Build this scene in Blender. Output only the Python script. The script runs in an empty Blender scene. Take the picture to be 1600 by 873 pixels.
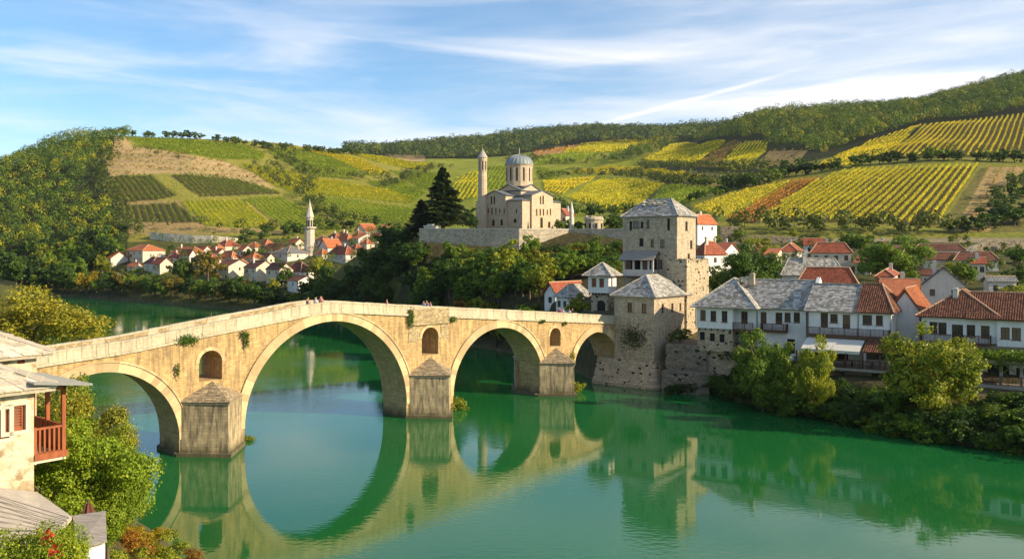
import bpy, bmesh, math, random
import numpy as np
from mathutils import Vector, Matrix

random.seed(7)
RNG = np.random.default_rng(11)
R = math.radians
SC = bpy.context.scene
COL = SC.collection
F = 1385.0          # focal length in pixels of the 1600 wide picture
HZ = 385.0          # horizon row
CZ = 20.0           # camera height above the water

def P(px, py, d):
    return Vector(((px - 800) / F * d, d, CZ - (py - HZ) / F * d))
def GX(px, d):
    return (px - 800) / F * d
def ZZ(py, d):
    return CZ - (py - HZ) / F * d

# ------------------------------------------------------------------ camera
cam_d = bpy.data.cameras.new('camera')
cam = bpy.data.objects.new('camera', cam_d)
COL.objects.link(cam)
cam.location = (0, 0, CZ)
cam.rotation_euler = (R(90), 0, 0)
cam_d.sensor_width = 36.0
cam_d.lens = F / 1600 * 36.0
cam_d.shift_y = (HZ - 436.5) / 1600
cam_d.clip_start = 0.5
cam_d.clip_end = 20000
SC.camera = cam

# ------------------------------------------------------------------ objects
def tag(o, label=None, cat=None, group=None, kind=None):
    if label: o['label'] = label
    if cat: o['category'] = cat
    if group: o['group'] = group
    if kind: o['kind'] = kind
    return o

def empty(name, loc=(0, 0, 0), rz=0.0, label=None, cat=None, group=None):
    o = bpy.data.objects.new(name, None)
    o.empty_display_size = 0.5
    o.location = loc
    o.rotation_euler = (0, 0, rz)
    COL.objects.link(o)
    return tag(o, label, cat, group)

def link(name, me, parent=None, loc=(0, 0, 0), rot=(0, 0, 0), color=None, scale=None):
    o = bpy.data.objects.new(name, me)
    o.location = loc
    o.rotation_euler = rot
    if scale is not None: o.scale = scale
    if color is not None: o.color = (*color, 1)
    COL.objects.link(o)
    if parent is not None: o.parent = parent
    return o

def copy_tree(o, parent=None):
    c = o.copy()
    COL.objects.link(c)
    if parent is not None: c.parent = parent
    for ch in list(o.children):
        copy_tree(ch, c)
    return c

def auto_uv(me):
    """metric UVs: u along the horizontal tangent of each face, v up the face"""
    nl = len(me.loops)
    if nl == 0: return
    uvl = me.uv_layers.new(name='UVMap')
    co = np.empty(len(me.vertices) * 3, np.float32); me.vertices.foreach_get('co', co); co = co.reshape(-1, 3)
    li = np.empty(nl, np.int32); me.loops.foreach_get('vertex_index', li)
    nf = len(me.polygons)
    nrm = np.empty(nf * 3, np.float32); me.polygons.foreach_get('normal', nrm); nrm = nrm.reshape(-1, 3)
    tot = np.empty(nf, np.int32); me.polygons.foreach_get('loop_total', tot)
    fn = np.repeat(nrm, tot, axis=0)
    t = np.stack([-fn[:, 1], fn[:, 0], np.zeros(nl)], 1)
    ln = np.linalg.norm(t, axis=1)
    flat = ln < 0.15
    t[flat] = (1, 0, 0)
    t[~flat] /= ln[~flat][:, None]
    b = np.cross(fn, t)
    p = co[li]
    uv = np.stack([(p * t).sum(1), (p * b).sum(1)], 1).astype(np.float32)
    uvl.data.foreach_set('uv', uv.ravel())

class MB:
    def __init__(self):
        self.v = []; self.f = []; self.m = []
    def add(self, vs, fs, mi=0):
        n = len(self.v)
        self.v.extend([tuple(p) for p in vs])
        for f in fs:
            self.f.append(tuple(i + n for i in f)); self.m.append(mi)
    def poly(self, pts, mi=0):
        self.add(pts, [tuple(range(len(pts)))], mi)
    def box(self, x0, x1, y0, y1, z0, z1, mi=0):
        vs = [(x0, y0, z0), (x1, y0, z0), (x1, y1, z0), (x0, y1, z0), (x0, y0, z1), (x1, y0, z1), (x1, y1, z1), (x0, y1, z1)]
        self.add(vs, [(0, 3, 2, 1), (4, 5, 6, 7), (0, 1, 5, 4), (1, 2, 6, 5), (2, 3, 7, 6), (3, 0, 4, 7)], mi)
    def prism(self, poly, z0, z1, mi=0):
        """poly: xy points counter clockwise; z may be numbers or lists"""
        n = len(poly)
        zb = z0 if isinstance(z0, (list, tuple)) else [z0] * n
        zt = z1 if isinstance(z1, (list, tuple)) else [z1] * n
        vs = [(p[0], p[1], zb[i]) for i, p in enumerate(poly)] + [(p[0], p[1], zt[i]) for i, p in enumerate(poly)]
        fs = [tuple(reversed(range(n))), tuple(range(n, 2 * n))]
        for i in range(n):
            j = (i + 1) % n
            fs.append((i, j, n + j, n + i))
        self.add(vs, fs, mi)
    def slab(self, pts, nrm, t, mi=0):
        """flat polygon given thickness t along -nrm"""
        n = len(pts); k = Vector(nrm).normalized() * t
        vs = [Vector(p) for p in pts] + [Vector(p) - k for p in pts]
        fs = [tuple(range(n)), tuple(reversed(range(n, 2 * n)))]
        for i in range(n):
            j = (i + 1) % n
            fs.append((j, i, n + i, n + j))
        self.add(vs, fs, mi)
    def tube(self, path, r, n=6, mi=0, cap=True):
        pts = [Vector(p) for p in path]
        rs = r if isinstance(r, (list, tuple)) else [r] * len(pts)
        base = len(self.v)
        for k, p in enumerate(pts):
            a = pts[max(k - 1, 0)]; b = pts[min(k + 1, len(pts) - 1)]
            d = (b - a).normalized() if (b - a).length > 1e-6 else Vector((0, 0, 1))
            up = Vector((0, 0, 1)) if abs(d.z) < 0.9 else Vector((1, 0, 0))
            x = d.cross(up).normalized(); y = x.cross(d)
            for i in range(n):
                w = 2 * math.pi * i / n
                q = p + (x * math.cos(w) + y * math.sin(w)) * rs[k]
                self.v.append(tuple(q))
        for k in range(len(pts) - 1):
            for i in range(n):
                j = (i + 1) % n
                self.f.append((base + k * n + i, base + k * n + j, base + (k + 1) * n + j, base + (k + 1) * n + i)); self.m.append(mi)
        if cap:
            self.f.append(tuple(base + i for i in reversed(range(n)))); self.m.append(mi)
            e = base + (len(pts) - 1) * n
            self.f.append(tuple(e + i for i in range(n))); self.m.append(mi)
    def lathe(self, prof, n=16, cx=0, cy=0, mi=0, a0=0.0):
        base = len(self.v)
        for r, z in prof:
            for i in range(n):
                w = a0 + 2 * math.pi * i / n
                self.v.append((cx + r * math.cos(w), cy + r * math.sin(w), z))
        for k in range(len(prof) - 1):
            for i in range(n):
                j = (i + 1) % n
                self.f.append((base + k * n + i, base + k * n + j, base + (k + 1) * n + j, base + (k + 1) * n + i)); self.m.append(mi)
        self.f.append(tuple(base + i for i in reversed(range(n)))); self.m.append(mi)
        e = base + (len(prof) - 1) * n
        self.f.append(tuple(e + i for i in range(n))); self.m.append(mi)
    def bar(self, a, b, w, h, mi=0):
        """rectangular bar from a to b"""
        a = Vector(a); b = Vector(b); d = (b - a).normalized()
        up = Vector((0, 0, 1)) if abs(d.z) < 0.9 else Vector((0, 1, 0))
        x = d.cross(up).normalized() * (w / 2); y = x.cross(d).normalized() * (h / 2)
        vs = [a - x - y, a + x - y, a + x + y, a - x + y, b - x - y, b + x - y, b + x + y, b - x + y]
        self.add(vs, [(0, 3, 2, 1), (4, 5, 6, 7), (0, 1, 5, 4), (1, 2, 6, 5), (2, 3, 7, 6), (3, 0, 4, 7)], mi)
    def mesh(self, name, mats, smooth=False, uv=True):
        me = bpy.data.meshes.new(name)
        me.from_pydata(self.v, [], self.f)
        if not isinstance(mats, (list, tuple)): mats = [mats]
        for m in mats: me.materials.append(m)
        if len(mats) > 1: me.polygons.foreach_set('material_index', self.m)
        bm = bmesh.new(); bm.from_mesh(me)
        bmesh.ops.recalc_face_normals(bm, faces=bm.faces) if getattr(self, 'recalc', False) else None
        bm.to_mesh(me); bm.free()
        if smooth: me.polygons.foreach_set('use_smooth', [True] * len(me.polygons))
        me.update()
        if uv: auto_uv(me)
        return me
    def build(self, name, mats, parent=None, loc=(0, 0, 0), rot=(0, 0, 0), smooth=False):
        return link(name, self.mesh(name, mats, smooth), parent, loc, rot)

def np_mesh(name, verts, faces, mat, uv=False, smooth=False):
    """verts (n,3), faces (m,k) constant k"""
    me = bpy.data.meshes.new(name)
    verts = np.asarray(verts, np.float32); faces = np.asarray(faces, np.int32)
    k = faces.shape[1]
    me.vertices.add(len(verts)); me.vertices.foreach_set('co', verts.ravel())
    me.loops.add(faces.size); me.loops.foreach_set('vertex_index', faces.ravel())
    me.polygons.add(len(faces))
    me.polygons.foreach_set('loop_start', np.arange(0, faces.size, k, dtype=np.int32))
    try: me.polygons.foreach_set('loop_total', np.full(len(faces), k, np.int32))
    except Exception: pass
    me.materials.append(mat)
    if smooth: me.polygons.foreach_set('use_smooth', np.ones(len(faces), bool))
    me.update(calc_edges=True)
    if uv: auto_uv(me)
    return me

# ------------------------------------------------------------------ materials
class NT:
    def __init__(self, name):
        self.mat = bpy.data.materials.new(name); self.mat.use_nodes = True
        self.t = self.mat.node_tree; self.t.nodes.clear()
        self.out = self.n('ShaderNodeOutputMaterial')
    def n(self, typ, **kw):
        nd = self.t.nodes.new(typ)
        for k, v in kw.items(): setattr(nd, k, v)
        return nd
    def l(self, a, b): self.t.links.new(a, b)
    def noise(self, vec, scale, detail=4, rough=0.55):
        nd = self.n('ShaderNodeTexNoise'); nd.inputs['Scale'].default_value = scale
        nd.inputs['Detail'].default_value = detail; nd.inputs['Roughness'].default_value = rough
        if vec is not None: self.l(vec, nd.inputs['Vector'])
        return nd
    def ramp(self, fac, stops):
        nd = self.n('ShaderNodeValToRGB'); cr = nd.color_ramp
        while len(cr.elements) < len(stops): cr.elements.new(0.5)
        for e, (p, c) in zip(cr.elements, stops):
            e.position = p; e.color = (*c, 1) if len(c) == 3 else c
        self.l(fac, nd.inputs[0]); return nd
    def mix(self, fac, a, b, mode='MIX'):
        nd = self.n('ShaderNodeMix', data_type='RGBA', blend_type=mode)
        for s, x in ((nd.inputs[0], fac), (nd.inputs[6], a), (nd.inputs[7], b)):
            if isinstance(x, (int, float)): s.default_value = x
            elif isinstance(x, (tuple, list)): s.default_value = (*x, 1) if len(x) == 3 else x
            else: self.l(x, s)
        return nd.outputs[2]
    def math(self, op, a, b=None, c=None):
        nd = self.n('ShaderNodeMath', operation=op)
        for s, x in zip(nd.inputs, (a, b, c)):
            if x is None: continue
            if isinstance(x, (int, float)): s.default_value = x
            else: self.l(x, s)
        return nd.outputs[0]
    def maprange(self, v, a, b, c=0.0, d=1.0):
        nd = self.n('ShaderNodeMapRange'); self.l(v, nd.inputs[0])
        for i, x in enumerate((a, b, c, d)): nd.inputs[i + 1].default_value = x
        return nd.outputs[0]
    def mapping(self, vec, scale=(1, 1, 1), rot=(0, 0, 0), loc=(0, 0, 0)):
        nd = self.n('ShaderNodeMapping'); self.l(vec, nd.inputs[0])
        nd.inputs['Scale'].default_value = scale; nd.inputs['Rotation'].default_value = rot; nd.inputs['Location'].default_value = loc
        return nd.outputs[0]
    def uv(self): return self.n('ShaderNodeTexCoord').outputs['UV']
    def obj(self): return self.n('ShaderNodeTexCoord').outputs['Object']
    def pos(self): return self.n('ShaderNodeNewGeometry').outputs['Position']
    def island(self): return self.n('ShaderNodeNewGeometry').outputs['Random Per Island']
    def bsdf(self, color, rough=0.85, bump=None, bstr=0.4, bdist=0.05, spec=0.3, metal=0.0):
        b = self.n('ShaderNodeBsdfPrincipled')
        for s, x in ((b.inputs['Base Color'], color), (b.inputs['Roughness'], rough)):
            if isinstance(x, (int, float)): s.default_value = x
            elif isinstance(x, (tuple, list)): s.default_value = (*x, 1)
            else: self.l(x, s)
        b.inputs['Specular IOR Level'].default_value = spec
        b.inputs['Metallic'].default_value = metal
        if bump is not None:
            bn = self.n('ShaderNodeBump'); bn.inputs['Strength'].default_value = bstr; bn.inputs['Distance'].default_value = bdist
            self.l(bump, bn.inputs['Height']); self.l(bn.outputs[0], b.inputs['Normal'])
        return b
    def done(self, b):
        self.l(b.outputs[0], self.out.inputs[0]); return self.mat

def scl(c, k): return tuple(min(1, x * k) for x in c)

def tide_mark(t, c):
    sz = t.n('ShaderNodeSeparateXYZ'); t.l(t.pos(), sz.inputs[0]); n = t.noise(t.mapping(t.pos(), (1, 1, .4)), .9, 5, .65)
    h = t.math('ADD', sz.outputs[2], t.math('MULTIPLY', n.outputs[0], -2.2))
    return t.mix(t.maprange(h, 0.1, -0.9, 0, 0.85), c, (0.075, 0.07, 0.035))

def m_ashlar(name, col, w=0.6, h=0.3, mortar=0.012, var=0.35, bump=0.5, stain=0.0, mortcol=None, weather=0.5, tide=False):
    t = NT(name); uv = t.uv()
    wob = t.noise(uv, 2.5, 2); 
    vadd = t.n('ShaderNodeVectorMath', operation='MULTIPLY_ADD'); t.l(wob.outputs[1], vadd.inputs[0]); vadd.inputs[1].default_value = (0.06, 0.05, 0); t.l(uv, vadd.inputs[2])
    br = t.n('ShaderNodeTexBrick'); t.l(vadd.outputs[0], br.inputs['Vector'])
    br.inputs['Scale'].default_value = 1.0; br.inputs['Brick Width'].default_value = w; br.inputs['Row Height'].default_value = h
    br.inputs['Mortar Size'].default_value = mortar; br.inputs['Mortar Smooth'].default_value = 0.3; br.inputs['Bias'].default_value = 0.0
    br.inputs['Color1'].default_value = (*scl(col, 1 - var), 1); br.inputs['Color2'].default_value = (*scl(col, 1 + var), 1)
    br.inputs['Mortar'].default_value = (*(mortcol or scl(col, 0.55)), 1)
    n1 = t.noise(uv, 0.35, 5); n2 = t.noise(uv, 9, 4)
    c = t.mix(t.maprange(n1.outputs[0], 0.35, 0.7, 0, weather), br.outputs[0], scl(col, 0.62))
    c = t.mix(0.35, c, t.ramp(n2.outputs[0], [(0.3, (0.55, 0.55, 0.55)), (0.7, (1.25, 1.2, 1.15))]).outputs[0], 'MULTIPLY')
    if stain > 0:
        sv = t.mapping(uv, (1.6, 0.22, 1))
        n3 = t.noise(sv, 1.6, 6, 0.65)
        c = t.mix(t.maprange(n3.outputs[0], 0.42, 0.62, 0, stain), c, (0.06, 0.055, 0.045))
    if tide: c = tide_mark(t, c)
    hb = t.math('ADD', t.math('MULTIPLY', br.outputs['Fac'], -1.0), t.math('MULTIPLY', n2.outputs[0], 0.6))
    return t.done(t.bsdf(c, 0.9, hb, bump, 0.04))

def m_rubble(name, col, s=3.0, var=0.5, bump=0.7, mort=None, holes=0.0, flat=1.6, weather=0.4):
    t = NT(name); uv = t.uv()
    v = t.mapping(uv, (s, s * flat, 1))
    wob = t.noise(v, 0.8, 2)
    va = t.n('ShaderNodeVectorMath', operation='MULTIPLY_ADD'); t.l(wob.outputs[1], va.inputs[0]); va.inputs[1].default_value = (0.5, 0.5, 0); t.l(v, va.inputs[2])
    vo = t.n('ShaderNodeTexVoronoi', voronoi_dimensions='2D'); t.l(va.outputs[0], vo.inputs['Vector']); vo.inputs['Scale'].default_value = 1
    ve = t.n('ShaderNodeTexVoronoi', voronoi_dimensions='2D', feature='DISTANCE_TO_EDGE'); t.l(va.outputs[0], ve.inputs['Vector']); ve.inputs['Scale'].default_value = 1
    sep = t.n('ShaderNodeSeparateColor'); t.l(vo.outputs['Color'], sep.inputs[0])
    c = t.ramp(sep.outputs[0], [(0.0, scl(col, 1 - var)), (0.5, col), (1.0, scl(col, 1 + var * 0.8))]).outputs[0]
    edge = t.maprange(ve.outputs['Distance'], 0.02, 0.10)
    c = t.mix(edge, mort or scl(col, 0.6), c)
    n1 = t.noise(uv, 0.3, 5); n2 = t.noise(uv, 11, 3)
    c = t.mix(t.maprange(n1.outputs[0], 0.4, 0.7, 0, weather), c, scl(col, 0.6))
    c = t.mix(0.4, c, t.ramp(n2.outputs[0], [(0.3, (0.5, 0.5, 0.5)), (0.7, (1.25, 1.22, 1.18))]).outputs[0], 'MULTIPLY')
    if holes > 0:
        hh = t.math('LESS_THAN', sep.outputs[1], holes)
        c = t.mix(hh, c, (0.035, 0.03, 0.022))
    hb = t.math('ADD', edge, t.math('MULTIPLY', n2.outputs[0], 0.5))
    return t.done(t.bsdf(c, 0.92, hb, bump, 0.06))

def m_plaster(name, col, dirt=0.35, bump=0.25, dcol=None):
    t = NT(name); uv = t.uv()
    n1 = t.noise(uv, 0.5, 6, 0.6); n2 = t.noise(t.mapping(uv, (2.2, 0.3, 1)), 1.5, 5, 0.6); n3 = t.noise(uv, 14, 3)
    d = dcol or scl(col, 0.55)
    c = t.mix(t.maprange(n1.outputs[0], 0.45, 0.75, 0, dirt), col, d)
    c = t.mix(t.maprange(n2.outputs[0], 0.5, 0.75, 0, dirt), c, d)
    return t.done(t.bsdf(c, 0.9, n3.outputs[0], bump, 0.02))

def m_stoneroof(name, col=(0.36, 0.34, 0.31), var=0.5, lichen=0.25):
    t = NT(name); isl = t.island(); ob = t.obj()
    n2 = t.noise(ob, 7, 4); n1 = t.noise(ob, 0.7, 3)
    c = t.ramp(isl, [(0.0, scl(col, 1 - var)), (0.55, col), (1.0, scl(col, 1 + var))]).outputs[0]
    c = t.mix(0.5, c, t.ramp(n2.outputs[0], [(0.3, (0.5, 0.5, 0.5)), (0.7, (1.3, 1.3, 1.3))]).outputs[0], 'MULTIPLY')
    c = t.mix(t.maprange(n1.outputs[0], 0.5, 0.7, 0, lichen), c, (0.30, 0.24, 0.12))
    return t.done(t.bsdf(c, 0.85, n2.outputs[0], 0.5, 0.03))

def m_tile(name, col, var=0.4, dark=0.4):
    """terracotta for real tile geometry: each tile course is its own island"""
    t = NT(name); isl = t.island(); ob = t.obj()
    n2 = t.noise(ob, 5, 4); n1 = t.noise(ob, 0.45, 4)
    c = t.ramp(isl, [(0.0, scl(col, 1 - var)), (0.6, col), (1.0, scl(col, 1 + var))]).outputs[0]
    c = t.mix(0.55, c, t.ramp(n2.outputs[0], [(0.3, (0.45, 0.42, 0.4)), (0.7, (1.35, 1.3, 1.25))]).outputs[0], 'MULTIPLY')
    c = t.mix(t.maprange(n1.outputs[0], 0.45, 0.7, 0, dark), c, scl(col, 0.35))
    return t.done(t.bsdf(c, 0.85, n2.outputs[0], 0.3, 0.02))

def m_flattile(name, col, dark=0.45):
    t = NT(name); uv = t.uv(); oi = t.n('ShaderNodeObjectInfo')
    br = t.n('ShaderNodeTexBrick'); t.l(uv, br.inputs['Vector'])
    br.inputs['Scale'].default_value = 1; br.inputs['Brick Width'].default_value = 0.5; br.inputs['Row Height'].default_value = 0.42
    br.inputs['Mortar Size'].default_value = 0.05; br.inputs['Color1'].default_value = (*scl(col, 0.75), 1); br.inputs['Color2'].default_value = (*scl(col, 1.25), 1); br.inputs['Mortar'].default_value = (*scl(col, 0.45), 1)
    n1 = t.noise(uv, 0.5, 5); n2 = t.noise(uv, 3, 4)
    c = t.mix(t.maprange(n1.outputs[0], 0.4, 0.7, 0, dark), br.outputs[0], scl(col, 0.4))
    c = t.mix(0.5, c, t.ramp(n2.outputs[0], [(0.3, (0.6, 0.55, 0.5)), (0.7, (1.3, 1.3, 1.3))]).outputs[0], 'MULTIPLY')
    h = t.math('ADD', t.math('MULTIPLY', br.outputs['Fac'], -1), n2.outputs[0])
    return t.done(t.bsdf(c, 0.85, h, 0.7, 0.06))

def m_wood(name, col, var=0.4, scale=(0.6, 8, 8)):
    t = NT(name); ob = t.obj()
    n = t.noise(t.mapping(ob, scale), 2.0, 5, 0.6)
    c = t.ramp(n.outputs[0], [(0.25, scl(col, 1 - var)), (0.75, scl(col, 1 + var))]).outputs[0]
    return t.done(t.bsdf(c, 0.7, n.outputs[0], 0.3, 0.01))

def m_plain(name, col, rough=0.6, metal=0.0, spec=0.4):
    t = NT(name); n = t.noise(t.obj(), 6, 3)
    c = t.mix(0.3, col, t.ramp(n.outputs[0], [(0.3, (0.65, 0.65, 0.65)), (0.7, (1.2, 1.2, 1.2))]).outputs[0], 'MULTIPLY')
    return t.done(t.bsdf(c, rough, None, metal=metal, spec=spec))

def m_glass(name, col=(0.02, 0.022, 0.025), rough=0.12):
    t = NT(name); n = t.noise(t.obj(), 3, 2); oi = t.n('ShaderNodeObjectInfo')
    c = t.mix(t.maprange(n.outputs[0], 0.4, 0.65, 0, 0.8), col, scl(col, 3.0))
    c = t.mix(t.maprange(oi.outputs['Random'], 0.45, 0.95, 0, 0.75), c, (0.21, 0.145, 0.085))
    return t.done(t.bsdf(c, rough, n.outputs[0], 0.05, 0.02, spec=0.8))

def m_foliage(name, trans=0.28, hue=0.0):
    t = NT(name); oi = t.n('ShaderNodeObjectInfo'); isl = t.island()
    ob = t.n('ShaderNodeTexCoord').outputs['Object']
    n = t.noise(t.pos(), 0.35, 3)
    v = t.ramp(isl, [(0.0, (0.6, 0.62, 0.6)), (0.5, (1.0, 1.0, 1.0)), (0.85, (1.35, 1.25, 1.1)), (1.0, (2.0, 1.6, 1.1))])
    c = t.mix(1.0, oi.outputs['Color'], v.outputs[0], 'MULTIPLY')
    c = t.mix(t.maprange(n.outputs[0], 0.35, 0.7), c, t.mix(1.0, c, (1.35, 1.1, 0.75), 'MULTIPLY'))
    b = t.bsdf(c, 0.55, spec=0.25)
    tr = t.n('ShaderNodeBsdfTranslucent'); c2 = t.mix(1.0, c, (1.3, 1.35, 0.6), 'MULTIPLY'); t.l(c2, tr.inputs[0])
    mx = t.n('ShaderNodeMixShader'); mx.inputs[0].default_value = trans
    t.l(b.outputs[0], mx.inputs[1]); t.l(tr.outputs[0], mx.inputs[2]); t.l(mx.outputs[0], t.out.inputs[0])
    return t.mat

M = {}
M['bridge'] = m_ashlar('bridge_limestone', (0.64, 0.425, 0.19), 0.44, 0.2, 0.012, 0.2, 0.5, 0.5, weather=0.45, tide=True)
M['ring'] = m_ashlar('arch_stone', (0.60, 0.43, 0.22), 0.34, 0.9, 0.012, 0.16, 0.4, 0.0, weather=0.25)
M['soffit'] = m_ashlar('soffit_stone', (0.62, 0.43, 0.21), 0.7, 0.3, 0.02, 0.2, 0.5, 0.25, tide=True)
M['parapet'] = m_plaster('parapet_slab_stone', (0.56, 0.46, 0.31), 0.4, 0.4)
M['cutwater'] = m_ashlar('stained_pier_stone', (0.60, 0.46, 0.27), 0.6, 0.3, 0.014, 0.16, 0.5, 0.75, tide=True)
M['rubble_w'] = m_rubble('bridge_rubble', (0.50, 0.38, 0.21), 3.2, 0.4)
M['rubble_t'] = m_rubble('tower_rubble', (0.56, 0.445, 0.295), 2.6, 0.32, holes=0.06, weather=0.5)
M['rubble_t2'] = m_ashlar('tower_coursed_stone', (0.58, 0.465, 0.32), 0.42, 0.2, 0.025, 0.28, 0.6, 0.25, weather=0.35)
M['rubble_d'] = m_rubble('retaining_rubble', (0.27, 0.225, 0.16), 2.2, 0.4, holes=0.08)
M['rubble_c'] = m_rubble('cream_rubble', (0.66, 0.545, 0.385), 5.5, 0.16, mort=(0.68, 0.57, 0.42), flat=1.6, weather=0.6, bump=1.0)
t = NT('flaking_limewashed_stone'); uv = t.uv()
vo = t.n('ShaderNodeTexVoronoi', voronoi_dimensions='2D'); vv_ = t.mapping(uv, (3.0, 5.0, 1)); nn_ = t.noise(uv, 1.3, 5, .6); n3_ = t.noise(uv, 7, 5, .65)
va_ = t.n('ShaderNodeVectorMath', operation='MULTIPLY_ADD'); t.l(n3_.outputs[1], va_.inputs[0]); va_.inputs[1].default_value = (.9, .9, 0); t.l(vv_, va_.inputs[2]); t.l(va_.outputs[0], vo.inputs['Vector']); vo.inputs['Scale'].default_value = 1
sp_ = t.n('ShaderNodeSeparateColor'); t.l(vo.outputs['Color'], sp_.inputs[0])
st_ = t.ramp(sp_.outputs[0], [(0, (.30, .21, .12)), (.5, (.50, .38, .23)), (1, (.62, .50, .34))]).outputs[0]
pl_ = t.mix(t.maprange(n3_.outputs[0], .4, .7), (.66, .55, .40), (.54, .42, .28))
c = t.mix(t.maprange(nn_.outputs[0], .46, .56), pl_, st_)
M['lime_w'] = t.done(t.bsdf(c, .95, t.math('ADD', n3_.outputs[0], t.math('MULTIPLY', vo.outputs['Distance'], -.5)), .9, .05))
M['church'] = m_ashlar('church_stone', (0.62, 0.475, 0.33), 0.55, 0.3, 0.03, 0.18, 0.3, 0.1, weather=0.3)
M['wallst'] = m_rubble('terrace_wall_stone', (0.50, 0.42, 0.31), 2.0, 0.35)
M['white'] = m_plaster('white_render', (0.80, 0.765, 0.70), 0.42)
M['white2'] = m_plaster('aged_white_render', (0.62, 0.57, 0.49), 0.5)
M['cream'] = m_plaster('cream_render', (0.66, 0.56, 0.42), 0.4)
M['slab'] = m_stoneroof('stone_roof_slabs')
M['slab_l'] = m_stoneroof('pale_stone_roof_slabs', (0.62, 0.53, 0.41), 0.25, 0.25)
M['slab_w'] = m_stoneroof('warm_pier_cap_stones', (0.36, 0.28, 0.18), 0.4, 0.3)
M['ridge'] = m_plaster('ridge_mortar', (0.50, 0.44, 0.35), 0.5, 0.5)
M['tile_d'] = m_tile('brown_barrel_tiles', (0.20, 0.085, 0.05), 0.45)
M['tile_o'] = m_tile('orange_barrel_tiles', (0.44, 0.155, 0.065), 0.3, 0.3)
M['ft_o'] = m_flattile('orange_roof_tiles', (0.54, 0.17, 0.065), 0.3)
M['ft_r'] = m_flattile('red_roof_tiles', (0.38, 0.105, 0.055), 0.4)
M['ft_b'] = m_flattile('brown_roof_tiles', (0.21, 0.085, 0.055), 0.45)
M['ft_g'] = m_flattile('grey_roof_sheets', (0.22, 0.22, 0.22), 0.35)
M['ridge_t'] = m_plaster('tile_ridge_mortar', (0.55, 0.33, 0.20), 0.5, 0.4)
M['wood'] = m_wood('brown_window_wood', (0.11, 0.055, 0.03))
M['wood_r'] = m_wood('red_brown_wood', (0.30, 0.085, 0.03), 0.4, (4, 4, 0.8))
M['wood_g'] = m_wood('weathered_grey_wood', (0.30, 0.26, 0.22), 0.35)
M['board'] = m_wood('pale_weathered_boards', (0.50, 0.43, 0.34), 0.3)
M['wood_d'] = m_wood('dark_wood', (0.05, 0.032, 0.022))
M['glass'] = m_glass('dark_window_glass')
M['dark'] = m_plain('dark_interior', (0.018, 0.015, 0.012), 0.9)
M['lead'] = m_plain('lead_roofing', (0.25, 0.28, 0.28), 0.5, 0.0)
M['leadr'] = m_flattile('lead_sheet_roof', (0.17, 0.19, 0.22), 0.3)
M['metal'] = m_plain('grey_metal', (0.22, 0.22, 0.21), 0.45, 0.5)
M['awn'] = m_plain('cream_canvas', (0.68, 0.64, 0.55), 0.9)
M['concrete'] = m_plaster('concrete', (0.40, 0.36, 0.30), 0.5)
M['leaf'] = m_foliage('foliage')
M['needle'] = m_foliage('needles', 0.1)
M['bark'] = m_wood('bark', (0.12, 0.085, 0.055), 0.5, (3, 3, 0.6))
M['umb'] = m_plain('maroon_canvas', (0.12, 0.045, 0.03), 0.9)
M['brick'] = m_ashlar('red_brick', (0.36, 0.15, 0.08), 0.25, 0.08, 0.01, 0.3, 0.4)

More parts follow.
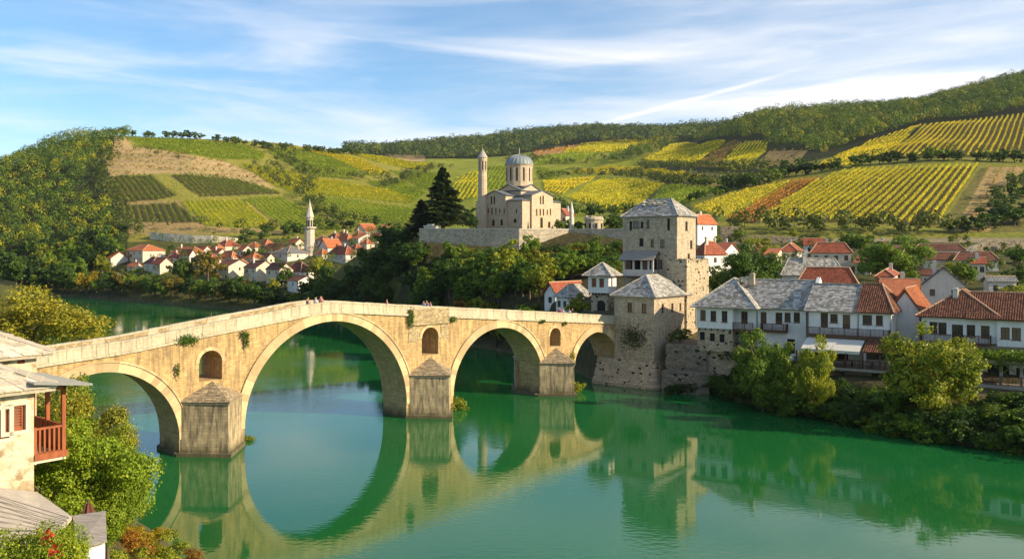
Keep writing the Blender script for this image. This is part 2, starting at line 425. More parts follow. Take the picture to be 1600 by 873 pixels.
# ------------------------------------------------------------------ terrain
SH = [(-900, 700), (-300, 480), (0, 380), (100, 358), (190, 329), (300, 298), (420, 266), (540, 236), (600, 215), (640, 203), (665, 195), (740, 177), (850, 157), (930, 131), (985, 128), (1080, 126), (1200, 108.6), (1320, 101), (1440, 92), (1600, 85.8), (1900, 74), (2500, 57)]
ROWS = [
 [(720,420),(760,400),(790,390),(830,375),(860,360),(900,340),(950,310),(1000,290),(1100,260),(1300,300),(2000,320),(4000,370)],
 [(500,440),(530,410),(545,400),(570,380),(590,365),(630,340),(680,300),(720,300),(780,288),(900,320),(1800,310),(4000,370)],
 [(392,446),(420,418),(435,410),(460,390),(480,375),(520,335),(570,300),(610,268),(660,268),(800,300),(1600,300),(4000,370)],
 [(368,452),(395,425),(410,415),(440,390),(465,372),(510,335),(570,285),(630,254),(690,222),(850,280),(1600,290),(4000,370)],
 [(345,452),(375,425),(390,412),(430,380),(455,362),(505,325),(570,280),(640,248),(730,213),(880,258),(1600,280),(4000,370)],
 [(318,456),(350,428),(370,412),(420,382),(450,362),(510,320),(580,275),(660,240),(780,217),(950,240),(1700,255),(4000,365)],
 [(285,465),(325,435),(350,415),(410,385),(450,362),(520,325),(600,285),(700,252),(820,230),(1000,243),(1800,245),(4000,365)],
 [(250,480),(300,440),(330,420),(400,388),(450,362),(530,325),(640,285),(740,258),(880,240),(1050,246),(1900,241),(4000,365)],
 [(226,445),(243,402),(262,398),(400,380),(460,352),(540,325),(660,288),(780,262),(920,248),(1100,250),(1900,238),(4000,365)],
 [(211,440),(224,392),(230,378),(320,372),(450,350),(550,322),(680,288),(800,265),(950,252),(1150,249),(1900,235),(4000,365)],
 [(204,440),(212,398),(220,361),(300,361),(430,345),(550,318),(690,286),(815,263),(960,251),(1150,249),(1900,233),(4000,365)],
 [(188,450),(208,398),(219,359.5),(300,366),(430,338),(550,310),(700,280),(830,260),(980,250),(1150,247),(1900,228),(4000,365)],
 [(165,470),(206,398),(218,359.5),(300,366),(430,338),(550,312),(700,282),(830,262),(980,245),(1150,240),(1900,211),(4000,365)],
 [(135,492),(200,402),(216,359.5),(300,366),(430,336),(550,312),(700,283),(830,260),(980,240),(1150,232),(1800,204),(4000,365)],
 [(132,492),(195,410),(216,366),(300,368),(430,330),(550,305),(700,275),(830,255),(980,235),(1150,226),(1700,212),(4000,365)],
 [(130,530),(150,480),(200,415),(280,375),(292,358),(352,324),(520,288),(700,252),(900,232),(1150,220),(1500,205),(4000,365)],
 [(114,590),(122,545),(200,420),(275,372),(290,355),(390,296),(480,275),(620,240),(930,177),(1150,190),(1600,208),(4000,365)],
 [(107,590),(115,555),(190,425),(272,373),(288,354),(400,274),(440,262),(600,225),(950,171),(1200,188),(1700,210),(4000,365)],
 [(98,620),(108,570),(180,435),(270,374),(287,356),(410,263),(445,249),(600,193),(950,165),(1200,182),(1700,205),(4000,365)],
 [(92,640),(102,585),(170,440),(265,378),(287,360),(410,262),(445,248),(600,182),(900,124),(1200,155),(1700,190),(4000,365)],
 [(80,660),(92,600),(160,460),(250,395),(280,365),(400,260),(440,235),(580,160),(850,70),(1200,120),(1700,180),(4000,365)],
 [(62,740),(76,650),(140,500),(230,400),(270,365),(380,255),(430,220),(550,130),(800,20),(1200,80),(1700,150),(4000,365)],
]
T_PX = np.array([s[0] for s in SH], float)
T_D = []; T_Z = []
for (px, ds), row in zip(SH, ROWS):
    dd = [2.0, ds - 14, ds - 3, ds, ds + 1.5] + [max(r[0], ds + 3 + i) for i, r in enumerate(row)]
    zz = [-5, -5, -1.6, -0.1, 0.9] + [CZ - (r[1] - HZ) / F * r[0] for r in row]
    T_D.append(dd); T_Z.append(zz)
T_D = np.array(T_D); T_Z = np.array(T_Z)
LS = [(12, -80), (-2, 10), (-9, 35), (-16, 48), (-21, 57), (-29, 67), (-39, 75), (-48, 84), (-62, 110), (-90, 160), (-125, 235), (-182, 345), (-400, 430), (-1500, 560)]
LSa = np.array(LS, float)
_PH = [(np.random.default_rng(5).uniform(0, 6.28), s, a) for s, a in ((0.012, 2.2), (0.031, 1.0), (0.08, 0.4))]

def smooth_noise(x, y):
    r = 0
    for i, (s, a) in enumerate(((0.011, 1.0), (0.027, 0.5), (0.061, 0.25), (0.13, 0.12))):
        r = r + a * np.sin(x * s + i * 1.7 + 1.3 * np.sin(y * s * 0.8 + i)) * np.cos(y * s * 1.1 + 0.7 * i + np.sin(x * s * 0.6))
    return r

def left_z(x, y):
    """bank on the camera's left: height from the distance behind its shoreline"""
    x = np.asarray(x, float); y = np.asarray(y, float)
    best = np.full(x.shape, 1e9); side = np.zeros(x.shape)
    for (ax, ay), (bx, by) in zip(LS[:-1], LS[1:]):
        dx, dy = bx - ax, by - ay
        t = np.clip(((x - ax) * dx + (y - ay) * dy) / (dx * dx + dy * dy), 0, 1)
        qx, qy = ax + t * dx, ay + t * dy
        dist = np.hypot(x - qx, y - qy)
        cr = dx * (y - ay) - dy * (x - ax)
        m = dist < best
        best = np.where(m, dist, best); side = np.where(m, np.sign(cr), side)
    s = best * side
    return np.interp(s, [-20, -4, 0, 1.5, 5, 10, 25, 60, 200], [-5, -2, -0.1, 1.2, 3.5, 6.5, 10.5, 15, 26])

def hq(px, d):
    """far side height at picture column px, depth d (arrays broadcast)"""
    px = np.asarray(px, float); d = np.asarray(d, float)
    px, d = np.broadcast_arrays(px, d)
    i = np.clip(np.searchsorted(T_PX, px) - 1, 0, len(T_PX) - 2)
    w = np.clip((px - T_PX[i]) / (T_PX[i + 1] - T_PX[i]), 0, 1)
    DD = T_D[i] * (1 - w)[..., None] + T_D[i + 1] * w[..., None]
    Z = T_Z[i] * (1 - w)[..., None] + T_Z[i + 1] * w[..., None]
    k = np.clip((DD <= d[..., None]).sum(-1) - 1, 0, DD.shape[-1] - 2)
    d0 = np.take_along_axis(DD, k[..., None], -1)[..., 0]; d1 = np.take_along_axis(DD, (k + 1)[..., None], -1)[..., 0]
    z0 = np.take_along_axis(Z, k[..., None], -1)[..., 0]; z1 = np.take_along_axis(Z, (k + 1)[..., None], -1)[..., 0]
    return z0 + (z1 - z0) * np.clip((d - d0) / np.maximum(d1 - d0, 1e-6), 0, 1)

def ground(x, y):
    x = np.asarray(x, float); y = np.maximum(np.asarray(y, float), 1.0)
    px = 800 + F * x / y
    zf = hq(np.clip(px, -900, 2500), y)
    n = smooth_noise(x, y)
    land = zf > 0.5
    zf = zf + np.where(land, n * np.interp(y, [150, 300, 600, 1500], [0.1, 0.5, 2.2, 6.0]), 0)
    return np.maximum(zf, left_z(x, y))

def gz(x, y): return float(ground(np.array([x]), np.array([y]))[0])
def to_px(x, y, z):
    return 800 + F * x / y, HZ - F * (z - CZ) / y

def hit(px, py, dmin=60.0, dmax=2600.0):
    """world point where the picture ray first meets the far terrain"""
    d = np.geomspace(dmin, dmax, 1500)
    x = (px - 800) / F * d
    z = ground(x, d)
    ray = CZ - (py - HZ) / F * d
    ok = np.where((z >= ray) & (z > 0.3))[0]
    if len(ok) == 0 or (py < 300 and d[ok[0]] > 1300 and px < 560 and py > 200):
        return hit(px, py + 2, dmin, dmax)
    k = ok[0]
    return float(x[k]), float(d[k])

def in_poly(px, py, poly):
    px = np.asarray(px); py = np.asarray(py)
    c = np.zeros(px.shape, bool)
    n = len(poly)
    for i in range(n):
        x1, y1 = poly[i]; x2, y2 = poly[(i + 1) % n]
        if y1 == y2: continue
        m = ((y1 > py) != (y2 > py)) & (px < (x2 - x1) * (py - y1) / (y2 - y1) + x1)
        c ^= m
    return c
# ------------------------------------------------------------------ light
SUN_EL = R(23.5); TO_SUN = Vector((0.945, -0.32, 0)).normalized()
sun_rot = math.atan2(TO_SUN.x, TO_SUN.y)
ts = Vector((TO_SUN.x * math.cos(SUN_EL), TO_SUN.y * math.cos(SUN_EL), math.sin(SUN_EL)))
sd = bpy.data.lights.new('sun', 'SUN'); sd.energy = 5.0; sd.angle = R(0.5); sd.color = (1.0, 0.83, 0.56)
so = bpy.data.objects.new('sun', sd); COL.objects.link(so)
so.rotation_euler = ts.to_track_quat('Z', 'Y').to_euler(); so.location = (200, -100, 300)
w = bpy.data.worlds.new('World'); SC.world = w; w.use_nodes = True
nt = w.node_tree; nt.nodes.clear()
def wn(t, **k):
    n = nt.nodes.new(t)
    for a, b in k.items(): setattr(n, a, b)
    return n
wo = wn('ShaderNodeOutputWorld'); bg = wn('ShaderNodeBackground'); sky = wn('ShaderNodeTexSky', sky_type='NISHITA')
sky.sun_disc = False; sky.sun_elevation = SUN_EL; sky.sun_rotation = sun_rot; sky.air_density = 1.0; sky.dust_density = 0.2; sky.ozone_density = 2.2; sky.altitude = 400
bg.inputs[1].default_value = 0.105
tc = wn('ShaderNodeTexCoord'); sx = wn('ShaderNodeSeparateXYZ'); nt.links.new(tc.outputs['Generated'], sx.inputs[0])
def wm(op, a, b=None, c=None):
    n = wn('ShaderNodeMath', operation=op)
    for s, x in zip(n.inputs, (a, b, c)):
        if x is None: continue
        if isinstance(x, (int, float)): s.default_value = x
        else: nt.links.new(x, s)
    return n.outputs[0]
az = wm('ARCTAN2', sx.outputs[0], sx.outputs[1])
el = wm('ARCSINE', sx.outputs[2])
# cirrus: streaks drawn out along the horizon, rising a little to the side
def cirrus(su, sv, tilt, off, lo, hi, detail=9, dist=0.6, rough=0.6):
    v = wm('ADD', el, wm('MULTIPLY', az, tilt))
    cb = wn('ShaderNodeCombineXYZ')
    nt.links.new(wm('MULTIPLY', az, su), cb.inputs[0]); nt.links.new(wm('MULTIPLY', v, sv), cb.inputs[1]); cb.inputs[2].default_value = off
    n = wn('ShaderNodeTexNoise'); n.inputs['Scale'].default_value = 1; n.inputs['Detail'].default_value = detail; n.inputs['Roughness'].default_value = rough; n.inputs['Distortion'].default_value = dist
    nt.links.new(cb.outputs[0], n.inputs['Vector'])
    mr = wn('ShaderNodeMapRange', interpolation_type='SMOOTHSTEP'); nt.links.new(n.outputs[0], mr.inputs[0]); mr.inputs[1].default_value = lo; mr.inputs[2].default_value = hi
    return mr.outputs[0]
c1 = cirrus(2.0, 14, 0.05, 3.1, 0.40, 0.68, dist=0.6, rough=0.52)
c2 = cirrus(5.5, 48, -0.06, 7.7, 0.40, 0.72, rough=0.65)
c3 = cirrus(1.3, 6, -0.12, 1.4, 0.36, 0.66, dist=0.6, rough=0.5)
def sstep(x, lo, hi):
    mr = wn('ShaderNodeMapRange', interpolation_type='SMOOTHSTEP'); nt.links.new(x, mr.inputs[0]); mr.inputs[1].default_value = lo; mr.inputs[2].default_value = hi
    return mr.outputs[0]
right = sstep(az, -0.15, 0.35)
band = wm('MULTIPLY', sstep(el, 0.045, 0.14), wm('SUBTRACT', 1.0, wm('MULTIPLY', sstep(el, 0.19, 0.27), wm('SUBTRACT', 1.0, wm('MULTIPLY', right, 0.8)))))
band = wm('MAXIMUM', band, 0.4)
cl = wm('MULTIPLY', wm('ADD', wm('MULTIPLY', c1, 0.85), wm('MULTIPLY', c2, 0.14)), band)
cl = wm('ADD', cl, wm('MULTIPLY', wm('MULTIPLY', right, 0.5), wm('ADD', wm('MULTIPLY', c3, 0.8), wm('MULTIPLY', c2, 0.14))))
# a thin old trail across the clouds
ln = wm('ABSOLUTE', wm('SUBTRACT', wm('SUBTRACT', el, wm('MULTIPLY', az, 0.235)), 0.1135))
tr = wm('MULTIPLY', wm('SUBTRACT', 1.0, sstep(ln, 0.0005, 0.0035)), wm('MULTIPLY', sstep(az, 0.08, 0.14), wm('SUBTRACT', 1.0, sstep(az, 0.24, 0.34))))
cl = wm('ADD', cl, wm('MULTIPLY', tr, 0.35))
cl = wm('MINIMUM', wm('MULTIPLY', cl, 0.88), 0.82)
up = sstep(el, -0.01, 0.02)
cl = wm('MULTIPLY', wm('MULTIPLY', cl, up), wm('SUBTRACT', 1.0, wm('MULTIPLY', sstep(el, 0.32, 0.7), 0.45)))
mx = wn('ShaderNodeMix', data_type='RGBA')
tint = wn('ShaderNodeMix', data_type='RGBA', blend_type='MULTIPLY'); tint.inputs[0].default_value = 1; nt.links.new(sky.outputs[0], tint.inputs[6]); tint.inputs[7].default_value = (0.70, 0.96, 1.10, 1)
nt.links.new(cl, mx.inputs[0]); nt.links.new(tint.outputs[2], mx.inputs[6])
mx.inputs[7].default_value = (7.6, 7.3, 7.2, 1)
nt.links.new(mx.outputs[2], bg.inputs[0]); nt.links.new(bg.outputs[0], wo.inputs[0])
SC.view_settings.view_transform = 'Standard'; SC.view_settings.look = 'None'; SC.view_settings.exposure = 0.72; SC.view_settings.gamma = 1.0
SC.view_settings.use_curve_mapping = False
SC.cycles.max_bounces = 5; SC.cycles.diffuse_bounces = 2; SC.cycles.glossy_bounces = 3; SC.cycles.transmission_bounces = 2; SC.cycles.transparent_max_bounces = 4
SC.cycles.use_denoising = True
SC.cycles.caustics_reflective = False; SC.cycles.caustics_refractive = False

# ------------------------------------------------------------------ water
t = NT('river_water'); p = t.pos()
w1 = t.noise(t.mapping(p, (0.9, 1.6, 1)), 1.3, 3, 0.5); w2 = t.noise(t.mapping(p, (0.25, 0.4, 1)), 0.5, 3, 0.5); w3 = t.noise(p, 0.025, 3)
hgt = t.math('ADD', t.math('MULTIPLY', w1.outputs[0], t.maprange(w3.outputs[0], 0.4, 0.62, 0.15, 1.7)), t.math('MULTIPLY', w2.outputs[0], 0.7))
wc = t.mix(t.maprange(w3.outputs[0], 0.35, 0.65), (0.010, 0.108, 0.023), (0.010, 0.135, 0.034))
b = t.bsdf(wc, 0.035, hgt, 0.22, 0.045, spec=0.5); b.inputs['IOR'].default_value = 1.40
M['water'] = t.done(b)
mb = MB(); mb.poly([(-1600, -200, 0), (400, -200, 0), (400, 900, 0), (-1600, 900, 0)])
tag(mb.build('river_water', M['water']), 'calm green river under the stone bridge', 'river', kind='structure')

# ------------------------------------------------------------------ plots of land
def to_world_poly(poly, dmin=150, dmax=2500):
    pts = []
    n = len(poly)
    for i in range(n):
        a = poly[i]; b = poly[(i + 1) % n]
        k = max(1, int(math.hypot(a[0] - b[0], a[1] - b[1]) / 25))
        for j in range(k):
            w_ = j / k
            pts.append(hit(a[0] + (b[0] - a[0]) * w_, a[1] + (b[1] - a[1]) * w_, dmin, dmax))
    return pts

G_DRY = (0.34, 0.235, 0.105); G_TAN = (0.42, 0.30, 0.15); G_SOIL = (0.10, 0.085, 0.030); G_VG = (0.21, 0.235, 0.024); G_FOR = (0.035, 0.042, 0.014); G_MEAD = (0.14, 0.13, 0.04)
V_DK = (0.14, 0.23, 0.018); V_GR = (0.20, 0.29, 0.020); V_YG = (0.42, 0.42, 0.018); V_YE = (0.50, 0.45, 0.018); V_OR = (0.42, 0.20, 0.02); V_BR = (0.22, 0.17, 0.05)
# polygon, ground colour, leaf colour, row direction a -> b, row spacing, label
PLOTS = [
 ([(145,290),(175,277),(235,274),(277,306),(250,312),(187,318)], G_SOIL, V_DK, (200,278), (228,312), 3.2, 'dark green vineyard patch with fine rows at the forest edge on the left hill'),
 ([(265,275),(300,272),(380,282),(442,303),(312,308)], G_SOIL, V_DK, (310,275), (345,306), 3.2, 'dark green vineyard patch below the dry terraced slope'),
 ([(187,322),(275,317),(315,349),(187,347)], G_SOIL, V_DK, (228,321), (238,348), 3.4, 'dark green vineyard patch with steep rows above the white rock face'),
 ([(280,316),(375,312),(442,360),(322,354)], G_VG, V_YG, (300,316), (330,354), 2.8, 'yellow green vineyard patch in the middle of the left hillside'),
 ([(380,312),(440,309),(535,360),(448,361)], G_VG, V_GR, (400,312), (470,360), 2.8, 'green vineyard patch behind the white minaret'),
 ([(195,209),(380,228),(415,240),(410,250),(350,250),(215,229)], G_VG, V_GR, (240,216), (300,240), 3.2, 'green vineyard strip along the top of the left hill'),
 ([(375,255),(420,262),(500,280),(600,297),(645,310),(640,320),(560,311),(455,302),(405,276)], G_VG, V_YG, (400,262), (470,300), 3.0, 'yellow green vineyard band crossing the left hill diagonally'),
 ([(418,236),(450,232),(520,247),(575,275),(520,279),(470,270)], G_VG, V_GR, (440,235), (500,275), 3.2, 'green upper vineyard with orange edge on the left ridge'),
 ([(452,231),(550,246),(610,271),(580,276),(522,248)], G_VG, V_YE, (460,233), (590,272), 3.4, 'yellow orange vineyard edge below the left ridge line'),
 ([(470,306),(560,315),(645,326),(640,350),(560,350),(505,330)], G_VG, V_GR, (520,312), (560,350), 2.8, 'green vineyard patch above the red roofs and left of the cedar'),
 ([(570,285),(632,284),(668,300),(645,318),(610,300)], G_VG, V_GR, (590,286), (640,312), 3.0, 'small green vineyard patch left of the tall dark conifer'),
 ([(545,240),(600,246),(682,262),(650,266),(590,254)], G_VG, V_YG, (560,242), (660,262), 3.4, 'narrow bright vineyard strip under the far forested ridge'),
 ([(600,241),(664,241),(664,252),(625,251)], G_TAN, None, None, None, 0, 'tan harvested patch'),
 ([(610,268),(700,272),(700,300),(668,296),(640,284)], G_VG, V_GR, (620,270), (690,296), 3.2, 'green vineyard patch seen behind the crown of the cedar'),
 ([(715,280),(748,270),(748,310),(700,318)], G_VG, V_YG, (740,272), (710,312), 3.2, 'small yellow green vineyard patch left of the round bell tower'),
 ([(762,262),(800,256),(800,290),(762,300)], G_VG, V_GR, (790,258), (765,296), 3.2, 'small green vineyard patch between bell tower and dome'),
 ([(828,244),(868,231),(903,226),(898,236),(842,246)], G_TAN, V_OR, (835,243), (895,229), 6, 'orange brown autumn field above the blue dome'),
 ([(905,226),(1040,212),(1032,221),(960,238),(880,240)], G_VG, V_YG, (900,238), (1010,216), 3.6, 'yellow green field below the far wooded ridge'),
 ([(835,248),(880,241),(940,240),(900,255),(832,258)], G_VG, V_GR, (840,256), (920,242), 3.4, 'green field right of the church drum'),
 ([(838,262),(885,268),(862,284),(842,280)], G_VG, V_GR, (845,264), (868,280), 3.2, 'green field just above the church roof'),
 ([(882,272),(950,260),(1010,263),(1108,278),(1098,285),(1000,275),(930,272)], G_VG, V_YE, (900,270), (1080,280), 3.2, 'bright yellow green vineyard band behind the church'),
 ([(848,284),(930,278),(880,305),(852,300)], G_VG, V_YE, (910,279), (865,303), 2.9, 'bright vineyard wedge right of the church'),
 ([(938,280),(1000,283),(1040,290),(985,332),(960,334),(885,309)], G_VG, V_YG, (1010,285), (920,318), 2.9, 'vineyard with diagonal rows behind the ruined round tower'),
 ([(1045,290),(1118,296),(1085,318),(1000,330)], G_VG, V_GR, (1090,295), (1030,325), 2.9, 'dark green vineyard behind the roof of the stone tower'),
 ([(1005,250),(1055,226),(1135,222),(1082,260)], G_VG, V_YG, (1120,224), (1060,256), 3.2, 'yellow green vineyard high in the valley under the forest'),
 ([(1137,222),(1160,222),(1115,262),(1084,261)], G_MEAD, V_BR, (1150,223), (1100,260), 3.4, 'brownish vineyard strip between two brighter ones'),
 ([(1162,222),(1200,222),(1196,238),(1176,258),(1165,265),(1117,262)], G_VG, V_YG, (1190,224), (1140,262), 3.2, 'yellow green vineyard strip beside the dry brown field'),
 ([(1202,236),(1262,235),(1240,262),(1205,270),(1180,262)], G_DRY, V_BR, (1240,236), (1200,266), 7, 'dry brown field below the right hand forest'),
 ([(1062,268),(1145,272),(1200,275),(1190,292),(1120,290),(1064,284)], G_DRY, V_GR, (1130,271), (1126,290), 4.2, 'pale field with thin upright vine rows'),
 ([(1560,330),(1600,285),(1640,270),(1640,362),(1540,364)], G_MEAD, None, None, None, 0, 'shrubby slope'),
 ([(1082,326),(1160,300),(1240,284),(1215,300),(1130,344)], G_VG, V_YE, (1220,286), (1110,335), 2.6, 'golden yellow vineyard wedge above the small orange roofed house'),
 ([(1242,284),(1292,279),(1242,304),(1178,350),(1132,345),(1218,300)], G_SOIL, V_OR, (1270,282), (1155,347), 2.6, 'orange autumn vineyard wedge left of the striped rows'),
 ([(1275,262),(1360,222),(1440,196),(1380,248),(1300,266)], G_VG, V_YE, (1400,214), (1310,262), 2.8, 'bright yellow vineyard wedge rising to the forest edge'),
 ([(1532,262),(1545,262),(1490,362),(1466,356)], G_MEAD, None, None, None, 0, 'grass strip'),
 ([(1545,262),(1600,262),(1572,320),(1545,362),(1490,362)], G_DRY, V_BR, (1575,262), (1520,360), 5.0, 'brown ploughed field right of the striped vineyard'),
 ([(158,242),(215,229),(345,251),(400,272),(432,296),(370,280),(268,271),(172,276)], G_TAN, None, None, None, 0, 'dry terraces'),
 ([(180,206),(194,206),(210,232),(176,240)], G_TAN, None, None, None, 0, 'bare'),
]
BIGROWS = [
 ([(1292,279),(1330,268),(1528,260),(1462,354),(1250,346),(1180,350),(1244,304)], (1525,262), (1461,353), 2.55, V_YG, 'vine_row', 'sunlit yellow green vine row of the lower striped vineyard on the right hill', 'vine rows of the lower striped vineyard'),
 ([(1380,249),(1445,198),(1600,181),(1680,172),(1680,250),(1510,246)], (1590,183), (1566,246), 3.0, (0.40, 0.37, 0.018), 'vine_row', 'golden green vine row of the upper striped vineyard below the right forest', 'vine rows of the upper striped vineyard'),
]
WPOLY = [to_world_poly(p_[0]) for p_ in PLOTS]
BPOLY = [to_world_poly(p_[0]) for p_ in BIGROWS]

# ------------------------------------------------------------------ terrain mesh
cols = np.unique(np.concatenate([np.arange(-900, -60, 20), np.arange(-60, 1660, 2.5), np.arange(1660, 2520, 20)]).astype(float))
rows_ = np.concatenate([np.geomspace(6, 90, 50)[:-1], np.geomspace(90, 1100, 420)[:-1], np.geomspace(1100, 4200, 70)])
CC, DD_ = np.meshgrid(cols, rows_)
XX = (CC - 800) / F * DD_
ZZ_ = ground(XX, DD_)
nr, nc = XX.shape
verts = np.stack([XX, DD_, ZZ_], -1).reshape(-1, 3)
idx = np.arange(nr * nc).reshape(nr, nc)
faces = np.stack([idx[:-1, :-1], idx[:-1, 1:], idx[1:, 1:], idx[1:, :-1]], -1).reshape(-1, 4)
t = NT('terrain_ground'); at = t.n('ShaderNodeAttribute', attribute_name='Cover')
p = t.pos(); n1 = t.noise(p, 0.06, 5); n2 = t.noise(p, 0.6, 5); n3 = t.noise(t.mapping(p, (0.15, 0.15, 1.2)), 1.0, 3)
c = t.mix(0.8, at.outputs[0], t.ramp(n2.outputs[0], [(0.3, (0.55, 0.58, 0.5)), (0.7, (1.4, 1.3, 1.2))]).outputs[0], 'MULTIPLY')
c = t.mix(t.maprange(n1.outputs[0], 0.45, 0.65, 0, 0.5), c, t.mix(1.0, c, (0.6, 0.8, 0.5), 'MULTIPLY'))
M['ground'] = t.done(t.bsdf(c, 0.95, n2.outputs[0], 0.8, 0.6, spec=0.1))
me = np_mesh('hills_terrain', verts, faces, M['ground'], smooth=True)
vx, vy = verts[:, 0], verts[:, 1]
vpx, vpy = to_px(vx, vy, verts[:, 2])
cov = np.tile(np.array(G_MEAD), (len(verts), 1))
cov[:] = (0.10, 0.10, 0.026)
far = vy > 1000
cov[(vpx < 200) & (vy > 300)] = G_FOR
cov[(vpx > 200) & (vpx < 700) & (vy > 430) & (vy < 1100)] = (0.26, 0.24, 0.045)
cov[(vpx > 200) & (vpx < 450) & (vy > 445) & (vy < 520)] = G_DRY
cov[(vpx > 640) & (vpx < 1100) & (vy > 290)] = (0.23, 0.25, 0.03)
cov[(vpx > 1000) & (vy > 270)] = (0.20, 0.20, 0.035)
cov[(vpx > 1000) & (vy > 150) & (vy < 262)] = (0.085, 0.085, 0.03)
cov[(vpx > 1030) & (vy > 500)] = G_FOR
cov[(vpx > 1080) & (vy > 262) & (vy < 273)] = (0.27, 0.22, 0.15)
cov[(vy > 1150)] = G_FOR
cov[(vpx > 460) & (vpx < 990) & (vy < 216) & (vy > 120)] = (0.07, 0.06, 0.03)
cov[(vy < 150)] = (0.10, 0.085, 0.045)
cov[verts[:, 2] < 0.6] = (0.12, 0.10, 0.06)
allp = [(w_, g[1]) for w_, g in zip(WPOLY, PLOTS)] + [(w_, G_SOIL) for w_ in BPOLY]
for wp, gc in allp:
    a = np.array(wp)
    m = (vx >= a[:, 0].min()) & (vx <= a[:, 0].max()) & (vy >= a[:, 1].min()) & (vy <= a[:, 1].max())
    ii = np.where(m)[0]
    cov[ii[in_poly(vx[ii], vy[ii], wp)]] = gc
ca = me.color_attributes.new('Cover', 'FLOAT_COLOR', 'POINT')
ca.data.foreach_set('color', np.concatenate([cov, np.ones((len(cov), 1))], 1).astype(np.float32).ravel())
tag(link('hills', me), 'valley sides and river banks with dry grass and bare earth', 'hills', kind='structure')

# ------------------------------------------------------------------ leaf quads
def quads(cent, nrm, size, rng, aspect=0.75):
    n = len(cent)
    r = rng.normal(size=(n, 3)); t1 = np.cross(nrm, r); t1 /= np.linalg.norm(t1, axis=1)[:, None] + 1e-9
    t2 = np.cross(nrm, t1); t2 /= np.linalg.norm(t2, axis=1)[:, None] + 1e-9
    s = (size * rng.uniform(0.6, 1.3, n))[:, None] * 0.5
    a, b_ = t1 * s, t2 * s * aspect
    v = np.stack([cent - a, cent - b_, cent + a, cent + b_], 1).reshape(-1, 3)
    f = np.arange(4 * n).reshape(n, 4)
    return v, f
def unit(a): return a / (np.linalg.norm(a, axis=1)[:, None] + 1e-9)

def vine_mesh(name, pts_xy, rng, h=1.7, wdt=0.8, size=0.55, per=6, uvec=(1, 0)):
    """leaf quads round points of rows"""
    n = len(pts_xy) * per
    base = np.repeat(pts_xy, per, axis=0)
    u = np.array(uvec); v = np.array((-u[1], u[0]))
    a = rng.uniform(-0.5, 0.5, n); o = rng.normal(0, wdt * 0.3, n)
    xy = base + a[:, None] * u + o[:, None] * v
    z = ground(xy[:, 0], xy[:, 1]) + h * rng.uniform(0.25, 1.0, n) ** 0.7
    c = np.column_stack([xy, z])
    nr_ = unit(rng.normal(size=(n, 3)) * 0.6 + np.column_stack([v[0] * np.sign(o), v[1] * np.sign(o), np.full(n, 0.9)]))
    vv, ff = quads(c, nr_, np.full(n, size), rng)
    return np_mesh(name, vv, ff, M['leaf'])

def row_points(wp, a, b_, spacing, step):
    A = np.array(wp); pa = np.array(hit(*a, 150)); pb = np.array(hit(*b_, 150))
    u = (pb - pa) / np.linalg.norm(pb - pa); v = np.array((-u[1], u[0]))
    cu = A @ u; cv = A @ v
    out = []
    k0 = math.floor(cv.min() / spacing); k1 = math.ceil(cv.max() / spacing)
    for k in range(k0, k1 + 1):
        tt = np.arange(cu.min(), cu.max(), step)
        P_ = tt[:, None] * u + (k * spacing) * v
        P_ = P_[in_poly(P_[:, 0], P_[:, 1], wp)]
        if len(P_) > 3: out.append(P_)
    return out, u

for wp, pl in zip(WPOLY, PLOTS):
    poly, gc, lc, a, b_, sp, lab = pl
    if lc is None: continue
    dm = np.mean([q[1] for q in wp]); size = 0.55 * max(1, dm / 380); step = 0.8 * max(1, dm / 450)
    rws, u = row_points(wp, a, b_, sp, step)
    if not rws: continue
    rng = np.random.default_rng(len(lab) + int(poly[0][0]))
    pts = np.concatenate(rws)
    pts = pts[rng.random(len(pts)) > 0.05] + rng.normal(0, .1, (1, 2))
    if gc in (G_DRY, G_TAN): pts = pts[rng.random(len(pts)) < (0.45)]
    me = vine_mesh('vineyard', pts, rng, 1.6, 0.9 if dm < 500 else 1.1, size, 6, u)
    tag(link('vineyard', me, color=lc), lab, 'vineyard', 'vineyard plots on the hills', kind='stuff')
for wp, (poly, a, b_, sp, lc, nm, lab, grp) in zip(BPOLY, BIGROWS):
    rws, u = row_points(wp, a, b_, sp, 0.5)
    rng = np.random.default_rng(77)
    for rr in rws:
        if len(rr) < 12: continue
        rr = rr[rng.random(len(rr)) > .05]; rr = rr + np.column_stack([np.sin(rr[:, 1] * .11 + rr[0, 0]), np.zeros(len(rr))]) * .07
        kk = rr[0] * 0 + rr.mean(0)
        me = vine_mesh('vine_row', rr, rng, 2.1, 0.7, 0.42, 12, u)
        q = rng.uniform(0.85, 1.15)
        tag(link(nm, me, color=tuple(x * q for x in lc)), lab, 'vine row', grp)

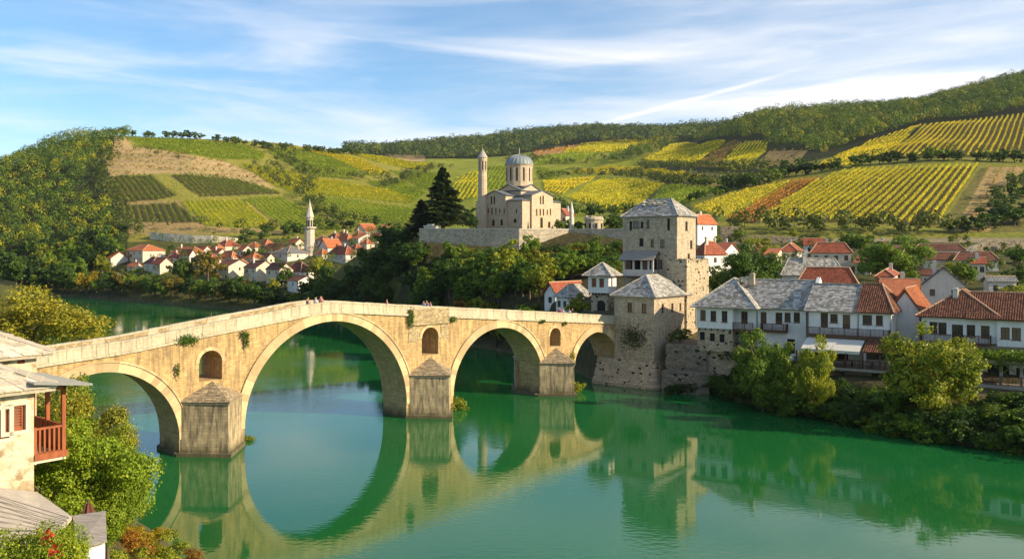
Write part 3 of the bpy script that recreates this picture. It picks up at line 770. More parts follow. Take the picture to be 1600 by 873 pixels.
# ------------------------------------------------------------------ trees
def crown_mesh(name, seed, H=8.0, Rr=3.4, base=0.28, blobs=9, leaves=4000, leaf=0.36, flat=0.8, mat='leaf', droop=0.0, rough=1.0, spread=(0.35, 0.78), bsize=(0.30, 0.52)):
    rng = np.random.default_rng(seed)
    # blob centres inside an egg shaped envelope
    cz = H * (base + (1 - base) * 0.5); rz = H * (1 - base) * 0.5
    cs, rs = [], []
    for i in range(blobs):
        d = unit(rng.normal(size=(1, 3)))[0]
        k = rng.uniform(*spread) if i else 0.0
        cs.append((d[0] * Rr * k, d[1] * Rr * k, cz + d[2] * rz * k * 0.95)); rs.append(Rr * rng.uniform(*bsize) if i else Rr * 0.5)
    cs = np.array(cs); rs = np.array(rs)
    w_ = rs ** 2; w_ = w_ / w_.sum()
    ncl = max(blobs * 4, leaves // 22)
    bi = rng.choice(blobs, ncl, p=w_)
    dirs = unit(rng.normal(size=(ncl, 3)) + np.array([0, 0, 0.25]))
    rad = rs[bi] * np.where(rng.random(ncl) < 0.78, rng.uniform(0.8, 1.12, ncl), rng.uniform(0.3, 0.8, ncl))
    cc = cs[bi] + dirs * rad[:, None] * np.array([1, 1, flat])
    ci = rng.choice(ncl, leaves)
    cr = Rr * 0.115 * rng.uniform(0.5, 1.5, ncl) * rough
    off = unit(rng.normal(size=(leaves, 3))) * (rng.random(leaves) ** 0.5)[:, None] * cr[ci][:, None]
    c = cc[ci] + off * np.array([1, 1, 0.8])
    if droop: c[:, 2] -= droop * np.abs(rng.normal(size=leaves)) * Rr * 0.1
    out = unit(dirs[ci] * 0.9 + off / (cr[ci][:, None] + 1e-6) * 0.5 + rng.normal(size=(leaves, 3)) * 0.55 + np.array([0, 0, 0.25]))
    v, f = quads(c, out, np.full(leaves, leaf), rng)
    return np_mesh(name, v, f, M[mat]), cs, rs

def trunk_mesh(name, seed, H, cs, rs, r=0.22, base=0.28):
    rng = random.Random(seed); mb = MB()
    top = H * (base + 0.4)
    pts = [(0, 0, -0.8), (0.05, 0, 0.1), (rng.uniform(-.15, .15), rng.uniform(-.15, .15), top * 0.5), (rng.uniform(-.3, .3), rng.uniform(-.3, .3), top)]
    mb.tube(pts, [r * 1.35, r, r * 0.75, r * 0.35], 7)
    for c in cs[:8]:
        z0 = rng.uniform(0.45, 0.9) * top
        mid = Vector((c[0] * 0.45, c[1] * 0.45, z0 * 0.5 + c[2] * 0.5 + 0.1))
        mb.tube([(0, 0, z0 * 0.8), mid, tuple(c)], [r * 0.5, r * 0.32, r * 0.1], 5)
    return mb.mesh(name, M['bark'], smooth=True)

def conifer_meshes(seed, H=14.0, Rr=5.6, n=52000, leaf=0.42):
    rng = np.random.default_rng(seed); C = []; Nn = []
    mb = MB(); mb.tube([(0, 0, -1), (0, 0, H * 0.5), (0.1, 0, H * 0.98)], [0.45, 0.26, 0.04], 8)
    nb = 190; per = n // nb
    for i in range(nb):
        k = (i + rng.uniform(0, 1)) / nb; z = H * (0.10 + 0.88 * k)
        L = Rr * (1 - k) ** 0.85 * rng.uniform(0.65, 1.1) + 0.35; a = rng.uniform(0, 2 * math.pi)
        t_ = rng.random(per) ** 0.75; wd = 0.42 * L * (1 - t_ * 0.75)
        s = rng.normal(0, 0.5, per) * wd
        rise = 0.16 * L * np.sin(t_ * 2.2) - 0.10 * L * t_ ** 2
        x = np.cos(a) * t_ * L - np.sin(a) * s; y = np.sin(a) * t_ * L + np.cos(a) * s
        zz = z + rise + rng.normal(0, 0.10, per) - np.abs(s) * 0.25
        C.append(np.column_stack([x, y, zz])); Nn.append(unit(np.column_stack([np.cos(a) * 0.3 + rng.normal(0, .4, per), np.sin(a) * 0.3 + rng.normal(0, .4, per), np.ones(per)])))
        mb.tube([(0, 0, z), (math.cos(a) * L * 0.5, math.sin(a) * L * 0.5, z + 0.13 * L), (math.cos(a) * L * 0.9, math.sin(a) * L * 0.9, z + 0.06 * L)], [0.09, 0.05, 0.015], 4)
    C = np.concatenate(C); Nn = np.concatenate(Nn)
    v, f = quads(C, Nn, np.full(len(C), leaf), rng, 0.5)
    return np_mesh('crown', v, f, M['needle']), mb.mesh('trunk', M['bark'], True)

PROTO = {}
def proto(kind, k, **a):
    cm, cs, rs = crown_mesh('crown', 100 + k * 7 + len(kind) * 31, **a)
    base = a.get('base', 0.28)
    tm = trunk_mesh('trunk', k, a.get('H', 8.0), cs, rs, 0.03 * a.get('H', 8.0), base)
    PROTO.setdefault(kind, []).append((cm, tm, a.get('H', 8.0)))
for k in range(5): proto('far', k, H=8.0, Rr=4.2, base=0.10, blobs=12, leaves=800, leaf=1.0, rough=1.3)
for k in range(5): proto('mid', k, H=8.0, Rr=3.7, base=0.14, blobs=18, leaves=5200, leaf=0.40, rough=1.1, spread=(0.4, 0.95), bsize=(0.20, 0.38))
for k in range(3): proto('bush', k, H=3.2, Rr=2.5, base=0.0, blobs=9, leaves=2600, leaf=0.26, rough=1.3)
for k in range(3): proto('near', k, H=9.0, Rr=4.3, base=0.08, blobs=28, leaves=24000, leaf=0.24, rough=1.0, spread=(0.42, 1.0), bsize=(0.16, 0.31))
for k in range(3): proto('loose', k, H=8.0, Rr=4.2, base=0.02, blobs=26, leaves=40000, leaf=0.15, rough=0.9, spread=(0.45, 1.0), bsize=(0.16, 0.30))
for k in range(2): proto('close', k, H=8.0, Rr=3.9, base=0.05, blobs=16, leaves=42000, leaf=0.15, rough=1.0)
conm = conifer_meshes(3)

NT_ = [0]
TREE_GROUPS = {}
def tree(x, y, h, color, label, kind='mid', name='tree', cat='tree', group=None, z=None, wide=1.0, v=None, kids=True):
    NT_[0] += 1
    pr = PROTO[kind]; cm, tm, H = pr[(NT_[0] if v is None else v) % len(pr)]
    z = gz(x, y) - 0.15 if z is None else z
    q = RNG.uniform(0.85, 1.15); col = tuple(c_ * q for c_ in color)
    s = h / H
    rz_ = RNG.uniform(0, 6.28)
    r = bpy.data.objects.new(name, None); COL.objects.link(r); r.location = (x, y, z); r.rotation_euler = (0, 0, rz_); r.scale = (s * wide, s * wide, s)
    tag(r, label, cat, group)
    link('crown' if cat == 'tree' else 'foliage', cm, r, color=col)
    link('trunk' if cat == 'tree' else 'stem', tm, r)
    return r

T_DK = (0.030, 0.070, 0.012); T_GR = (0.060, 0.125, 0.016); T_LG = (0.12, 0.21, 0.020); T_YG = (0.21, 0.26, 0.022); T_OL = (0.18, 0.17, 0.024); T_OR = (0.26, 0.14, 0.022); T_YE = (0.32, 0.27, 0.022)

F_LEFT = [(-80,280),(0,250),(60,232),(120,208),(180,197),(205,214),(172,236),(146,252),(136,278),(118,300),(150,322),(175,335),(182,370),(160,392),(90,400),(-80,420)]
F_RIGHT = [(1060,205),(1130,176),(1200,166),(1300,160),(1440,150),(1500,132),(1600,108),(1700,80),(1700,165),(1600,179),(1445,194),(1350,222),(1272,248),(1250,233),(1200,233),(1190,221),(1130,221),(1055,226),(1000,250),(955,259),(960,250),(1050,221)]
F_FAR = [(540,250),(540,238),(620,228),(700,220),(780,208),(850,198),(930,190),(1000,200),(1080,190),(1200,180),(1200,225),(1050,226),(903,225),(830,240),(800,250),(700,266),(682,266),(660,250),(600,247)]

def scatter(poly, d0, d1, g, rng, maxpx=1750):
    pxs = [q[0] for q in poly]
    x0 = min((min(pxs) - 800) / F * d0, (min(pxs) - 800) / F * d1); x1 = max((max(pxs) - 800) / F * d0, (max(pxs) - 800) / F * d1)
    gx, gy = np.meshgrid(np.arange(x0, x1, g), np.arange(d0, d1, g))
    gx = gx.ravel() + rng.uniform(-.4, .4, gx.size) * g; gy = gy.ravel() + rng.uniform(-.4, .4, gy.size) * g
    gzv = ground(gx, gy); px, py = to_px(gx, gy, gzv)
    m = in_poly(px, py, poly) & (gzv > 1)
    return np.column_stack([gx[m], gy[m], gzv[m]]), px[m], py[m]

def forest_mesh(pts, rng, r0, r1, per, leaf):
    n = len(pts); rr = rng.uniform(r0, r1, n); hh = rr * rng.uniform(1.3, 1.9, n)
    ti = np.repeat(np.arange(n), per); d = unit(rng.normal(size=(n * per, 3)) + np.array([0, 0, 0.45])); d[:, 2] = np.abs(d[:, 2]) * np.where(rng.random(n * per) < 0.2, -0.4, 1)
    lump = 1 + 0.16 * np.sin(d[:, 0] * 5 + ti * 1.7) * np.cos(d[:, 1] * 4 + ti) + rng.normal(0, 0.04, n * per)
    c = pts[ti] + d * (rr[ti] * lump)[:, None] * np.array([1, 1, 1.05]) + np.column_stack([np.zeros(n * per), np.zeros(n * per), hh[ti] * 0.9])
    nn = unit(d + rng.normal(size=d.shape) * 0.22)
    v, f = quads(c, nn, np.full(n * per, leaf), rng, 0.85)
    return np_mesh('forest', v, f, M['leaf'])

rng = np.random.default_rng(21)
FL, flx, fly = scatter(F_LEFT, 395, 760, 6.2, rng)
o_ = np.argsort(FL[:, 1])
FL = FL[o_]
near_n = 26
for q in FL[:near_n]:
    tree(q[0], q[1], rng.uniform(5.5, 8), random.choice([T_GR, T_GR, T_LG, T_DK, T_YG, T_OL]), 'broadleaf tree of the dense wood on the lower left hillside', 'far', group='trees of the wood on the left hill')
def forests(pts, rng, r0, r1, per, leaf, cols3, label):
    k_ = rng.choice(3, len(pts), p=(.45, .38, .17))
    for j, (c_, adj) in enumerate(zip(cols3, ('dark green', 'mid green', 'yellow green'))):
        tag(link('forest', forest_mesh(pts[k_ == j], rng, r0, r1, per, leaf), color=c_), label % adj, 'forest', kind='stuff')
forests(FL[near_n:], rng, 2.1, 4.1, 110, .85, ((0.060, 0.115, 0.018), (0.12, 0.19, 0.020), (0.24, 0.27, 0.02)), '%s crowns of the dense wood covering the left hill')
# low under-growth so that no bare ground shows between crowns
FR, _, _ = scatter(F_RIGHT, 430, 1010, 7.2, rng)
forests(FR, rng, 2.3, 5.2, 95, .95, ((0.048, 0.095, 0.016), (0.10, 0.165, 0.018), (0.22, 0.24, 0.02)), '%s crowns of the forest along the top of the right hill')
FF, _, _ = scatter(F_FAR, 1120, 2050, 13.0, rng)
forests(FF, rng, 4.5, 8.5, 70, 2.2, ((0.045, 0.085, 0.026), (0.08, 0.13, 0.03), (0.14, 0.18, 0.03)), '%s crowns of the far wooded ridge at the end of the valley')

def line_pts(pl, spacing, jit, dmin=150):
    """world points along a picture polyline on the terrain"""
    W_ = [hit(a[0], a[1], dmin) for a in pl]; out = []
    for (ax, ay), (bx, by) in zip(W_[:-1], W_[1:]):
        n = max(1, int(math.hypot(bx - ax, by - ay) / spacing))
        for i in range(n):
            k = (i + random.random()) / n
            out.append((ax + (bx - ax) * k + random.uniform(-jit, jit), ay + (by - ay) * k + random.uniform(-jit, jit)))
    return out
# ridge trees of the left hill, hedges between the plots
HEDGES = [
 ([(185,203),(230,213),(300,217),(360,225),(420,233),(480,238),(560,243)], 6.0, 4, (5, 8), 'trees along the left ridge line', 'small tree in the broken line along the left ridge'),
 ([(395,268),(430,262),(450,290),(480,300)], 7, 4, (3, 5), 'bushes between vineyard plots', None),
 ([(470,272),(540,281),(610,282),(640,284)], 5, 3, (3, 4.5), 'bushes between vineyard plots', None),
 ([(425,236),(460,268)], 6, 4, (4, 6), 'bushes between vineyard plots', None),
 ([(465,308),(500,334),(540,352)], 5, 4, (3.5, 6), 'bushes between vineyard plots', None),
 ([(600,296),(660,268),(700,266)], 7, 5, (4, 7), 'bushes between vineyard plots', None),
 ([(800,250),(850,256),(900,256),(950,250),(990,254)], 7, 5, (5, 8), 'bushes between vineyard plots', None),
 ([(840,282),(900,274),(960,276),(1010,278)], 6, 3, (3, 5), 'bushes between vineyard plots', None),
 ([(1000,262),(1060,266),(1140,268),(1200,272)], 6, 3, (3, 5), 'bushes between vineyard plots', None),
 ([(1010,280),(1070,290),(1130,293),(1190,294)], 5, 3, (3, 5.5), 'bushes between vineyard plots', None),
 ([(1130,300),(1180,292),(1230,276),(1290,270),(1370,258),(1440,253),(1520,252),(1610,254)], 3.6, 3, (4.5, 7.5), 'dark hedge above the striped vineyard', 'dark bush of the hedge between the two striped vineyards'),
 ([(1190,280),(1240,268),(1275,262)], 5, 3, (5, 8), 'dark hedge above the striped vineyard', 'dark bush of the hedge between the two striped vineyards'),
 ([(850,325),(900,338),(960,340),(1000,335)], 5, 4, (4, 6), 'bushes between vineyard plots', None),
 ([(1060,320),(1100,312),(1130,302)], 5, 4, (4, 6), 'bushes between vineyard plots', None),
 ([(200,352),(260,356),(330,360),(430,366),(520,366)], 8, 4, (2.5, 4), 'bushes between vineyard plots', None),
 ([(380,372),(440,368),(520,358),(600,352)], 5, 4, (4, 6), 'bushes between vineyard plots', None),
 ([(168,235),(158,262),(165,300),(172,340),(200,365),(225,372)], 5, 5, (3, 5.5), 'bushes between vineyard plots', None),
 ([(210,240),(240,246),(280,252)], 9, 5, (1.6, 2.5), 'bushes between vineyard plots', None),
 ([(1120,352),(1200,357),(1300,359),(1400,362),(1480,364)], 5.5, 2, (1.6, 3.0), 'low scrub along the foot of the right vineyard', 'low scrub bush between vineyard foot and the walled road'),
 ([(1490,366),(1530,360),(1560,352),(1610,348)], 2.8, 3, (4, 7), 'bushes at the right vineyard corner', 'green bush at the lower right corner of the striped vineyard'),
 ([(1545,340),(1570,320),(1600,300),(1630,280)], 2.8, 5, (3, 6), 'bushes at the right vineyard corner', 'green bush at the lower right corner of the striped vineyard'),
]
HQ = []
for pl, sp, jit, (h0, h1), grp, lab in HEDGES:
    for x, y in line_pts(pl, sp, jit): HQ.append((random.uniform(h0, h1), x, y, grp, lab, random.choice([T_DK, T_GR, T_GR, T_LG])))
HQ.sort(key=lambda q: -q[0] / q[2])
rest = []
for i, (h, x, y, grp, lab, c_) in enumerate(HQ):
    ridge = grp == 'trees along the left ridge line'
    if (ridge and h > 5.5) or (not ridge and i < 130):
        tree(x, y, h, c_, lab or 'dark green bush in a hedge line between vineyard plots', 'far', name='tree' if ridge else 'bush', cat='tree' if ridge else 'bush', group=grp, wide=1.25)
    else: rest.append((x, y, gz(x, y), h))
rr_ = np.array(rest)
# scrub in bands between the plots as one mass
extra = []
for pl, w_ in (([(445,236),(470,262),(490,300)], 9), ([(395,266),(470,300),(510,335),(545,355)], 10), ([(470,272),(560,282),(640,284)], 8), ([(600,296),(640,282),(690,266)], 14), ([(800,250),(880,258),(960,252),(1000,240),(1050,226)], 16), ([(840,280),(910,272),(960,276),(1020,282),(1100,292),(1190,292)], 7), ([(1000,262),(1070,265),(1140,268),(1200,273),(1240,265)], 8), ([(1130,300),(1190,288),(1235,272),(1300,268),(1380,256),(1440,253),(1520,252),(1610,254)], 7), ([(350,225),(430,236),(470,240),(540,246)], 10), ([(180,238),(160,262),(168,300),(176,345),(210,368)], 9), ([(380,370),(450,366),(520,356),(600,350)], 9), ([(850,325),(920,336),(1000,334)], 9), ([(1100,354),(1200,360),(1300,362),(1420,366),(1500,368)], 6), ([(1100,356),(1200,361),(1300,363),(1420,366),(1500,367)], 8), ([(1120,362),(1200,365),(1300,367),(1420,370),(1500,372)], 5)):
    for x, y in line_pts(pl, 4.6, w_ * .6): extra.append((x, y, gz(x, y), random.uniform(2, 5)))
rr_ = np.concatenate([rr_, np.array(extra)])
DT, _, _ = scatter([(160,242),(215,229),(345,251),(400,272),(432,296),(370,280),(268,271),(172,276)], 500, 720, 2.2, np.random.default_rng(9))
DT = DT[((DT[:, 2] / 5.5 + .25 * np.sin(DT[:, 0] * .05)) % 1 < .30) & (np.random.default_rng(2).random(len(DT)) < .5)]
tag(link('dry_scrub', forest_mesh(DT, np.random.default_rng(6), .5, 1.3, 14, .7), color=(.20, .17, .05)), 'low dry shrubs along the old terraces of the bare slope', 'scrub', kind='stuff')
tag(link('scrub', forest_mesh(rr_[:, :3], np.random.default_rng(4), 1.5, 3.2, 46, 1.0), color=(0.065, 0.095, 0.017)), 'scrub and hedgerows between the vineyard plots on the hills', 'scrub', kind='stuff')
# ------------------------------------------------------------------ the bridge
S0, SL = 16.0, -0.00834
def sb(px): return S0 + (px - 325) * SL
def bp(px): s = sb(px); return Vector(((px - 800) / s, F / s))
B_O = bp(669); B_U = (bp(880) - bp(200)).normalized(); B_A = math.atan2(B_U.y, B_U.x); BW = 4.6
def tt(px): return (bp(px) - B_O).dot(B_U)
def zt(px, py): s = sb(px); return (HZ + CZ * s - py) / s
bridge = empty('stone_bridge', (B_O.x, B_O.y, 0), B_A, 'long pale stone bridge of four arches crossing the green river', 'bridge')
TOPZ = [(-60, tt(-60)), (61, 0)]
tops = [(-200, zt(61, 551) - 1.3), (61, zt(61, 551)), (200, zt(200, 531)), (340, zt(340, 503)), (450, zt(450, 482)), (490, zt(490, 474)), (520, zt(520, 471)), (560, zt(560, 472.5)), (655, zt(655, 478)), (800, zt(800, 485)), (965, zt(965, 493)), (1010, zt(1010, 495))]
TX = [tt(a) for a, _ in tops]; TZ = [b for _, b in tops]
def topz(t_): return float(np.interp(t_, TX, TZ))
PH = 1.1  # parapet height
def deckz(t_): return topz(t_) - PH
ARCH = [(tt(280) - 14.0, tt(280), 8.7, 1.6), (tt(382), tt(635), 11.9, 1.7), (tt(708), tt(848), 9.6, 1.8), (tt(896), tt(968), 7.8, 2.4)]
def arch_z(t_, A, grow=0.0):
    a0, a1, zc, zs = A; a0 -= grow; a1 += grow; zc += grow
    c = (a0 + a1) / 2; a = (a1 - a0) / 2; h = zc - zs; Rr = (h * h + a * a) / (2 * a)
    if Rr < a: Rr = a
    x = abs(t_ - c); q = Rr * Rr - (x + Rr - a) ** 2
    return zs + (math.sqrt(q) if q > 0 else 0) * (h / math.sqrt(max(Rr * Rr - (Rr - a) ** 2, 1e-6)))
NICHE = [(tt(311), tt(347), zt(330, 594), zt(330, 547)), (tt(659), tt(685), zt(672, 554), zt(672, 511)), (tt(859), tt(876), zt(867, 541), zt(867, 512))]
def niche_top(t_, N):
    c = (N[0] + N[1]) / 2; r = (N[1] - N[0]) / 2; x = min(abs(t_ - c), r)
    return N[3] - r + math.sqrt(max(r * r - x * x, 0))
T0, T1 = tt(-60), tt(972)
ts_ = set(np.arange(T0, T1, 0.5).tolist() + [T1])
for a in ARCH:
    for k in range(0, 49):
        th = math.pi * k / 48; ts_.add((a[0] + a[1]) / 2 - math.cos(th) * (a[1] - a[0]) / 2)
for n in NICHE:
    for k in range(0, 13):
        th = math.pi * k / 12; ts_.add((n[0] + n[1]) / 2 - math.cos(th) * (n[1] - n[0]) / 2)
tl = sorted(ts_); tl = [a for i, a in enumerate(tl) if i == 0 or a - tl[i - 1] > 1e-4]
body = MB(); sof = MB()
for a, b_ in zip(tl[:-1], tl[1:]):
    m = (a + b_) / 2
    ar = next((A for A in ARCH if A[0] < m < A[1]), None)
    lo = (-4.0, -4.0) if ar is None else (arch_z(a, ar), arch_z(b_, ar))
    hi = (deckz(a), deckz(b_))
    ni = next((N for N in NICHE if N[0] < m < N[1]), None)
    segs = [(lo, hi)] if ni is None else [(lo, (ni[2], ni[2])), ((niche_top(a, ni), niche_top(b_, ni)), hi)]
    for (l0, l1), (h0, h1) in segs:
        body.poly([(a, 0, l0), (b_, 0, l1), (b_, 0, h1), (a, 0, h0)])
        body.poly([(b_, BW, l1), (a, BW, l0), (a, BW, h0), (b_, BW, h1)])
    if ar is not None: sof.poly([(a, BW, lo[0]), (b_, BW, lo[1]), (b_, 0, lo[1]), (a, 0, lo[0])])
    if ni is not None:
        body.poly([(a, 0, ni[2]), (b_, 0, ni[2]), (b_, BW, ni[2]), (a, BW, ni[2])])
        body.poly([(a, BW, niche_top(a, ni)), (b_, BW, niche_top(b_, ni)), (b_, 0, niche_top(b_, ni)), (a, 0, niche_top(a, ni))])
for A in ARCH:
    sof.poly([(A[0], 0, -4), (A[0], BW, -4), (A[0], BW, A[3]), (A[0], 0, A[3])])
    sof.poly([(A[1], BW, -4), (A[1], 0, -4), (A[1], 0, A[3]), (A[1], BW, A[3])])
for N in NICHE:
    zt_ = N[3] - (N[1] - N[0]) / 2
    body.poly([(N[0], 0, N[2]), (N[0], BW, N[2]), (N[0], BW, zt_), (N[0], 0, zt_)])
    body.poly([(N[1], BW, N[2]), (N[1], 0, N[2]), (N[1], 0, zt_), (N[1], BW, zt_)])
body.build('body', M['bridge'], bridge)
sof.build('arch_soffit', M['soffit'], bridge)
# deck
dk = MB()
dts = [t_ for t_ in tl if True][::2] + [tl[-1]]
for a, b_ in zip(dts[:-1], dts[1:]):
    dk.poly([(a, 0, deckz(a)), (b_, 0, deckz(b_)), (b_, BW, deckz(b_)), (a, BW, deckz(a))])
dk.build('deck', M['rubble_w'], bridge)
# arch rings, each voussoir its own block
def ring(A, y0, y1, wdt, n):
    mb = MB(); pts = []
    for k in range(n + 1):
        th = math.pi * k / n
        t_ = (A[0] + A[1]) / 2 - math.cos(th) * (A[1] - A[0]) / 2
        zi = arch_z(t_, A)
        c = (A[0] + A[1]) / 2
        nx, nz = (t_ - c), (zi - A[3]) + 0.001
        L = math.hypot(nx, nz); nx /= L; nz /= L
        pts.append((t_, zi, nx, nz))
    # legs down to the springing
    for k in range(n):
        a, b_ = pts[k], pts[k + 1]
        q = [(a[0], a[1]), (b_[0], b_[1]), (b_[0] + b_[2] * wdt, b_[1] + b_[3] * wdt), (a[0] + a[2] * wdt, a[1] + a[3] * wdt)]
        vs = [(x, y0, z) for x, z in q] + [(x, y1, z) for x, z in q]
        mb.add(vs, [(0, 1, 2, 3), (7, 6, 5, 4), (1, 0, 4, 5), (2, 1, 5, 6), (3, 2, 6, 7), (0, 3, 7, 4)])
    return mb
t = NT('voussoir_stone'); isl = t.island(); ob = t.obj(); n2 = t.noise(ob, 5, 4)
c = t.ramp(isl, [(0, (0.42, 0.30, 0.16)), (1, (0.68, 0.50, 0.28))]).outputs[0]
c = t.mix(0.4, c, t.ramp(n2.outputs[0], [(0.3, (0.6, 0.6, 0.6)), (0.7, (1.25, 1.2, 1.15))]).outputs[0], 'MULTIPLY')
M['vous'] = t.done(t.bsdf(c, 0.9, n2.outputs[0], 0.3, 0.03))
t = NT('parapet_blocks'); isl = t.island(); ob = t.obj(); n2 = t.noise(ob, 3, 5); n4 = t.noise(t.mapping(ob, (2.5, 1, 0.35)), 1.2, 5)
c = t.ramp(isl, [(0, (0.50, 0.42, 0.29)), (1, (0.60, 0.51, 0.36))]).outputs[0]
c = t.mix(0.5, c, t.ramp(n2.outputs[0], [(0.3, (0.6, 0.6, 0.6)), (0.7, (1.2, 1.2, 1.15))]).outputs[0], 'MULTIPLY')
c = t.mix(t.maprange(n4.outputs[0], 0.5, 0.72, 0, 0.6), c, (0.17, 0.14, 0.10))
M['parblk'] = t.done(t.bsdf(c, 0.9, n2.outputs[0], 0.4, 0.03))
for i, A in enumerate(ARCH):
    n = [34, 48, 40, 30][i]
    for yy in (0, BW):
        s = -1 if yy == 0 else 1
        r1 = ring(A, yy + s * 0.10, yy - s * 0.02, 0.85, n); r1.build('arch_ring', M['vous'], bridge)
        Ao = (A[0] - 0.85, A[1] + 0.85, A[2] + 0.85, A[3])
        r2 = ring(Ao, yy + s * 0.20, yy - s * 0.02, 0.16, n); r2.build('arch_moulding', M['vous'], bridge)
# parapets of upright slabs
def strip(y0, y1, z0, z1, step, gap, mat, name, ta=T0, tb=T1, jit=0.02):
    mb = MB(); a = ta; rnd = random.Random(5)
    while a < tb - 0.2:
        b_ = min(a + step * rnd.uniform(0.8, 1.2), tb); e = b_ - gap; j = rnd.uniform(-jit, jit)
        q = [(a, z0(a)), (e, z0(e)), (e, z1(e) + j), (a, z1(a) + j)]
        vs = [(x, y0 - j * 0.5, z) for x, z in q] + [(x, y1, z) for x, z in q]
        mb.add(vs, [(0, 1, 2, 3), (7, 6, 5, 4), (1, 0, 4, 5), (2, 1, 5, 6), (3, 2, 6, 7), (0, 3, 7, 4)])
        a = b_
    mb.build(name, mat, bridge)
for yy in (0.0, BW - 0.38):
    strip(yy, yy + 0.38, lambda a: deckz(a) + 0.002, lambda a: topz(a) - 0.16, 1.25, 0.03, M['parblk'], 'parapet')
    strip(yy - 0.06, yy + 0.44, lambda a: topz(a) - 0.16, lambda a: topz(a), 1.25, 0.025, M['parblk'], 'coping')
strip(-0.24, -0.003, lambda a: deckz(a) - 0.14, lambda a: deckz(a) + 0.10, 1.25, 0.02, M['parblk'], 'cornice')
strip(BW + 0.003, BW + 0.24, lambda a: deckz(a) - 0.14, lambda a: deckz(a) + 0.10, 1.25, 0.02, M['parblk'], 'cornice')
# rubble inner face of the far parapet where the deck climbs
mb = MB(); aa = np.arange(T0, tt(500), 0.6)
for a, b_ in zip(aa[:-1], aa[1:]):
    mb.poly([(a, BW - 0.385, deckz(a) + 0.01), (b_, BW - 0.385, deckz(b_) + 0.01), (b_, BW - 0.385, topz(b_) - 0.2), (a, BW - 0.385, topz(a) - 0.2)])
mb.build('parapet_inner_face', M['rubble_w'], bridge)
# rubble repair above the middle pier
N = NICHE[1]; ra, rb = tt(638), tt(700); mb = MB()
mb.box(ra, rb, -0.30, -0.001, N[3] + 0.35, deckz(0) + 0.85)
mb.box(ra, N[0] - 0.35, -0.05, -0.001, N[3] - 1.6, N[3] + 0.35); mb.box(N[1] + 0.35, rb, -0.05, -0.001, N[3] - 1.6, N[3] + 0.35)
mb.build('rubble_repair', M['rubble_w'], bridge)
# stones round the niches
for N in NICHE:
    A = (N[0], N[1], N[3], N[3] - (N[1] - N[0]) / 2)
    ring(A, -0.06, 0.02, 0.34, 13).build('niche_arch', M['vous'], bridge)
# cutwaters with stepped stone caps
def stone_cover(mb, poly, u0=0.42, v0=0.30, th=0.07, seed=1, lift=0.01, mi=0, jit=0.5):
    """overlapping slabs laid in courses on a convex sloping polygon (CCW from outside)"""
    rnd = random.Random(seed)
    P_ = [Vector(p) for p in poly]
    n = (P_[1] - P_[0]).cross(P_[2] - P_[0]).normalized()
    if n.z < 0: P_.reverse(); n = -n
    tx = Vector((-n.y, n.x, 0)); tx = tx.normalized() if tx.length > 1e-5 else Vector((1, 0, 0))
    ty = n.cross(tx)
    if ty.z < 0: ty = -ty; tx = -tx
    o = P_[0]; q = [((p - o).dot(tx), (p - o).dot(ty)) for p in P_]
    a0, a1 = min(p[0] for p in q), max(p[0] for p in q); b0, b1 = min(p[1] for p in q), max(p[1] for p in q)
    v = b0 - 0.02
    def span(vv):
        xs = []
        for i in range(len(q)):
            (x1, y1), (x2, y2) = q[i], q[(i + 1) % len(q)]
            if (y1 - vv) * (y2 - vv) <= 0 and abs(y1 - y2) > 1e-6: xs.append(x1 + (x2 - x1) * (vv - y1) / (y2 - y1))
        return (min(xs), max(xs)) if len(xs) >= 2 else None
    while v < b1 - 0.05:
        vh = v0 * rnd.uniform(0.8, 1.2)
        sp0 = span(min(max(v, b0 + 1e-3), b1 - 1e-3)); sp1 = span(min(v + vh, b1 - 1e-3))
        if not sp0 or not sp1: break
        u = sp0[0] - 0.03
        w_ = sp0[1] - sp0[0]
        k = 0
        us = [sp0[0]]
        while us[-1] < sp0[1] - u0 * 0.4: us.append(us[-1] + u0 * rnd.uniform(0.6, 1.45))
        us[-1] = sp0[1]
        if len(us) < 2: break
        for i in range(len(us) - 1):
            f0 = (us[i] - sp0[0]) / max(w_, 1e-6); f1 = (us[i + 1] - sp0[0]) / max(w_, 1e-6)
            xa = sp1[0] + f0 * (sp1[1] - sp1[0]); xb = sp1[0] + f1 * (sp1[1] - sp1[0])
            g = 0.012; d_ = rnd.uniform(-0.03, 0.05) * jit; lf = th + rnd.uniform(0, th * 0.6)
            c = [(us[i] + g, v + d_ - 0.03, lf), (us[i + 1] - g, v - d_ * 0.5 - 0.03, lf), (xb - g, v + vh + 0.03, 0.03), (xa + g, v + vh + 0.03, 0.03)]
            top = [o + tx * p[0] + ty * p[1] + n * (p[2] + lift) for p in c]
            bot = [o + tx * p[0] + ty * p[1] + n * lift for p in c]
            mb.add(top + bot, [(0, 1, 2, 3), (1, 0, 4, 5), (2, 1, 5, 6), (0, 3, 7, 4)], mi)
        v += vh

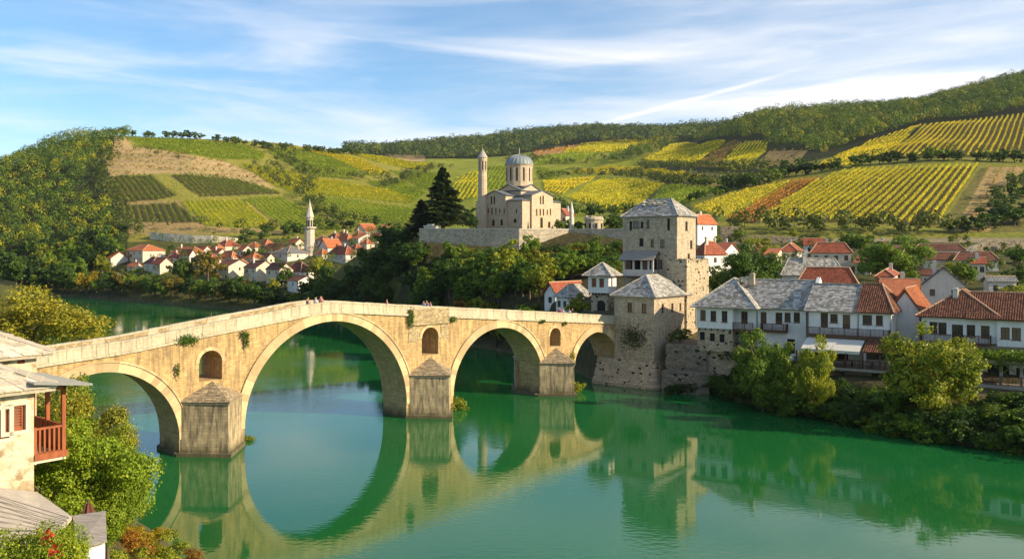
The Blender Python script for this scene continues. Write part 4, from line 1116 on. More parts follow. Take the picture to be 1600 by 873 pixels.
for N, half, zc_eave, zc_top in ((NICHE[0], 3.2, 5.15, 6.75), (NICHE[1], 3.25, 4.95, 6.75), (NICHE[2], 3.05, 4.4, 6.15)):
    c = (N[0] + N[1]) / 2
    if N is NICHE[0]: c = tt(331)
    ap = (c, -3.5)
    for s, nose in ((-1, -3.5), (1, BW + 3.5)):
        y0 = 0.0 if s < 0 else BW
        mb = MB(); mb.prism([(c - half, y0), (c, nose), (c + half, y0)] if s < 0 else [(c + half, y0), (c, nose), (c - half, y0)], -4, zc_eave)
        # footing
        k = 0.35
        mb.prism([(c - half - k, y0 - 0.01 * s), (c, nose + s * 0.55), (c + half + k, y0 - 0.01 * s)] if s < 0 else [(c + half + k, y0 - 0.01), (c, nose + s * 0.55), (c - half - k, y0 - 0.01)], -4, 0.35)
        cw = mb.build('cutwater', M['cutwater'], bridge)
        cap = MB(); e = 0.22
        A_ = (c - half - 0.1, y0, zc_eave); B_ = (c, nose + s * e, zc_eave); C_ = (c + half + 0.1, y0, zc_eave); T_ = (c, y0 + s * 0.05, zc_top)
        cap.add([A_, B_, C_, T_], [(0, 1, 3), (1, 2, 3), (2, 1, 0), (0, 3, 2)] if s < 0 else [(1, 0, 3), (2, 1, 3), (0, 1, 2), (3, 0, 2)])
        cap.prism([(A_[0], A_[1]), (B_[0], B_[1]), (C_[0], C_[1])] if s < 0 else [(C_[0], C_[1]), (B_[0], B_[1]), (A_[0], A_[1])], zc_eave - 0.18, zc_eave)
        if s < 0:
            stone_cover(cap, [A_, B_, T_], 0.40, 0.22, 0.06, 3); stone_cover(cap, [B_, C_, T_], 0.40, 0.22, 0.06, 4)
        cap.build('cutwater_cap', M['slab_w'], cw)
# pier footings under the body
mb = MB()
for N in NICHE:
    c = (N[0] + N[1]) / 2
    if N is NICHE[0]: c = tt(331)
    mb = MB(); mb.box(c - 3.55, c + 3.55, 0.3, BW - 0.3, -4, 0.34)
    mb.build('pier_footing', M['cutwater'], bridge)
def b_world(t_, y, z): return Vector((B_O.x, B_O.y, 0)) + Vector((math.cos(B_A), math.sin(B_A), 0)) * t_ + Vector((-math.sin(B_A), math.cos(B_A), 0)) * y + Vector((0, 0, z))
# plants rooted in the masonry
def clump_mesh(seed, n, sx, sz, leaf, hang=0.6):
    rng = np.random.default_rng(seed)
    a = rng.normal(0, 0.33, (n, 3)) * np.array([sx, 0.22, sz]); a[:, 2] -= np.abs(rng.normal(0, hang, n)) * sz * 0.5; a[:, 1] = -np.abs(a[:, 1])
    v, f = quads(a, unit(rng.normal(size=(n, 3)) + np.array([0, -0.7, 0.4])), np.full(n, leaf), rng)
    return np_mesh('foliage', v, f, M['leaf'])
for i, (px, py, sx, sz, n, lab) in enumerate([(292, 528, 1.5, 0.6, 260, 'bushy plant hanging from the cornice above the first arch'), (381, 520, 0.7, 0.5, 90, 'small plant on the cornice left of the main arch'), (383, 530, 0.35, 0.9, 90, 'thin plant rooted in the wall under the cornice left of the main arch'), (276, 575, 0.3, 0.9, 70, 'dark plant growing from a joint left of the first window opening'),
     (640, 492, 0.6, 1.5, 260, 'long creeper hanging over the parapet beside the rubble repair'), (705, 497, 0.8, 0.4, 110, 'plant on the cornice right of the rubble repair'), (846, 501, 0.7, 0.3, 90, 'small plant on the cornice above the third arch'), (881, 504, 0.5, 0.3, 70, 'small plant on the cornice beside the third window opening'), (893, 555, 0.5, 0.9, 120, 'yellow green plant growing on the third cutwater cap')]):
    t_ = tt(px); o = link('wall_plant', clump_mesh(40 + i, n * 2, sx, sz, 0.16), None, b_world(t_, -0.28, zt(px, py)), (0, 0, B_A), T_YG if i == 8 else T_GR)
    tag(o, lab, 'plant', 'plants rooted in the bridge masonry')
for px, py, s, lab in ((712, 640, 1.0, 'yellow bush at the waterline beside the middle pier'), (902, 612, 0.8, 'low bush at the waterline beside the third pier'), (388, 690, 0.5, 'weeds at the waterline beside the first pier')):
    q = P(px, py, F * CZ / (py - HZ) + 0.5)
    rr = tree(q.x, q.y, 2.0 * s, T_YG, lab, 'bush', name='bush', cat='bush', z=0.0 - 0.3)
# ------------------------------------------------------------------ building kit
class Bld:
    """a building standing at picture column pc, depth d; front face looks along local -Y, side face along local +X"""
    def __init__(s, name, label, pc, d, th, zb, cat='house', group=None):
        s.th = R(th); s.X = GX(pc, d); s.Y = d; s.zb = zb; s.d = d
        s.root = empty(name, (s.X, d, zb), -s.th, label, cat, group)
        s.ca, s.sa = math.cos(s.th), math.sin(s.th)
        s.wins = []
    def toloc(s, x, y):
        dx, dy = x - s.X, y - s.Y
        return dx * s.ca - dy * s.sa, dx * s.sa + dy * s.ca
    def world(s, x, y, z=0):
        return Vector((s.X + x * s.ca + y * s.sa, s.Y - x * s.sa + y * s.ca, s.zb + z))
    def ray(s, px, py, face, off=0.0):
        """picture point on the plane y=off ('F') or x=off ('S') -> (along, local z)"""
        o = s.toloc(0, 0); k = (px - 800) / F
        dx, dy = k * s.ca - 1 * s.sa, k * s.sa + 1 * s.ca
        if face == 'F':
            t_ = (off - o[1]) / dy; a = o[0] + dx * t_
        else:
            t_ = (off - o[0]) / dx; a = o[1] + dy * t_
        return a, CZ - (py - HZ) / F * t_ - s.zb
    def along(s, px, face, off=0.0): return s.ray(px, 0, face, off)[0]

def wallface(mb, o, du, nrm, u0, u1, z0, z1, rects, depth=0.2, mi=0):
    """rectangular wall with rectangular openings and their reveals; o + du*u"""
    us = sorted({u0, u1} | {min(max(r[0], u0), u1) for r in rects} | {min(max(r[1], u0), u1) for r in rects})
    zs = sorted({z0, z1} | {min(max(r[2], z0), z1) for r in rects} | {min(max(r[3], z0), z1) for r in rects})
    def pt(u, z, k=0.0): return (o[0] + du[0] * u - nrm[0] * k, o[1] + du[1] * u - nrm[1] * k, z)
    for a, b_ in zip(us[:-1], us[1:]):
        for c, d in zip(zs[:-1], zs[1:]):
            if b_ - a < 1e-5 or d - c < 1e-5: continue
            mu, mz = (a + b_) / 2, (c + d) / 2
            if any(r[0] < mu < r[1] and r[2] < mz < r[3] for r in rects): continue
            mb.poly([pt(a, c), pt(b_, c), pt(b_, d), pt(a, d)], mi)
    for r in rects:
        a, b_, c, d = r[:4]
        mb.poly([pt(a, c), pt(a, c, depth), pt(a, d, depth), pt(a, d)], mi)
        mb.poly([pt(b_, c, depth), pt(b_, c), pt(b_, d), pt(b_, d, depth)], mi)
        mb.poly([pt(a, c), pt(b_, c), pt(b_, c, depth), pt(a, c, depth)], mi)
        mb.poly([pt(a, d, depth), pt(b_, d, depth), pt(b_, d), pt(a, d)], mi)

_WC = {}
def win_mesh(w, h, style):
    w = round(w, 1); h = round(h, 1); key = (w, h, style)
    if key in _WC: return _WC[key]
    fr = MB(); pn = MB(); y = 0.09; f = 0.08
    fm = {'wood': 'wood', 'hole': 'dark', 'door': 'wood', 'far': 'wood', 'shut': 'wood_r'}[style]
    if style != 'hole':
        fr.box(-w / 2, -w / 2 + f, y, y + 0.08, 0, h); fr.box(w / 2 - f, w / 2, y, y + 0.08, 0, h)
        fr.box(-w / 2 + f, w / 2 - f, y, y + 0.08, h - f, h); fr.box(-w / 2 + f, w / 2 - f, y, y + 0.08, 0, f)
        if style in ('wood', 'far'):
            fr.box(-0.03, 0.03, y + 0.005, y + 0.075, f, h - f)
            if style == 'wood':
                fr.box(-w / 2 + f, -0.03, y + 0.01, y + 0.07, h * 0.62, h * 0.62 + 0.05); fr.box(0.03, w / 2 - f, y + 0.01, y + 0.07, h * 0.62, h * 0.62 + 0.05)
        if style == 'wood': fr.box(-w / 2 - 0.08, w / 2 + 0.08, -0.07, 0.06, -0.09, -0.005)
        if style == 'door':
            fr.box(-w / 2 + f, w / 2 - f, y + 0.02, y + 0.06, f, h * 0.35)
            fr.box(-0.03, 0.03, y + 0.01, y + 0.07, h * 0.35, h - f)
        if style == 'shut':
            k = f
            while k < h - f: fr.box(-w / 2 + f, w / 2 - f, y + 0.02, y + 0.06, k, k + 0.05); k += 0.09
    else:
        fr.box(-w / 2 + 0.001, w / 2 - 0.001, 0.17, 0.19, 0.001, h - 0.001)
    pn.poly([(-w / 2 + 0.005, y + 0.065, 0.005), (w / 2 - 0.005, y + 0.065, 0.005), (w / 2 - 0.005, y + 0.065, h - 0.005), (-w / 2 + 0.005, y + 0.065, h - 0.005)])
    r = (fr.mesh('window', M[fm]), None if style == 'hole' else pn.mesh('pane', M['glass']), w, h)
    _WC[key] = r
    return r
def put_win(parent, u, z, w, h, face, off, style='wood', nm='window'):
    fr, pn, w, h = win_mesh(w, h, style)
    loc = (u, off, z) if face == 'F' else (off, u, z)
    o = link('door' if style == 'door' else nm, fr, parent, loc, (0, 0, 0 if face == 'F' else R(90)))
    if pn is not None: link('pane', pn, o)
    return (u - w / 2, u + w / 2, z, z + h)

def block(root, x0, x1, y0, y1, z0, z1, mat, wF=(), wS=(), name='wall', top=True, wparent=None):
    """wF / wS: windows (u, z, w, h, style) on the front / side face"""
    wp = wparent or root
    rF = [put_win(wp, u, z, w_, h, 'F', y0, st) for u, z, w_, h, st in wF]
    rS = [put_win(wp, u, z, w_, h, 'S', x1, st) for u, z, w_, h, st in wS]
    mb = MB()
    wallface(mb, (0, y0), (1, 0), (0, -1), x0, x1, z0, z1, rF)
    wallface(mb, (x1, 0), (0, 1), (1, 0), y0, y1, z0, z1, rS)
    mb.poly([(x1, y1, z0), (x0, y1, z0), (x0, y1, z1), (x1, y1, z1)]); mb.poly([(x0, y1, z0), (x0, y0, z0), (x0, y0, z1), (x0, y1, z1)])
    if top: mb.poly([(x0, y0, z1), (x1, y0, z1), (x1, y1, z1), (x0, y1, z1)])
    mb.poly([(x0, y1, z0), (x1, y1, z0), (x1, y0, z0), (x0, y0, z0)])
    return mb.build(name, mat, root)

def tile_cover(mb, poly, seed=1, pitch=0.26, course=0.42, lift=0.0):
    rnd = random.Random(seed); P_ = [Vector(p) for p in poly]
    n = (P_[1] - P_[0]).cross(P_[2] - P_[0]).normalized()
    if n.z < 0: n = -n
    tx = Vector((-n.y, n.x, 0)).normalized(); ty = n.cross(tx)
    if ty.z < 0: ty = -ty; tx = -tx
    o = P_[0]; q = [((p - o).dot(tx), (p - o).dot(ty)) for p in P_]
    b0, b1 = min(p[1] for p in q), max(p[1] for p in q)
    def span(vv):
        xs = []
        for i in range(len(q)):
            (x1, y1), (x2, y2) = q[i], q[(i + 1) % len(q)]
            if (y1 - vv) * (y2 - vv) <= 0 and abs(y1 - y2) > 1e-6: xs.append(x1 + (x2 - x1) * (vv - y1) / (y2 - y1))
        return (min(xs), max(xs)) if len(xs) >= 2 else None
    v = b0
    while v < b1 - 0.08:
        sp = span(min(v + course * 0.5, b1 - 1e-3))
        if not sp: break
        k0 = math.ceil(sp[0] / pitch); k1 = math.floor(sp[1] / pitch)
        for k in range(k0, k1 + 1):
            u = k * pitch; r0 = pitch * 0.40; j = rnd.uniform(-0.02, 0.02); rr = r0 * rnd.uniform(0.9, 1.1)
            vs = []
            for vv, hh, r_ in ((v - 0.03 + j, 0.035, rr), (v + course + 0.02, 0.005, rr * 0.82)):
                for a in (0, 60, 120, 180):
                    vs.append(o + tx * (u - math.cos(R(a)) * r_) + ty * vv + n * (lift + hh + math.sin(R(a)) * r_ * 0.9))
            mb.add(vs, [(0, 4, 5, 1), (1, 5, 6, 2), (2, 6, 7, 3), (3, 2, 1, 0)])
        v += course

def roof(root, x0, x1, y0, y1, z, h, kind='hip', style='slab', mat=None, over=0.45, rx=None, seed=1, gmat=None, t=0.14, capmat=None, name='roof', cap=True, inset=1.0):
    """kind: hip, pyr, gx (ridge along x), gy (ridge along y), hipl (hip at x0, gable at x1), hipr"""
    X0, X1, Y0, Y1 = x0 - over, x1 + over, y0 - over, y1 + over
    cx, cy = (X0 + X1) / 2, (Y0 + Y1) / 2
    wx, wy = X1 - X0, Y1 - Y0
    H = z + h
    A, B_, C_, D = (X0, Y0, z), (X1, Y0, z), (X1, Y1, z), (X0, Y1, z)
    if kind in ('gx', 'hipl', 'hipr') or (kind in ('hip', 'pyr') and wx >= wy):
        i = wy / 2 * inset
        if kind == 'pyr': i = wx / 2 - 0.02
        i = min(i, wx / 2 - 0.02)
        e0 = X0 if kind in ('gx', 'hipr') else X0 + i; e1 = X1 if kind in ('gx', 'hipl') else X1 - i
        r0, r1 = (e0, cy, H), (e1, cy, H)
        planes = [[A, B_, r1, r0], [C_, D, r0, r1]]
        if kind in ('hip', 'pyr', 'hipl'): planes.append([D, A, r0])
        if kind in ('hip', 'pyr', 'hipr'): planes.append([B_, C_, r1])
        edges = [(r0, r1)]
        if kind in ('hip', 'pyr', 'hipl'): edges += [(A, r0), (D, r0)]
        if kind in ('hip', 'pyr', 'hipr'): edges += [(B_, r1), (C_, r1)]
        gabs = []
        if kind in ('gx', 'hipr'): gabs.append([(x0, y1, z), (x0, y0, z), (x0, cy, H - 0.02 - h * over / (wy / 2))])
        if kind in ('gx', 'hipl'): gabs.append([(x1, y0, z), (x1, y1, z), (x1, cy, H - 0.02 - h * over / (wy / 2))])
    else:
        i = wx / 2 * inset
        if kind == 'pyr': i = wy / 2 - 0.02
        i = min(i, wy / 2 - 0.02)
        e0 = Y0 if kind == 'gy' else Y0 + i; e1 = Y1 if kind == 'gy' else Y1 - i
        r0, r1 = (cx, e0, H), (cx, e1, H)
        planes = [[B_, C_, r1, r0], [D, A, r0, r1]]
        edges = [(r0, r1)]; gabs = []
        if kind != 'gy': planes += [[A, B_, r0], [C_, D, r1]]; edges += [(A, r0), (B_, r0), (C_, r1), (D, r1)]
        else: gabs = [[(x0, y0, z), (x1, y0, z), (cx, y0, H - 0.02 - h * over / (wx / 2))], [(x1, y1, z), (x0, y1, z), (cx, y1, H - 0.02 - h * over / (wx / 2))]]
    style_mat = mat or {'slab': M['slab'], 'tile': M['tile_d']}.get(style, M['ft_r'])
    mb = MB()
    for p in planes:
        n = (Vector(p[1]) - Vector(p[0])).cross(Vector(p[2]) - Vector(p[0])).normalized()
        mb.slab([Vector(q) + n * 0.0 for q in p], n, t)
    if kind in ('hip', 'pyr'): mb.poly([(X0 + .02, Y0 + .02, z - t * 0.4), (X0 + .02, Y1 - .02, z - t * 0.4), (X1 - .02, Y1 - .02, z - t * 0.4), (X1 - .02, Y0 + .02, z - t * 0.4)])
    base_mat = style_mat
    rf = mb.build(name, base_mat, root)
    if style in ('slab', 'tile'):
        cv = MB()
        for k, p in enumerate(planes):
            if style == 'slab': stone_cover(cv, p, 0.42, 0.34, 0.05, seed + k, 0.012)
            else: tile_cover(cv, p, seed + k)
        cv.build('slab_covering' if style == 'slab' else 'tile_covering', style_mat, rf)
    if cap:
        cp = MB()
        for a, b_ in edges:
            a = Vector(a); b_ = Vector(b_); L = (b_ - a).length; n = max(1, int(L / 0.45))
            if style == 'flat':
                cp.tube([a + Vector((0, 0, 0.02)), b_ + Vector((0, 0, 0.02))], 0.11, 6)
            else:
                rnd = random.Random(seed)
                for i in range(n):
                    p0 = a.lerp(b_, i / n); p1 = a.lerp(b_, (i + 1.08) / n); z_ = Vector((0, 0, 0.05 + rnd.uniform(0, 0.03)))
                    cp.tube([p0 + z_, p1 + z_], [0.13 * rnd.uniform(0.85, 1.2), 0.10], 6)
        cp.build('ridge_cap', capmat or (M['ridge'] if style == 'slab' else M['ridge_t'] if style != 'tile' else M['ridge_t']), rf)
    for g in gabs:
        gm = MB(); gm.poly(g); gm.build('gable', gmat or M['white'], root)
    return rf

def chimney(parent, x, y, z0, z1, w=0.5, mat=None, capm=None):
    mb = MB(); mb.box(x - w / 2, x + w / 2, y - w / 2, y + w / 2, z0, z1); mb.box(x - w / 2 - .08, x + w / 2 + .08, y - w / 2 - .08, y + w / 2 + .08, z1, z1 + 0.12)
    mb.box(x - w / 2 + .08, x + w / 2 - .08, y - w / 2 + .08, y + w / 2 - .08, z1 + 0.12, z1 + 0.3)
    return mb.build('chimney', mat or M['white2'], parent)

def railing(parent, pts, h=0.95, step=0.16, mat=None, z=0.0, name='railing', r=0.022, post=1.6):
    """balusters between a hand rail and a foot rail along a local polyline"""
    mb = MB()
    for (ax, ay), (bx, by) in zip(pts[:-1], pts[1:]):
        L = math.hypot(bx - ax, by - ay)
        mb.bar((ax, ay, z + h), (bx, by, z + h), 0.09, 0.07); mb.bar((ax, ay, z + 0.1), (bx, by, z + 0.1), 0.06, 0.05)
        n = max(2, int(L / step))
        for i in range(n + 1):
            k = i / n; x, y = ax + (bx - ax) * k, ay + (by - ay) * k
            w_ = 0.10 if (i % max(1, int(post / step)) == 0 or i == n) else r * 2
            e = 0.06 if w_ > 0.06 else 0
            mb.box(x - w_ / 2, x + w_ / 2, y - w_ / 2, y + w_ / 2, z, z + h + e)
    return mb.build(name, mat or M['wood'], parent)

def vhouse(label, pc, pl, pr, eave, base, ridge, kind='hip', rmat='ft_o', wmat='white', th=40, d=None, nF=(2, 1), nS=(1, 1), group='houses of the village across the river', name='village_house', over=0.35, chim=0, cat='house', style='flat'):
    if d is None: d = hit(pc, base, 120)[1]
    x = GX(pc, d)
    zg = gz(x, d)
    zb = min(zg, ZZ(base, d)) - 1.2
    rj = random.Random(int(pc * 3 + base)); th = th + rj.uniform(-9, 9) if 'village' in name or 'far' in group else th
    B = Bld(name, label, pc, d, th, zb, cat, group)
    WL = -B.along(pl, 'F'); WR = B.along(pr, 'S')
    WL = min(max(WL, 2.5), 16); WR = min(max(WR, 2.5), 16)
    ze = ZZ(eave, d) - zb
    zr = ZZ(ridge, d + (WL + WR) * 0.3) - zb
    h = max(zr - ze, 0.9)
    ws = 0.8 * max(1, d / 350); hs = 1.15 * max(1, d / 380)
    def wins(n, L0, L1):
        cols_, fl = n; out = []
        for f in range(fl):
            zz = ze - 0.55 - hs - f * 2.7
            if zz < 1.0: continue
            for i in range(cols_):
                out.append((L0 + (L1 - L0) * (i + 0.5) / cols_ + (0.15 if f else 0), zz, ws, hs, 'far'))
        return out
    block(B.root, -WL, 0, 0, WR, -1.5, ze, M[wmat], wins(nF, -WL, 0), wins(nS, 0, WR))
    rf = roof(B.root, -WL, 0, 0, WR, ze, h, kind, style, M[rmat], over, gmat=M[wmat])
    rnd = random.Random(int(pc * 7 + eave))
    for i in range(max(chim, 1 if rnd.random() < .4 else 0)):
        chimney(rf, -WL * rnd.uniform(0.3, 0.7), WR * rnd.uniform(0.3, 0.7), ze + h * 0.3, ze + h + 0.7, 0.55)
    return B, WL, WR, ze, h

# ------------------------------------------------------------------ village on the far left bank
_vr = random.Random(17)
def V(label, pc, pl, pr, eave, base, ridge, kind='hip', rmat='ft_o', wmat='white', **k):
    if wmat == 'white': wmat = _vr.choice(['white', 'white2', 'cream', 'white2'])
    w0, w1 = pc - pl, pr - pc
    return vhouse(label, pc, pc - w0 * 1.12, pc + w1 * 1.12, eave + .6, base, eave - (eave - ridge) * .82, kind, rmat, wmat, **k)
V('small white house with orange roof at the far left end of the village', 173, 158, 197, 403, 418, 391, 'gx', 'ft_o', 'white', nF=(1, 1), nS=(0, 0))
V('large white two storey house with wide orange hip roof and rows of windows', 223, 197, 255, 391, 412, 379.5, 'hip', 'ft_o', 'white', nF=(3, 2), nS=(0, 0), th=42)
V('low house with brown roof just right of the large white two storey house', 238, 226, 256, 411, 425, 399, 'hip', 'ft_b', 'white2', nF=(1, 1))
V('low white house with brown roof above the shore trees left of the bushy green tree', 250, 238, 268, 412, 429, 400, 'gx', 'ft_r', 'white', nF=(2, 1))
V('long orange roof below the left end of the white rock face', 302, 269, 318, 394, 405, 383, 'hip', 'ft_o', 'cream', nF=(3, 1))
V('red brown roofed house half hidden by the bushy shore tree', 296, 282, 306, 399, 412, 387, 'gx', 'ft_r', 'white2')
V('house with dark red hip roof under the right end of the white rock face', 352, 336, 374, 384, 392, 371, 'hip', 'ft_r', 'white', nF=(2, 1), chim=1)
V('house with flat orange roof left of the dark red hip roof', 340, 327, 350, 388, 396, 379, 'hip', 'ft_o', 'cream')
V('small white gabled house with red roof right of the dark red hip roof', 379, 371, 394, 391, 400, 381, 'gx', 'ft_r', 'white', nS=(0, 0))
V('house with broad orange roof in the middle row of the village', 362, 343, 374, 402, 414, 390, 'hip', 'ft_o', 'cream')
V('house with light orange roof behind a green tree left of the mosque hall', 395, 374, 412, 403, 414, 392, 'hip', 'ft_o', 'cream', nF=(2, 1))
V('tall cream gabled house with maroon roof, left one of the two near the shore', 357, 340, 388, 415, 437, 403, 'gx', 'ft_b', 'cream', nF=(2, 2), nS=(1, 1), chim=1)
V('tall cream gabled house with maroon roof, right one of the two near the shore', 400, 383, 427, 418, 442, 404, 'gx', 'ft_b', 'cream', nF=(2, 2), nS=(0, 1), chim=1)
V('white house with maroon roof behind a round green tree left of the large dark roof', 437, 418, 456, 421, 446, 408, 'gx', 'ft_b', 'white', nF=(2, 1))
V('white house with large dark brown roof below the minaret', 470, 447, 488, 424, 441, 406, 'hip', 'ft_b', 'white', nF=(3, 1))
V('small white waterfront house with curved brown roof and arched window', 466, 451, 490, 438, 458, 429, 'gx', 'ft_b', 'white', nF=(1, 1), nS=(1, 1))
V('orange roofed house at the back, straight above the mosque hall', 415, 404, 428, 382, 392, 372, 'hip', 'ft_o', 'white')
V('house with wide plain orange roof left of the grey roofed mosque hall', 440, 413, 451, 390, 399, 378, 'hip', 'ft_o', 'cream')
V('mosque hall with grey sheet roof and pale stone walls beside the minaret', 449, 429, 478, 395, 409, 381, 'pyr', 'ft_g', 'white2', nF=(1, 1), nS=(1, 1), name='mosque_hall', cat='mosque')
V('pale brown roofed house directly right of the minaret top village row', 505, 493, 517, 375, 385, 366, 'hip', 'ft_b', 'cream')
V('white gabled house with orange roof right of the minaret', 512, 499, 533, 387, 400, 370, 'gy', 'ft_o', 'white', nF=(1, 1))
V('large house with wide red brown roof between minaret and wooded slope', 540, 515, 556, 397, 412, 381, 'hip', 'ft_r', 'white', nF=(2, 1), chim=1)
V('orange roofed house between the wide red brown roof and the upper village', 543, 526, 554, 376, 386, 362, 'hip', 'ft_o', 'cream')
V('long bright orange roof close to the wooded slope', 560, 551, 586, 372, 386, 363, 'gx', 'ft_o', 'white2', nF=(1, 1))
V('white gabled house with orange roof in the upper right of the village', 571, 556, 589, 360, 370, 347, 'gy', 'ft_o', 'white', nF=(1, 1))
V('orange roofed house at the right end of the village above the slope trees', 604, 589, 623, 357, 368, 347.5, 'hip', 'ft_o', 'cream', nF=(2, 1))
V('rust coloured low roof behind the orange roofs right of the minaret', 524, 512, 536, 371, 380, 362, 'hip', 'ft_r', 'cream')
V('cream house with orange roof tucked behind the two maroon gabled houses', 330, 312, 344, 405, 420, 393, 'hip', 'ft_r', 'cream')
V('white house with orange roof on the rise left of the minaret balcony', 462, 452, 474, 379, 390, 371, 'gx', 'ft_o', 'white')
V('white boathouse with grey roof hidden in shore bushes at the far left', 180, 172, 187, 429, 437, 426, 'gx', 'ft_g', 'white2', nF=(1, 1), nS=(0, 0))
for pc, pl, pr, ev, bs, rg, kd, rm, wm in ((210, 200, 222, 416, 424, 408, 'gx', 'ft_o', 'cream'), (275, 263, 286, 402, 412, 393, 'hip', 'ft_r', 'cream'), (318, 306, 329, 391, 400, 382, 'gx', 'ft_o', 'white'), (398, 386, 410, 385, 393, 376, 'hip', 'ft_o', 'cream'), (376, 366, 388, 412, 422, 403, 'hip', 'ft_o', 'white2'), (418, 408, 428, 402, 412, 394, 'gx', 'ft_b', 'cream'), (503, 494, 514, 396, 406, 387, 'hip', 'ft_o', 'cream'), (522, 513, 532, 389, 398, 380, 'gx', 'ft_o', 'white2'), (556, 547, 568, 388, 398, 379, 'hip', 'ft_r', 'cream'), (573, 563, 584, 380, 390, 371, 'hip', 'ft_o', 'cream'), (538, 530, 546, 368, 376, 360, 'gx', 'ft_r', 'white2'), (590, 580, 600, 372, 381, 362, 'gx', 'ft_o', 'cream'), (488, 479, 498, 412, 424, 402, 'hip', 'ft_r', 'cream'), (310, 300, 322, 408, 420, 398, 'gx', 'ft_b', 'white2'), (342, 332, 352, 394, 402, 387, 'gx', 'ft_r', 'cream'), (560, 550, 572, 368, 374, 358, 'hip', 'ft_r', 'cream')):
    V('small plain house with tiled roof packed between the larger village houses', pc, pl, pr, ev, bs, rg, kd, rm, wm, nF=(1, 1), nS=(1, 1), group='small houses packed between the larger village houses')
# waterfront pavilion
B = Bld('waterfront_pavilion', 'open white pavilion with flat roof on the shore below the maroon roofed houses', 338, hit(338, 455, 200)[1] , 30, 0, 'pavilion')
zz = ZZ(455, B.d); B.root.location.z = zz - 1.0; B.zb = zz - 1.0
mb = MB(); mb.box(-5.2, 0.3, -0.3, 3.3, 3.1, 3.35); mb.build('roof', M['concrete'], B.root)
for x in (-5, -2.5, 0):
    for y in (0, 3):
        mb = MB(); mb.box(x - .12, x + .12, y - .12, y + .12, -1.5, 3.1); mb.build('post', M['white'], B.root)
mb = MB(); mb.box(-5.2, 0.3, -0.3, 3.3, -1.5, 0.9); mb.build('wall', M['white2'], B.root)
# limestone retaining wall under the vineyards
a = hit(234, 374, 300); 
W_ = [hit(px, py, 300) for px, py in ((234, 374), (265, 378), (300, 380), (330, 380), (366, 378))]
mb = MB(); tops_ = [363, 365, 367, 368, 371]
for i in range(4):
    (ax, ay), (bx, by) = W_[i], W_[i + 1]
    za, zb_ = gz(ax, ay), gz(bx, by); ta = ZZ(tops_[i], ay); tb = ZZ(tops_[i + 1], by)
    vs = [(ax, ay, za - 1), (bx, by, zb_ - 1), (bx, by, tb), (ax, ay, ta), (ax, ay + 6, za - 1), (bx, by + 6, zb_ - 1), (bx, by + 6, tb - .5), (ax, ay + 6, ta - .5)]
    mb.add(vs, [(0, 1, 2, 3), (3, 2, 6, 7), (7, 6, 5, 4), (0, 3, 7, 4), (2, 1, 5, 6)])
M['rockw'] = m_rubble('white_limestone', (0.80, 0.70, 0.54), 0.9, 0.3, mort=(0.45, 0.36, 0.22), flat=1.2)
tag(mb.build('limestone_wall', M['rockw']), 'long pale limestone retaining wall under the lowest left vineyards', 'wall')

# minaret of the mosque
dm = 372; xm = GX(484, dm); zb = ZZ(402, dm); s = F / dm
M['minaret'] = m_plaster('minaret_stone', (0.56, 0.48, 0.38), .4)
mn = empty('minaret', (xm, dm, zb), R(20), 'slender white minaret with balcony and pointed cone in the village', 'minaret')
def zl(py): return ZZ(py, dm) - zb
mb = MB(); mb.lathe([(2.2, -2), (2.2, zl(385)), (2.0, zl(383)), (2.0, zl(360)), (2.1, zl(358))], 8); mb.build('shaft', M['minaret'], mn)
mb = MB(); mb.lathe([(2.1, zl(358)), (2.75, zl(356.8)), (2.75, zl(354.5)), (2.55, zl(354.5)), (2.55, zl(356))], 12); mb.build('balcony', M['minaret'], mn)
mb = MB(); mb.lathe([(1.45, zl(357)), (1.45, zl(340)), (1.8, zl(339.5))], 8)
mb.build('turret', M['minaret'], mn)
for a in range(8):
    w_ = R(45 * a + 22.5); mb = MB(); x, y = 1.38 * math.cos(w_), 1.38 * math.sin(w_)
    mb.box(-0.06, 0.06, -0.28, 0.28, zl(354), zl(344)); mb.build('window', M['dark'], mn, (x, y, 0), (0, 0, w_))
mb = MB(); mb.lathe([(1.85, zl(339.5)), (1.1, zl(330)), (0.12, zl(314)), (0.05, zl(310.5))], 8); mb.build('spire', M['minaret'], mn)

# ------------------------------------------------------------------ village on the right bank, behind the river row
def VR(*a, **k): 
    k.setdefault('group', 'houses of the village on the right bank'); k.setdefault('th', 34); return vhouse(*a, **k)
VR('small white house with bright orange hip roof right of the stone tower top', 1090, 1078, 1120, 350.5, 364, 335, 'hip', 'ft_o', 'white', d=262, nS=(2, 1), nF=(1, 1), th=55)
VR('white house with red hip roof just right of the tower', 1101, 1083, 1134, 398, 425, 377, 'hip', 'ft_r', 'white', d=185, th=52, nS=(1, 1))
VR('long low white house with red roof beside the round green tree', 1128, 1110, 1162, 396, 420, 379, 'gx', 'ft_r', 'white', d=192, th=20, chim=1)
VR('small white house with red pyramid roof behind the round green tree', 1246, 1218, 1260, 393, 404, 380, 'hip', 'ft_r', 'white', d=213, th=30, nF=(2, 1))
VR('white gabled house with brown red roof left of the beige hip roofed house', 1287, 1257, 1301, 383, 402, 372, 'gx', 'ft_r', 'white', d=232, th=20, nF=(2, 1))
VR('beige house with broad red brown hip roof and small chimney', 1330, 1268, 1352, 395, 412, 379, 'hip', 'ft_r', 'cream', d=196, th=22, nF=(4, 1), chim=1)
VR('small lean building with red roof left of the yellow green tree', 1360, 1336, 1372, 411, 424, 401, 'gx', 'ft_r', 'cream', d=186, th=20)
VR('old house with wide mottled grey stone roof in the middle of the right bank', 1318, 1222, 1334, 430, 446, 404, 'hip', 'slab', 'white2', d=152, th=18, style='slab', nF=(5, 1))
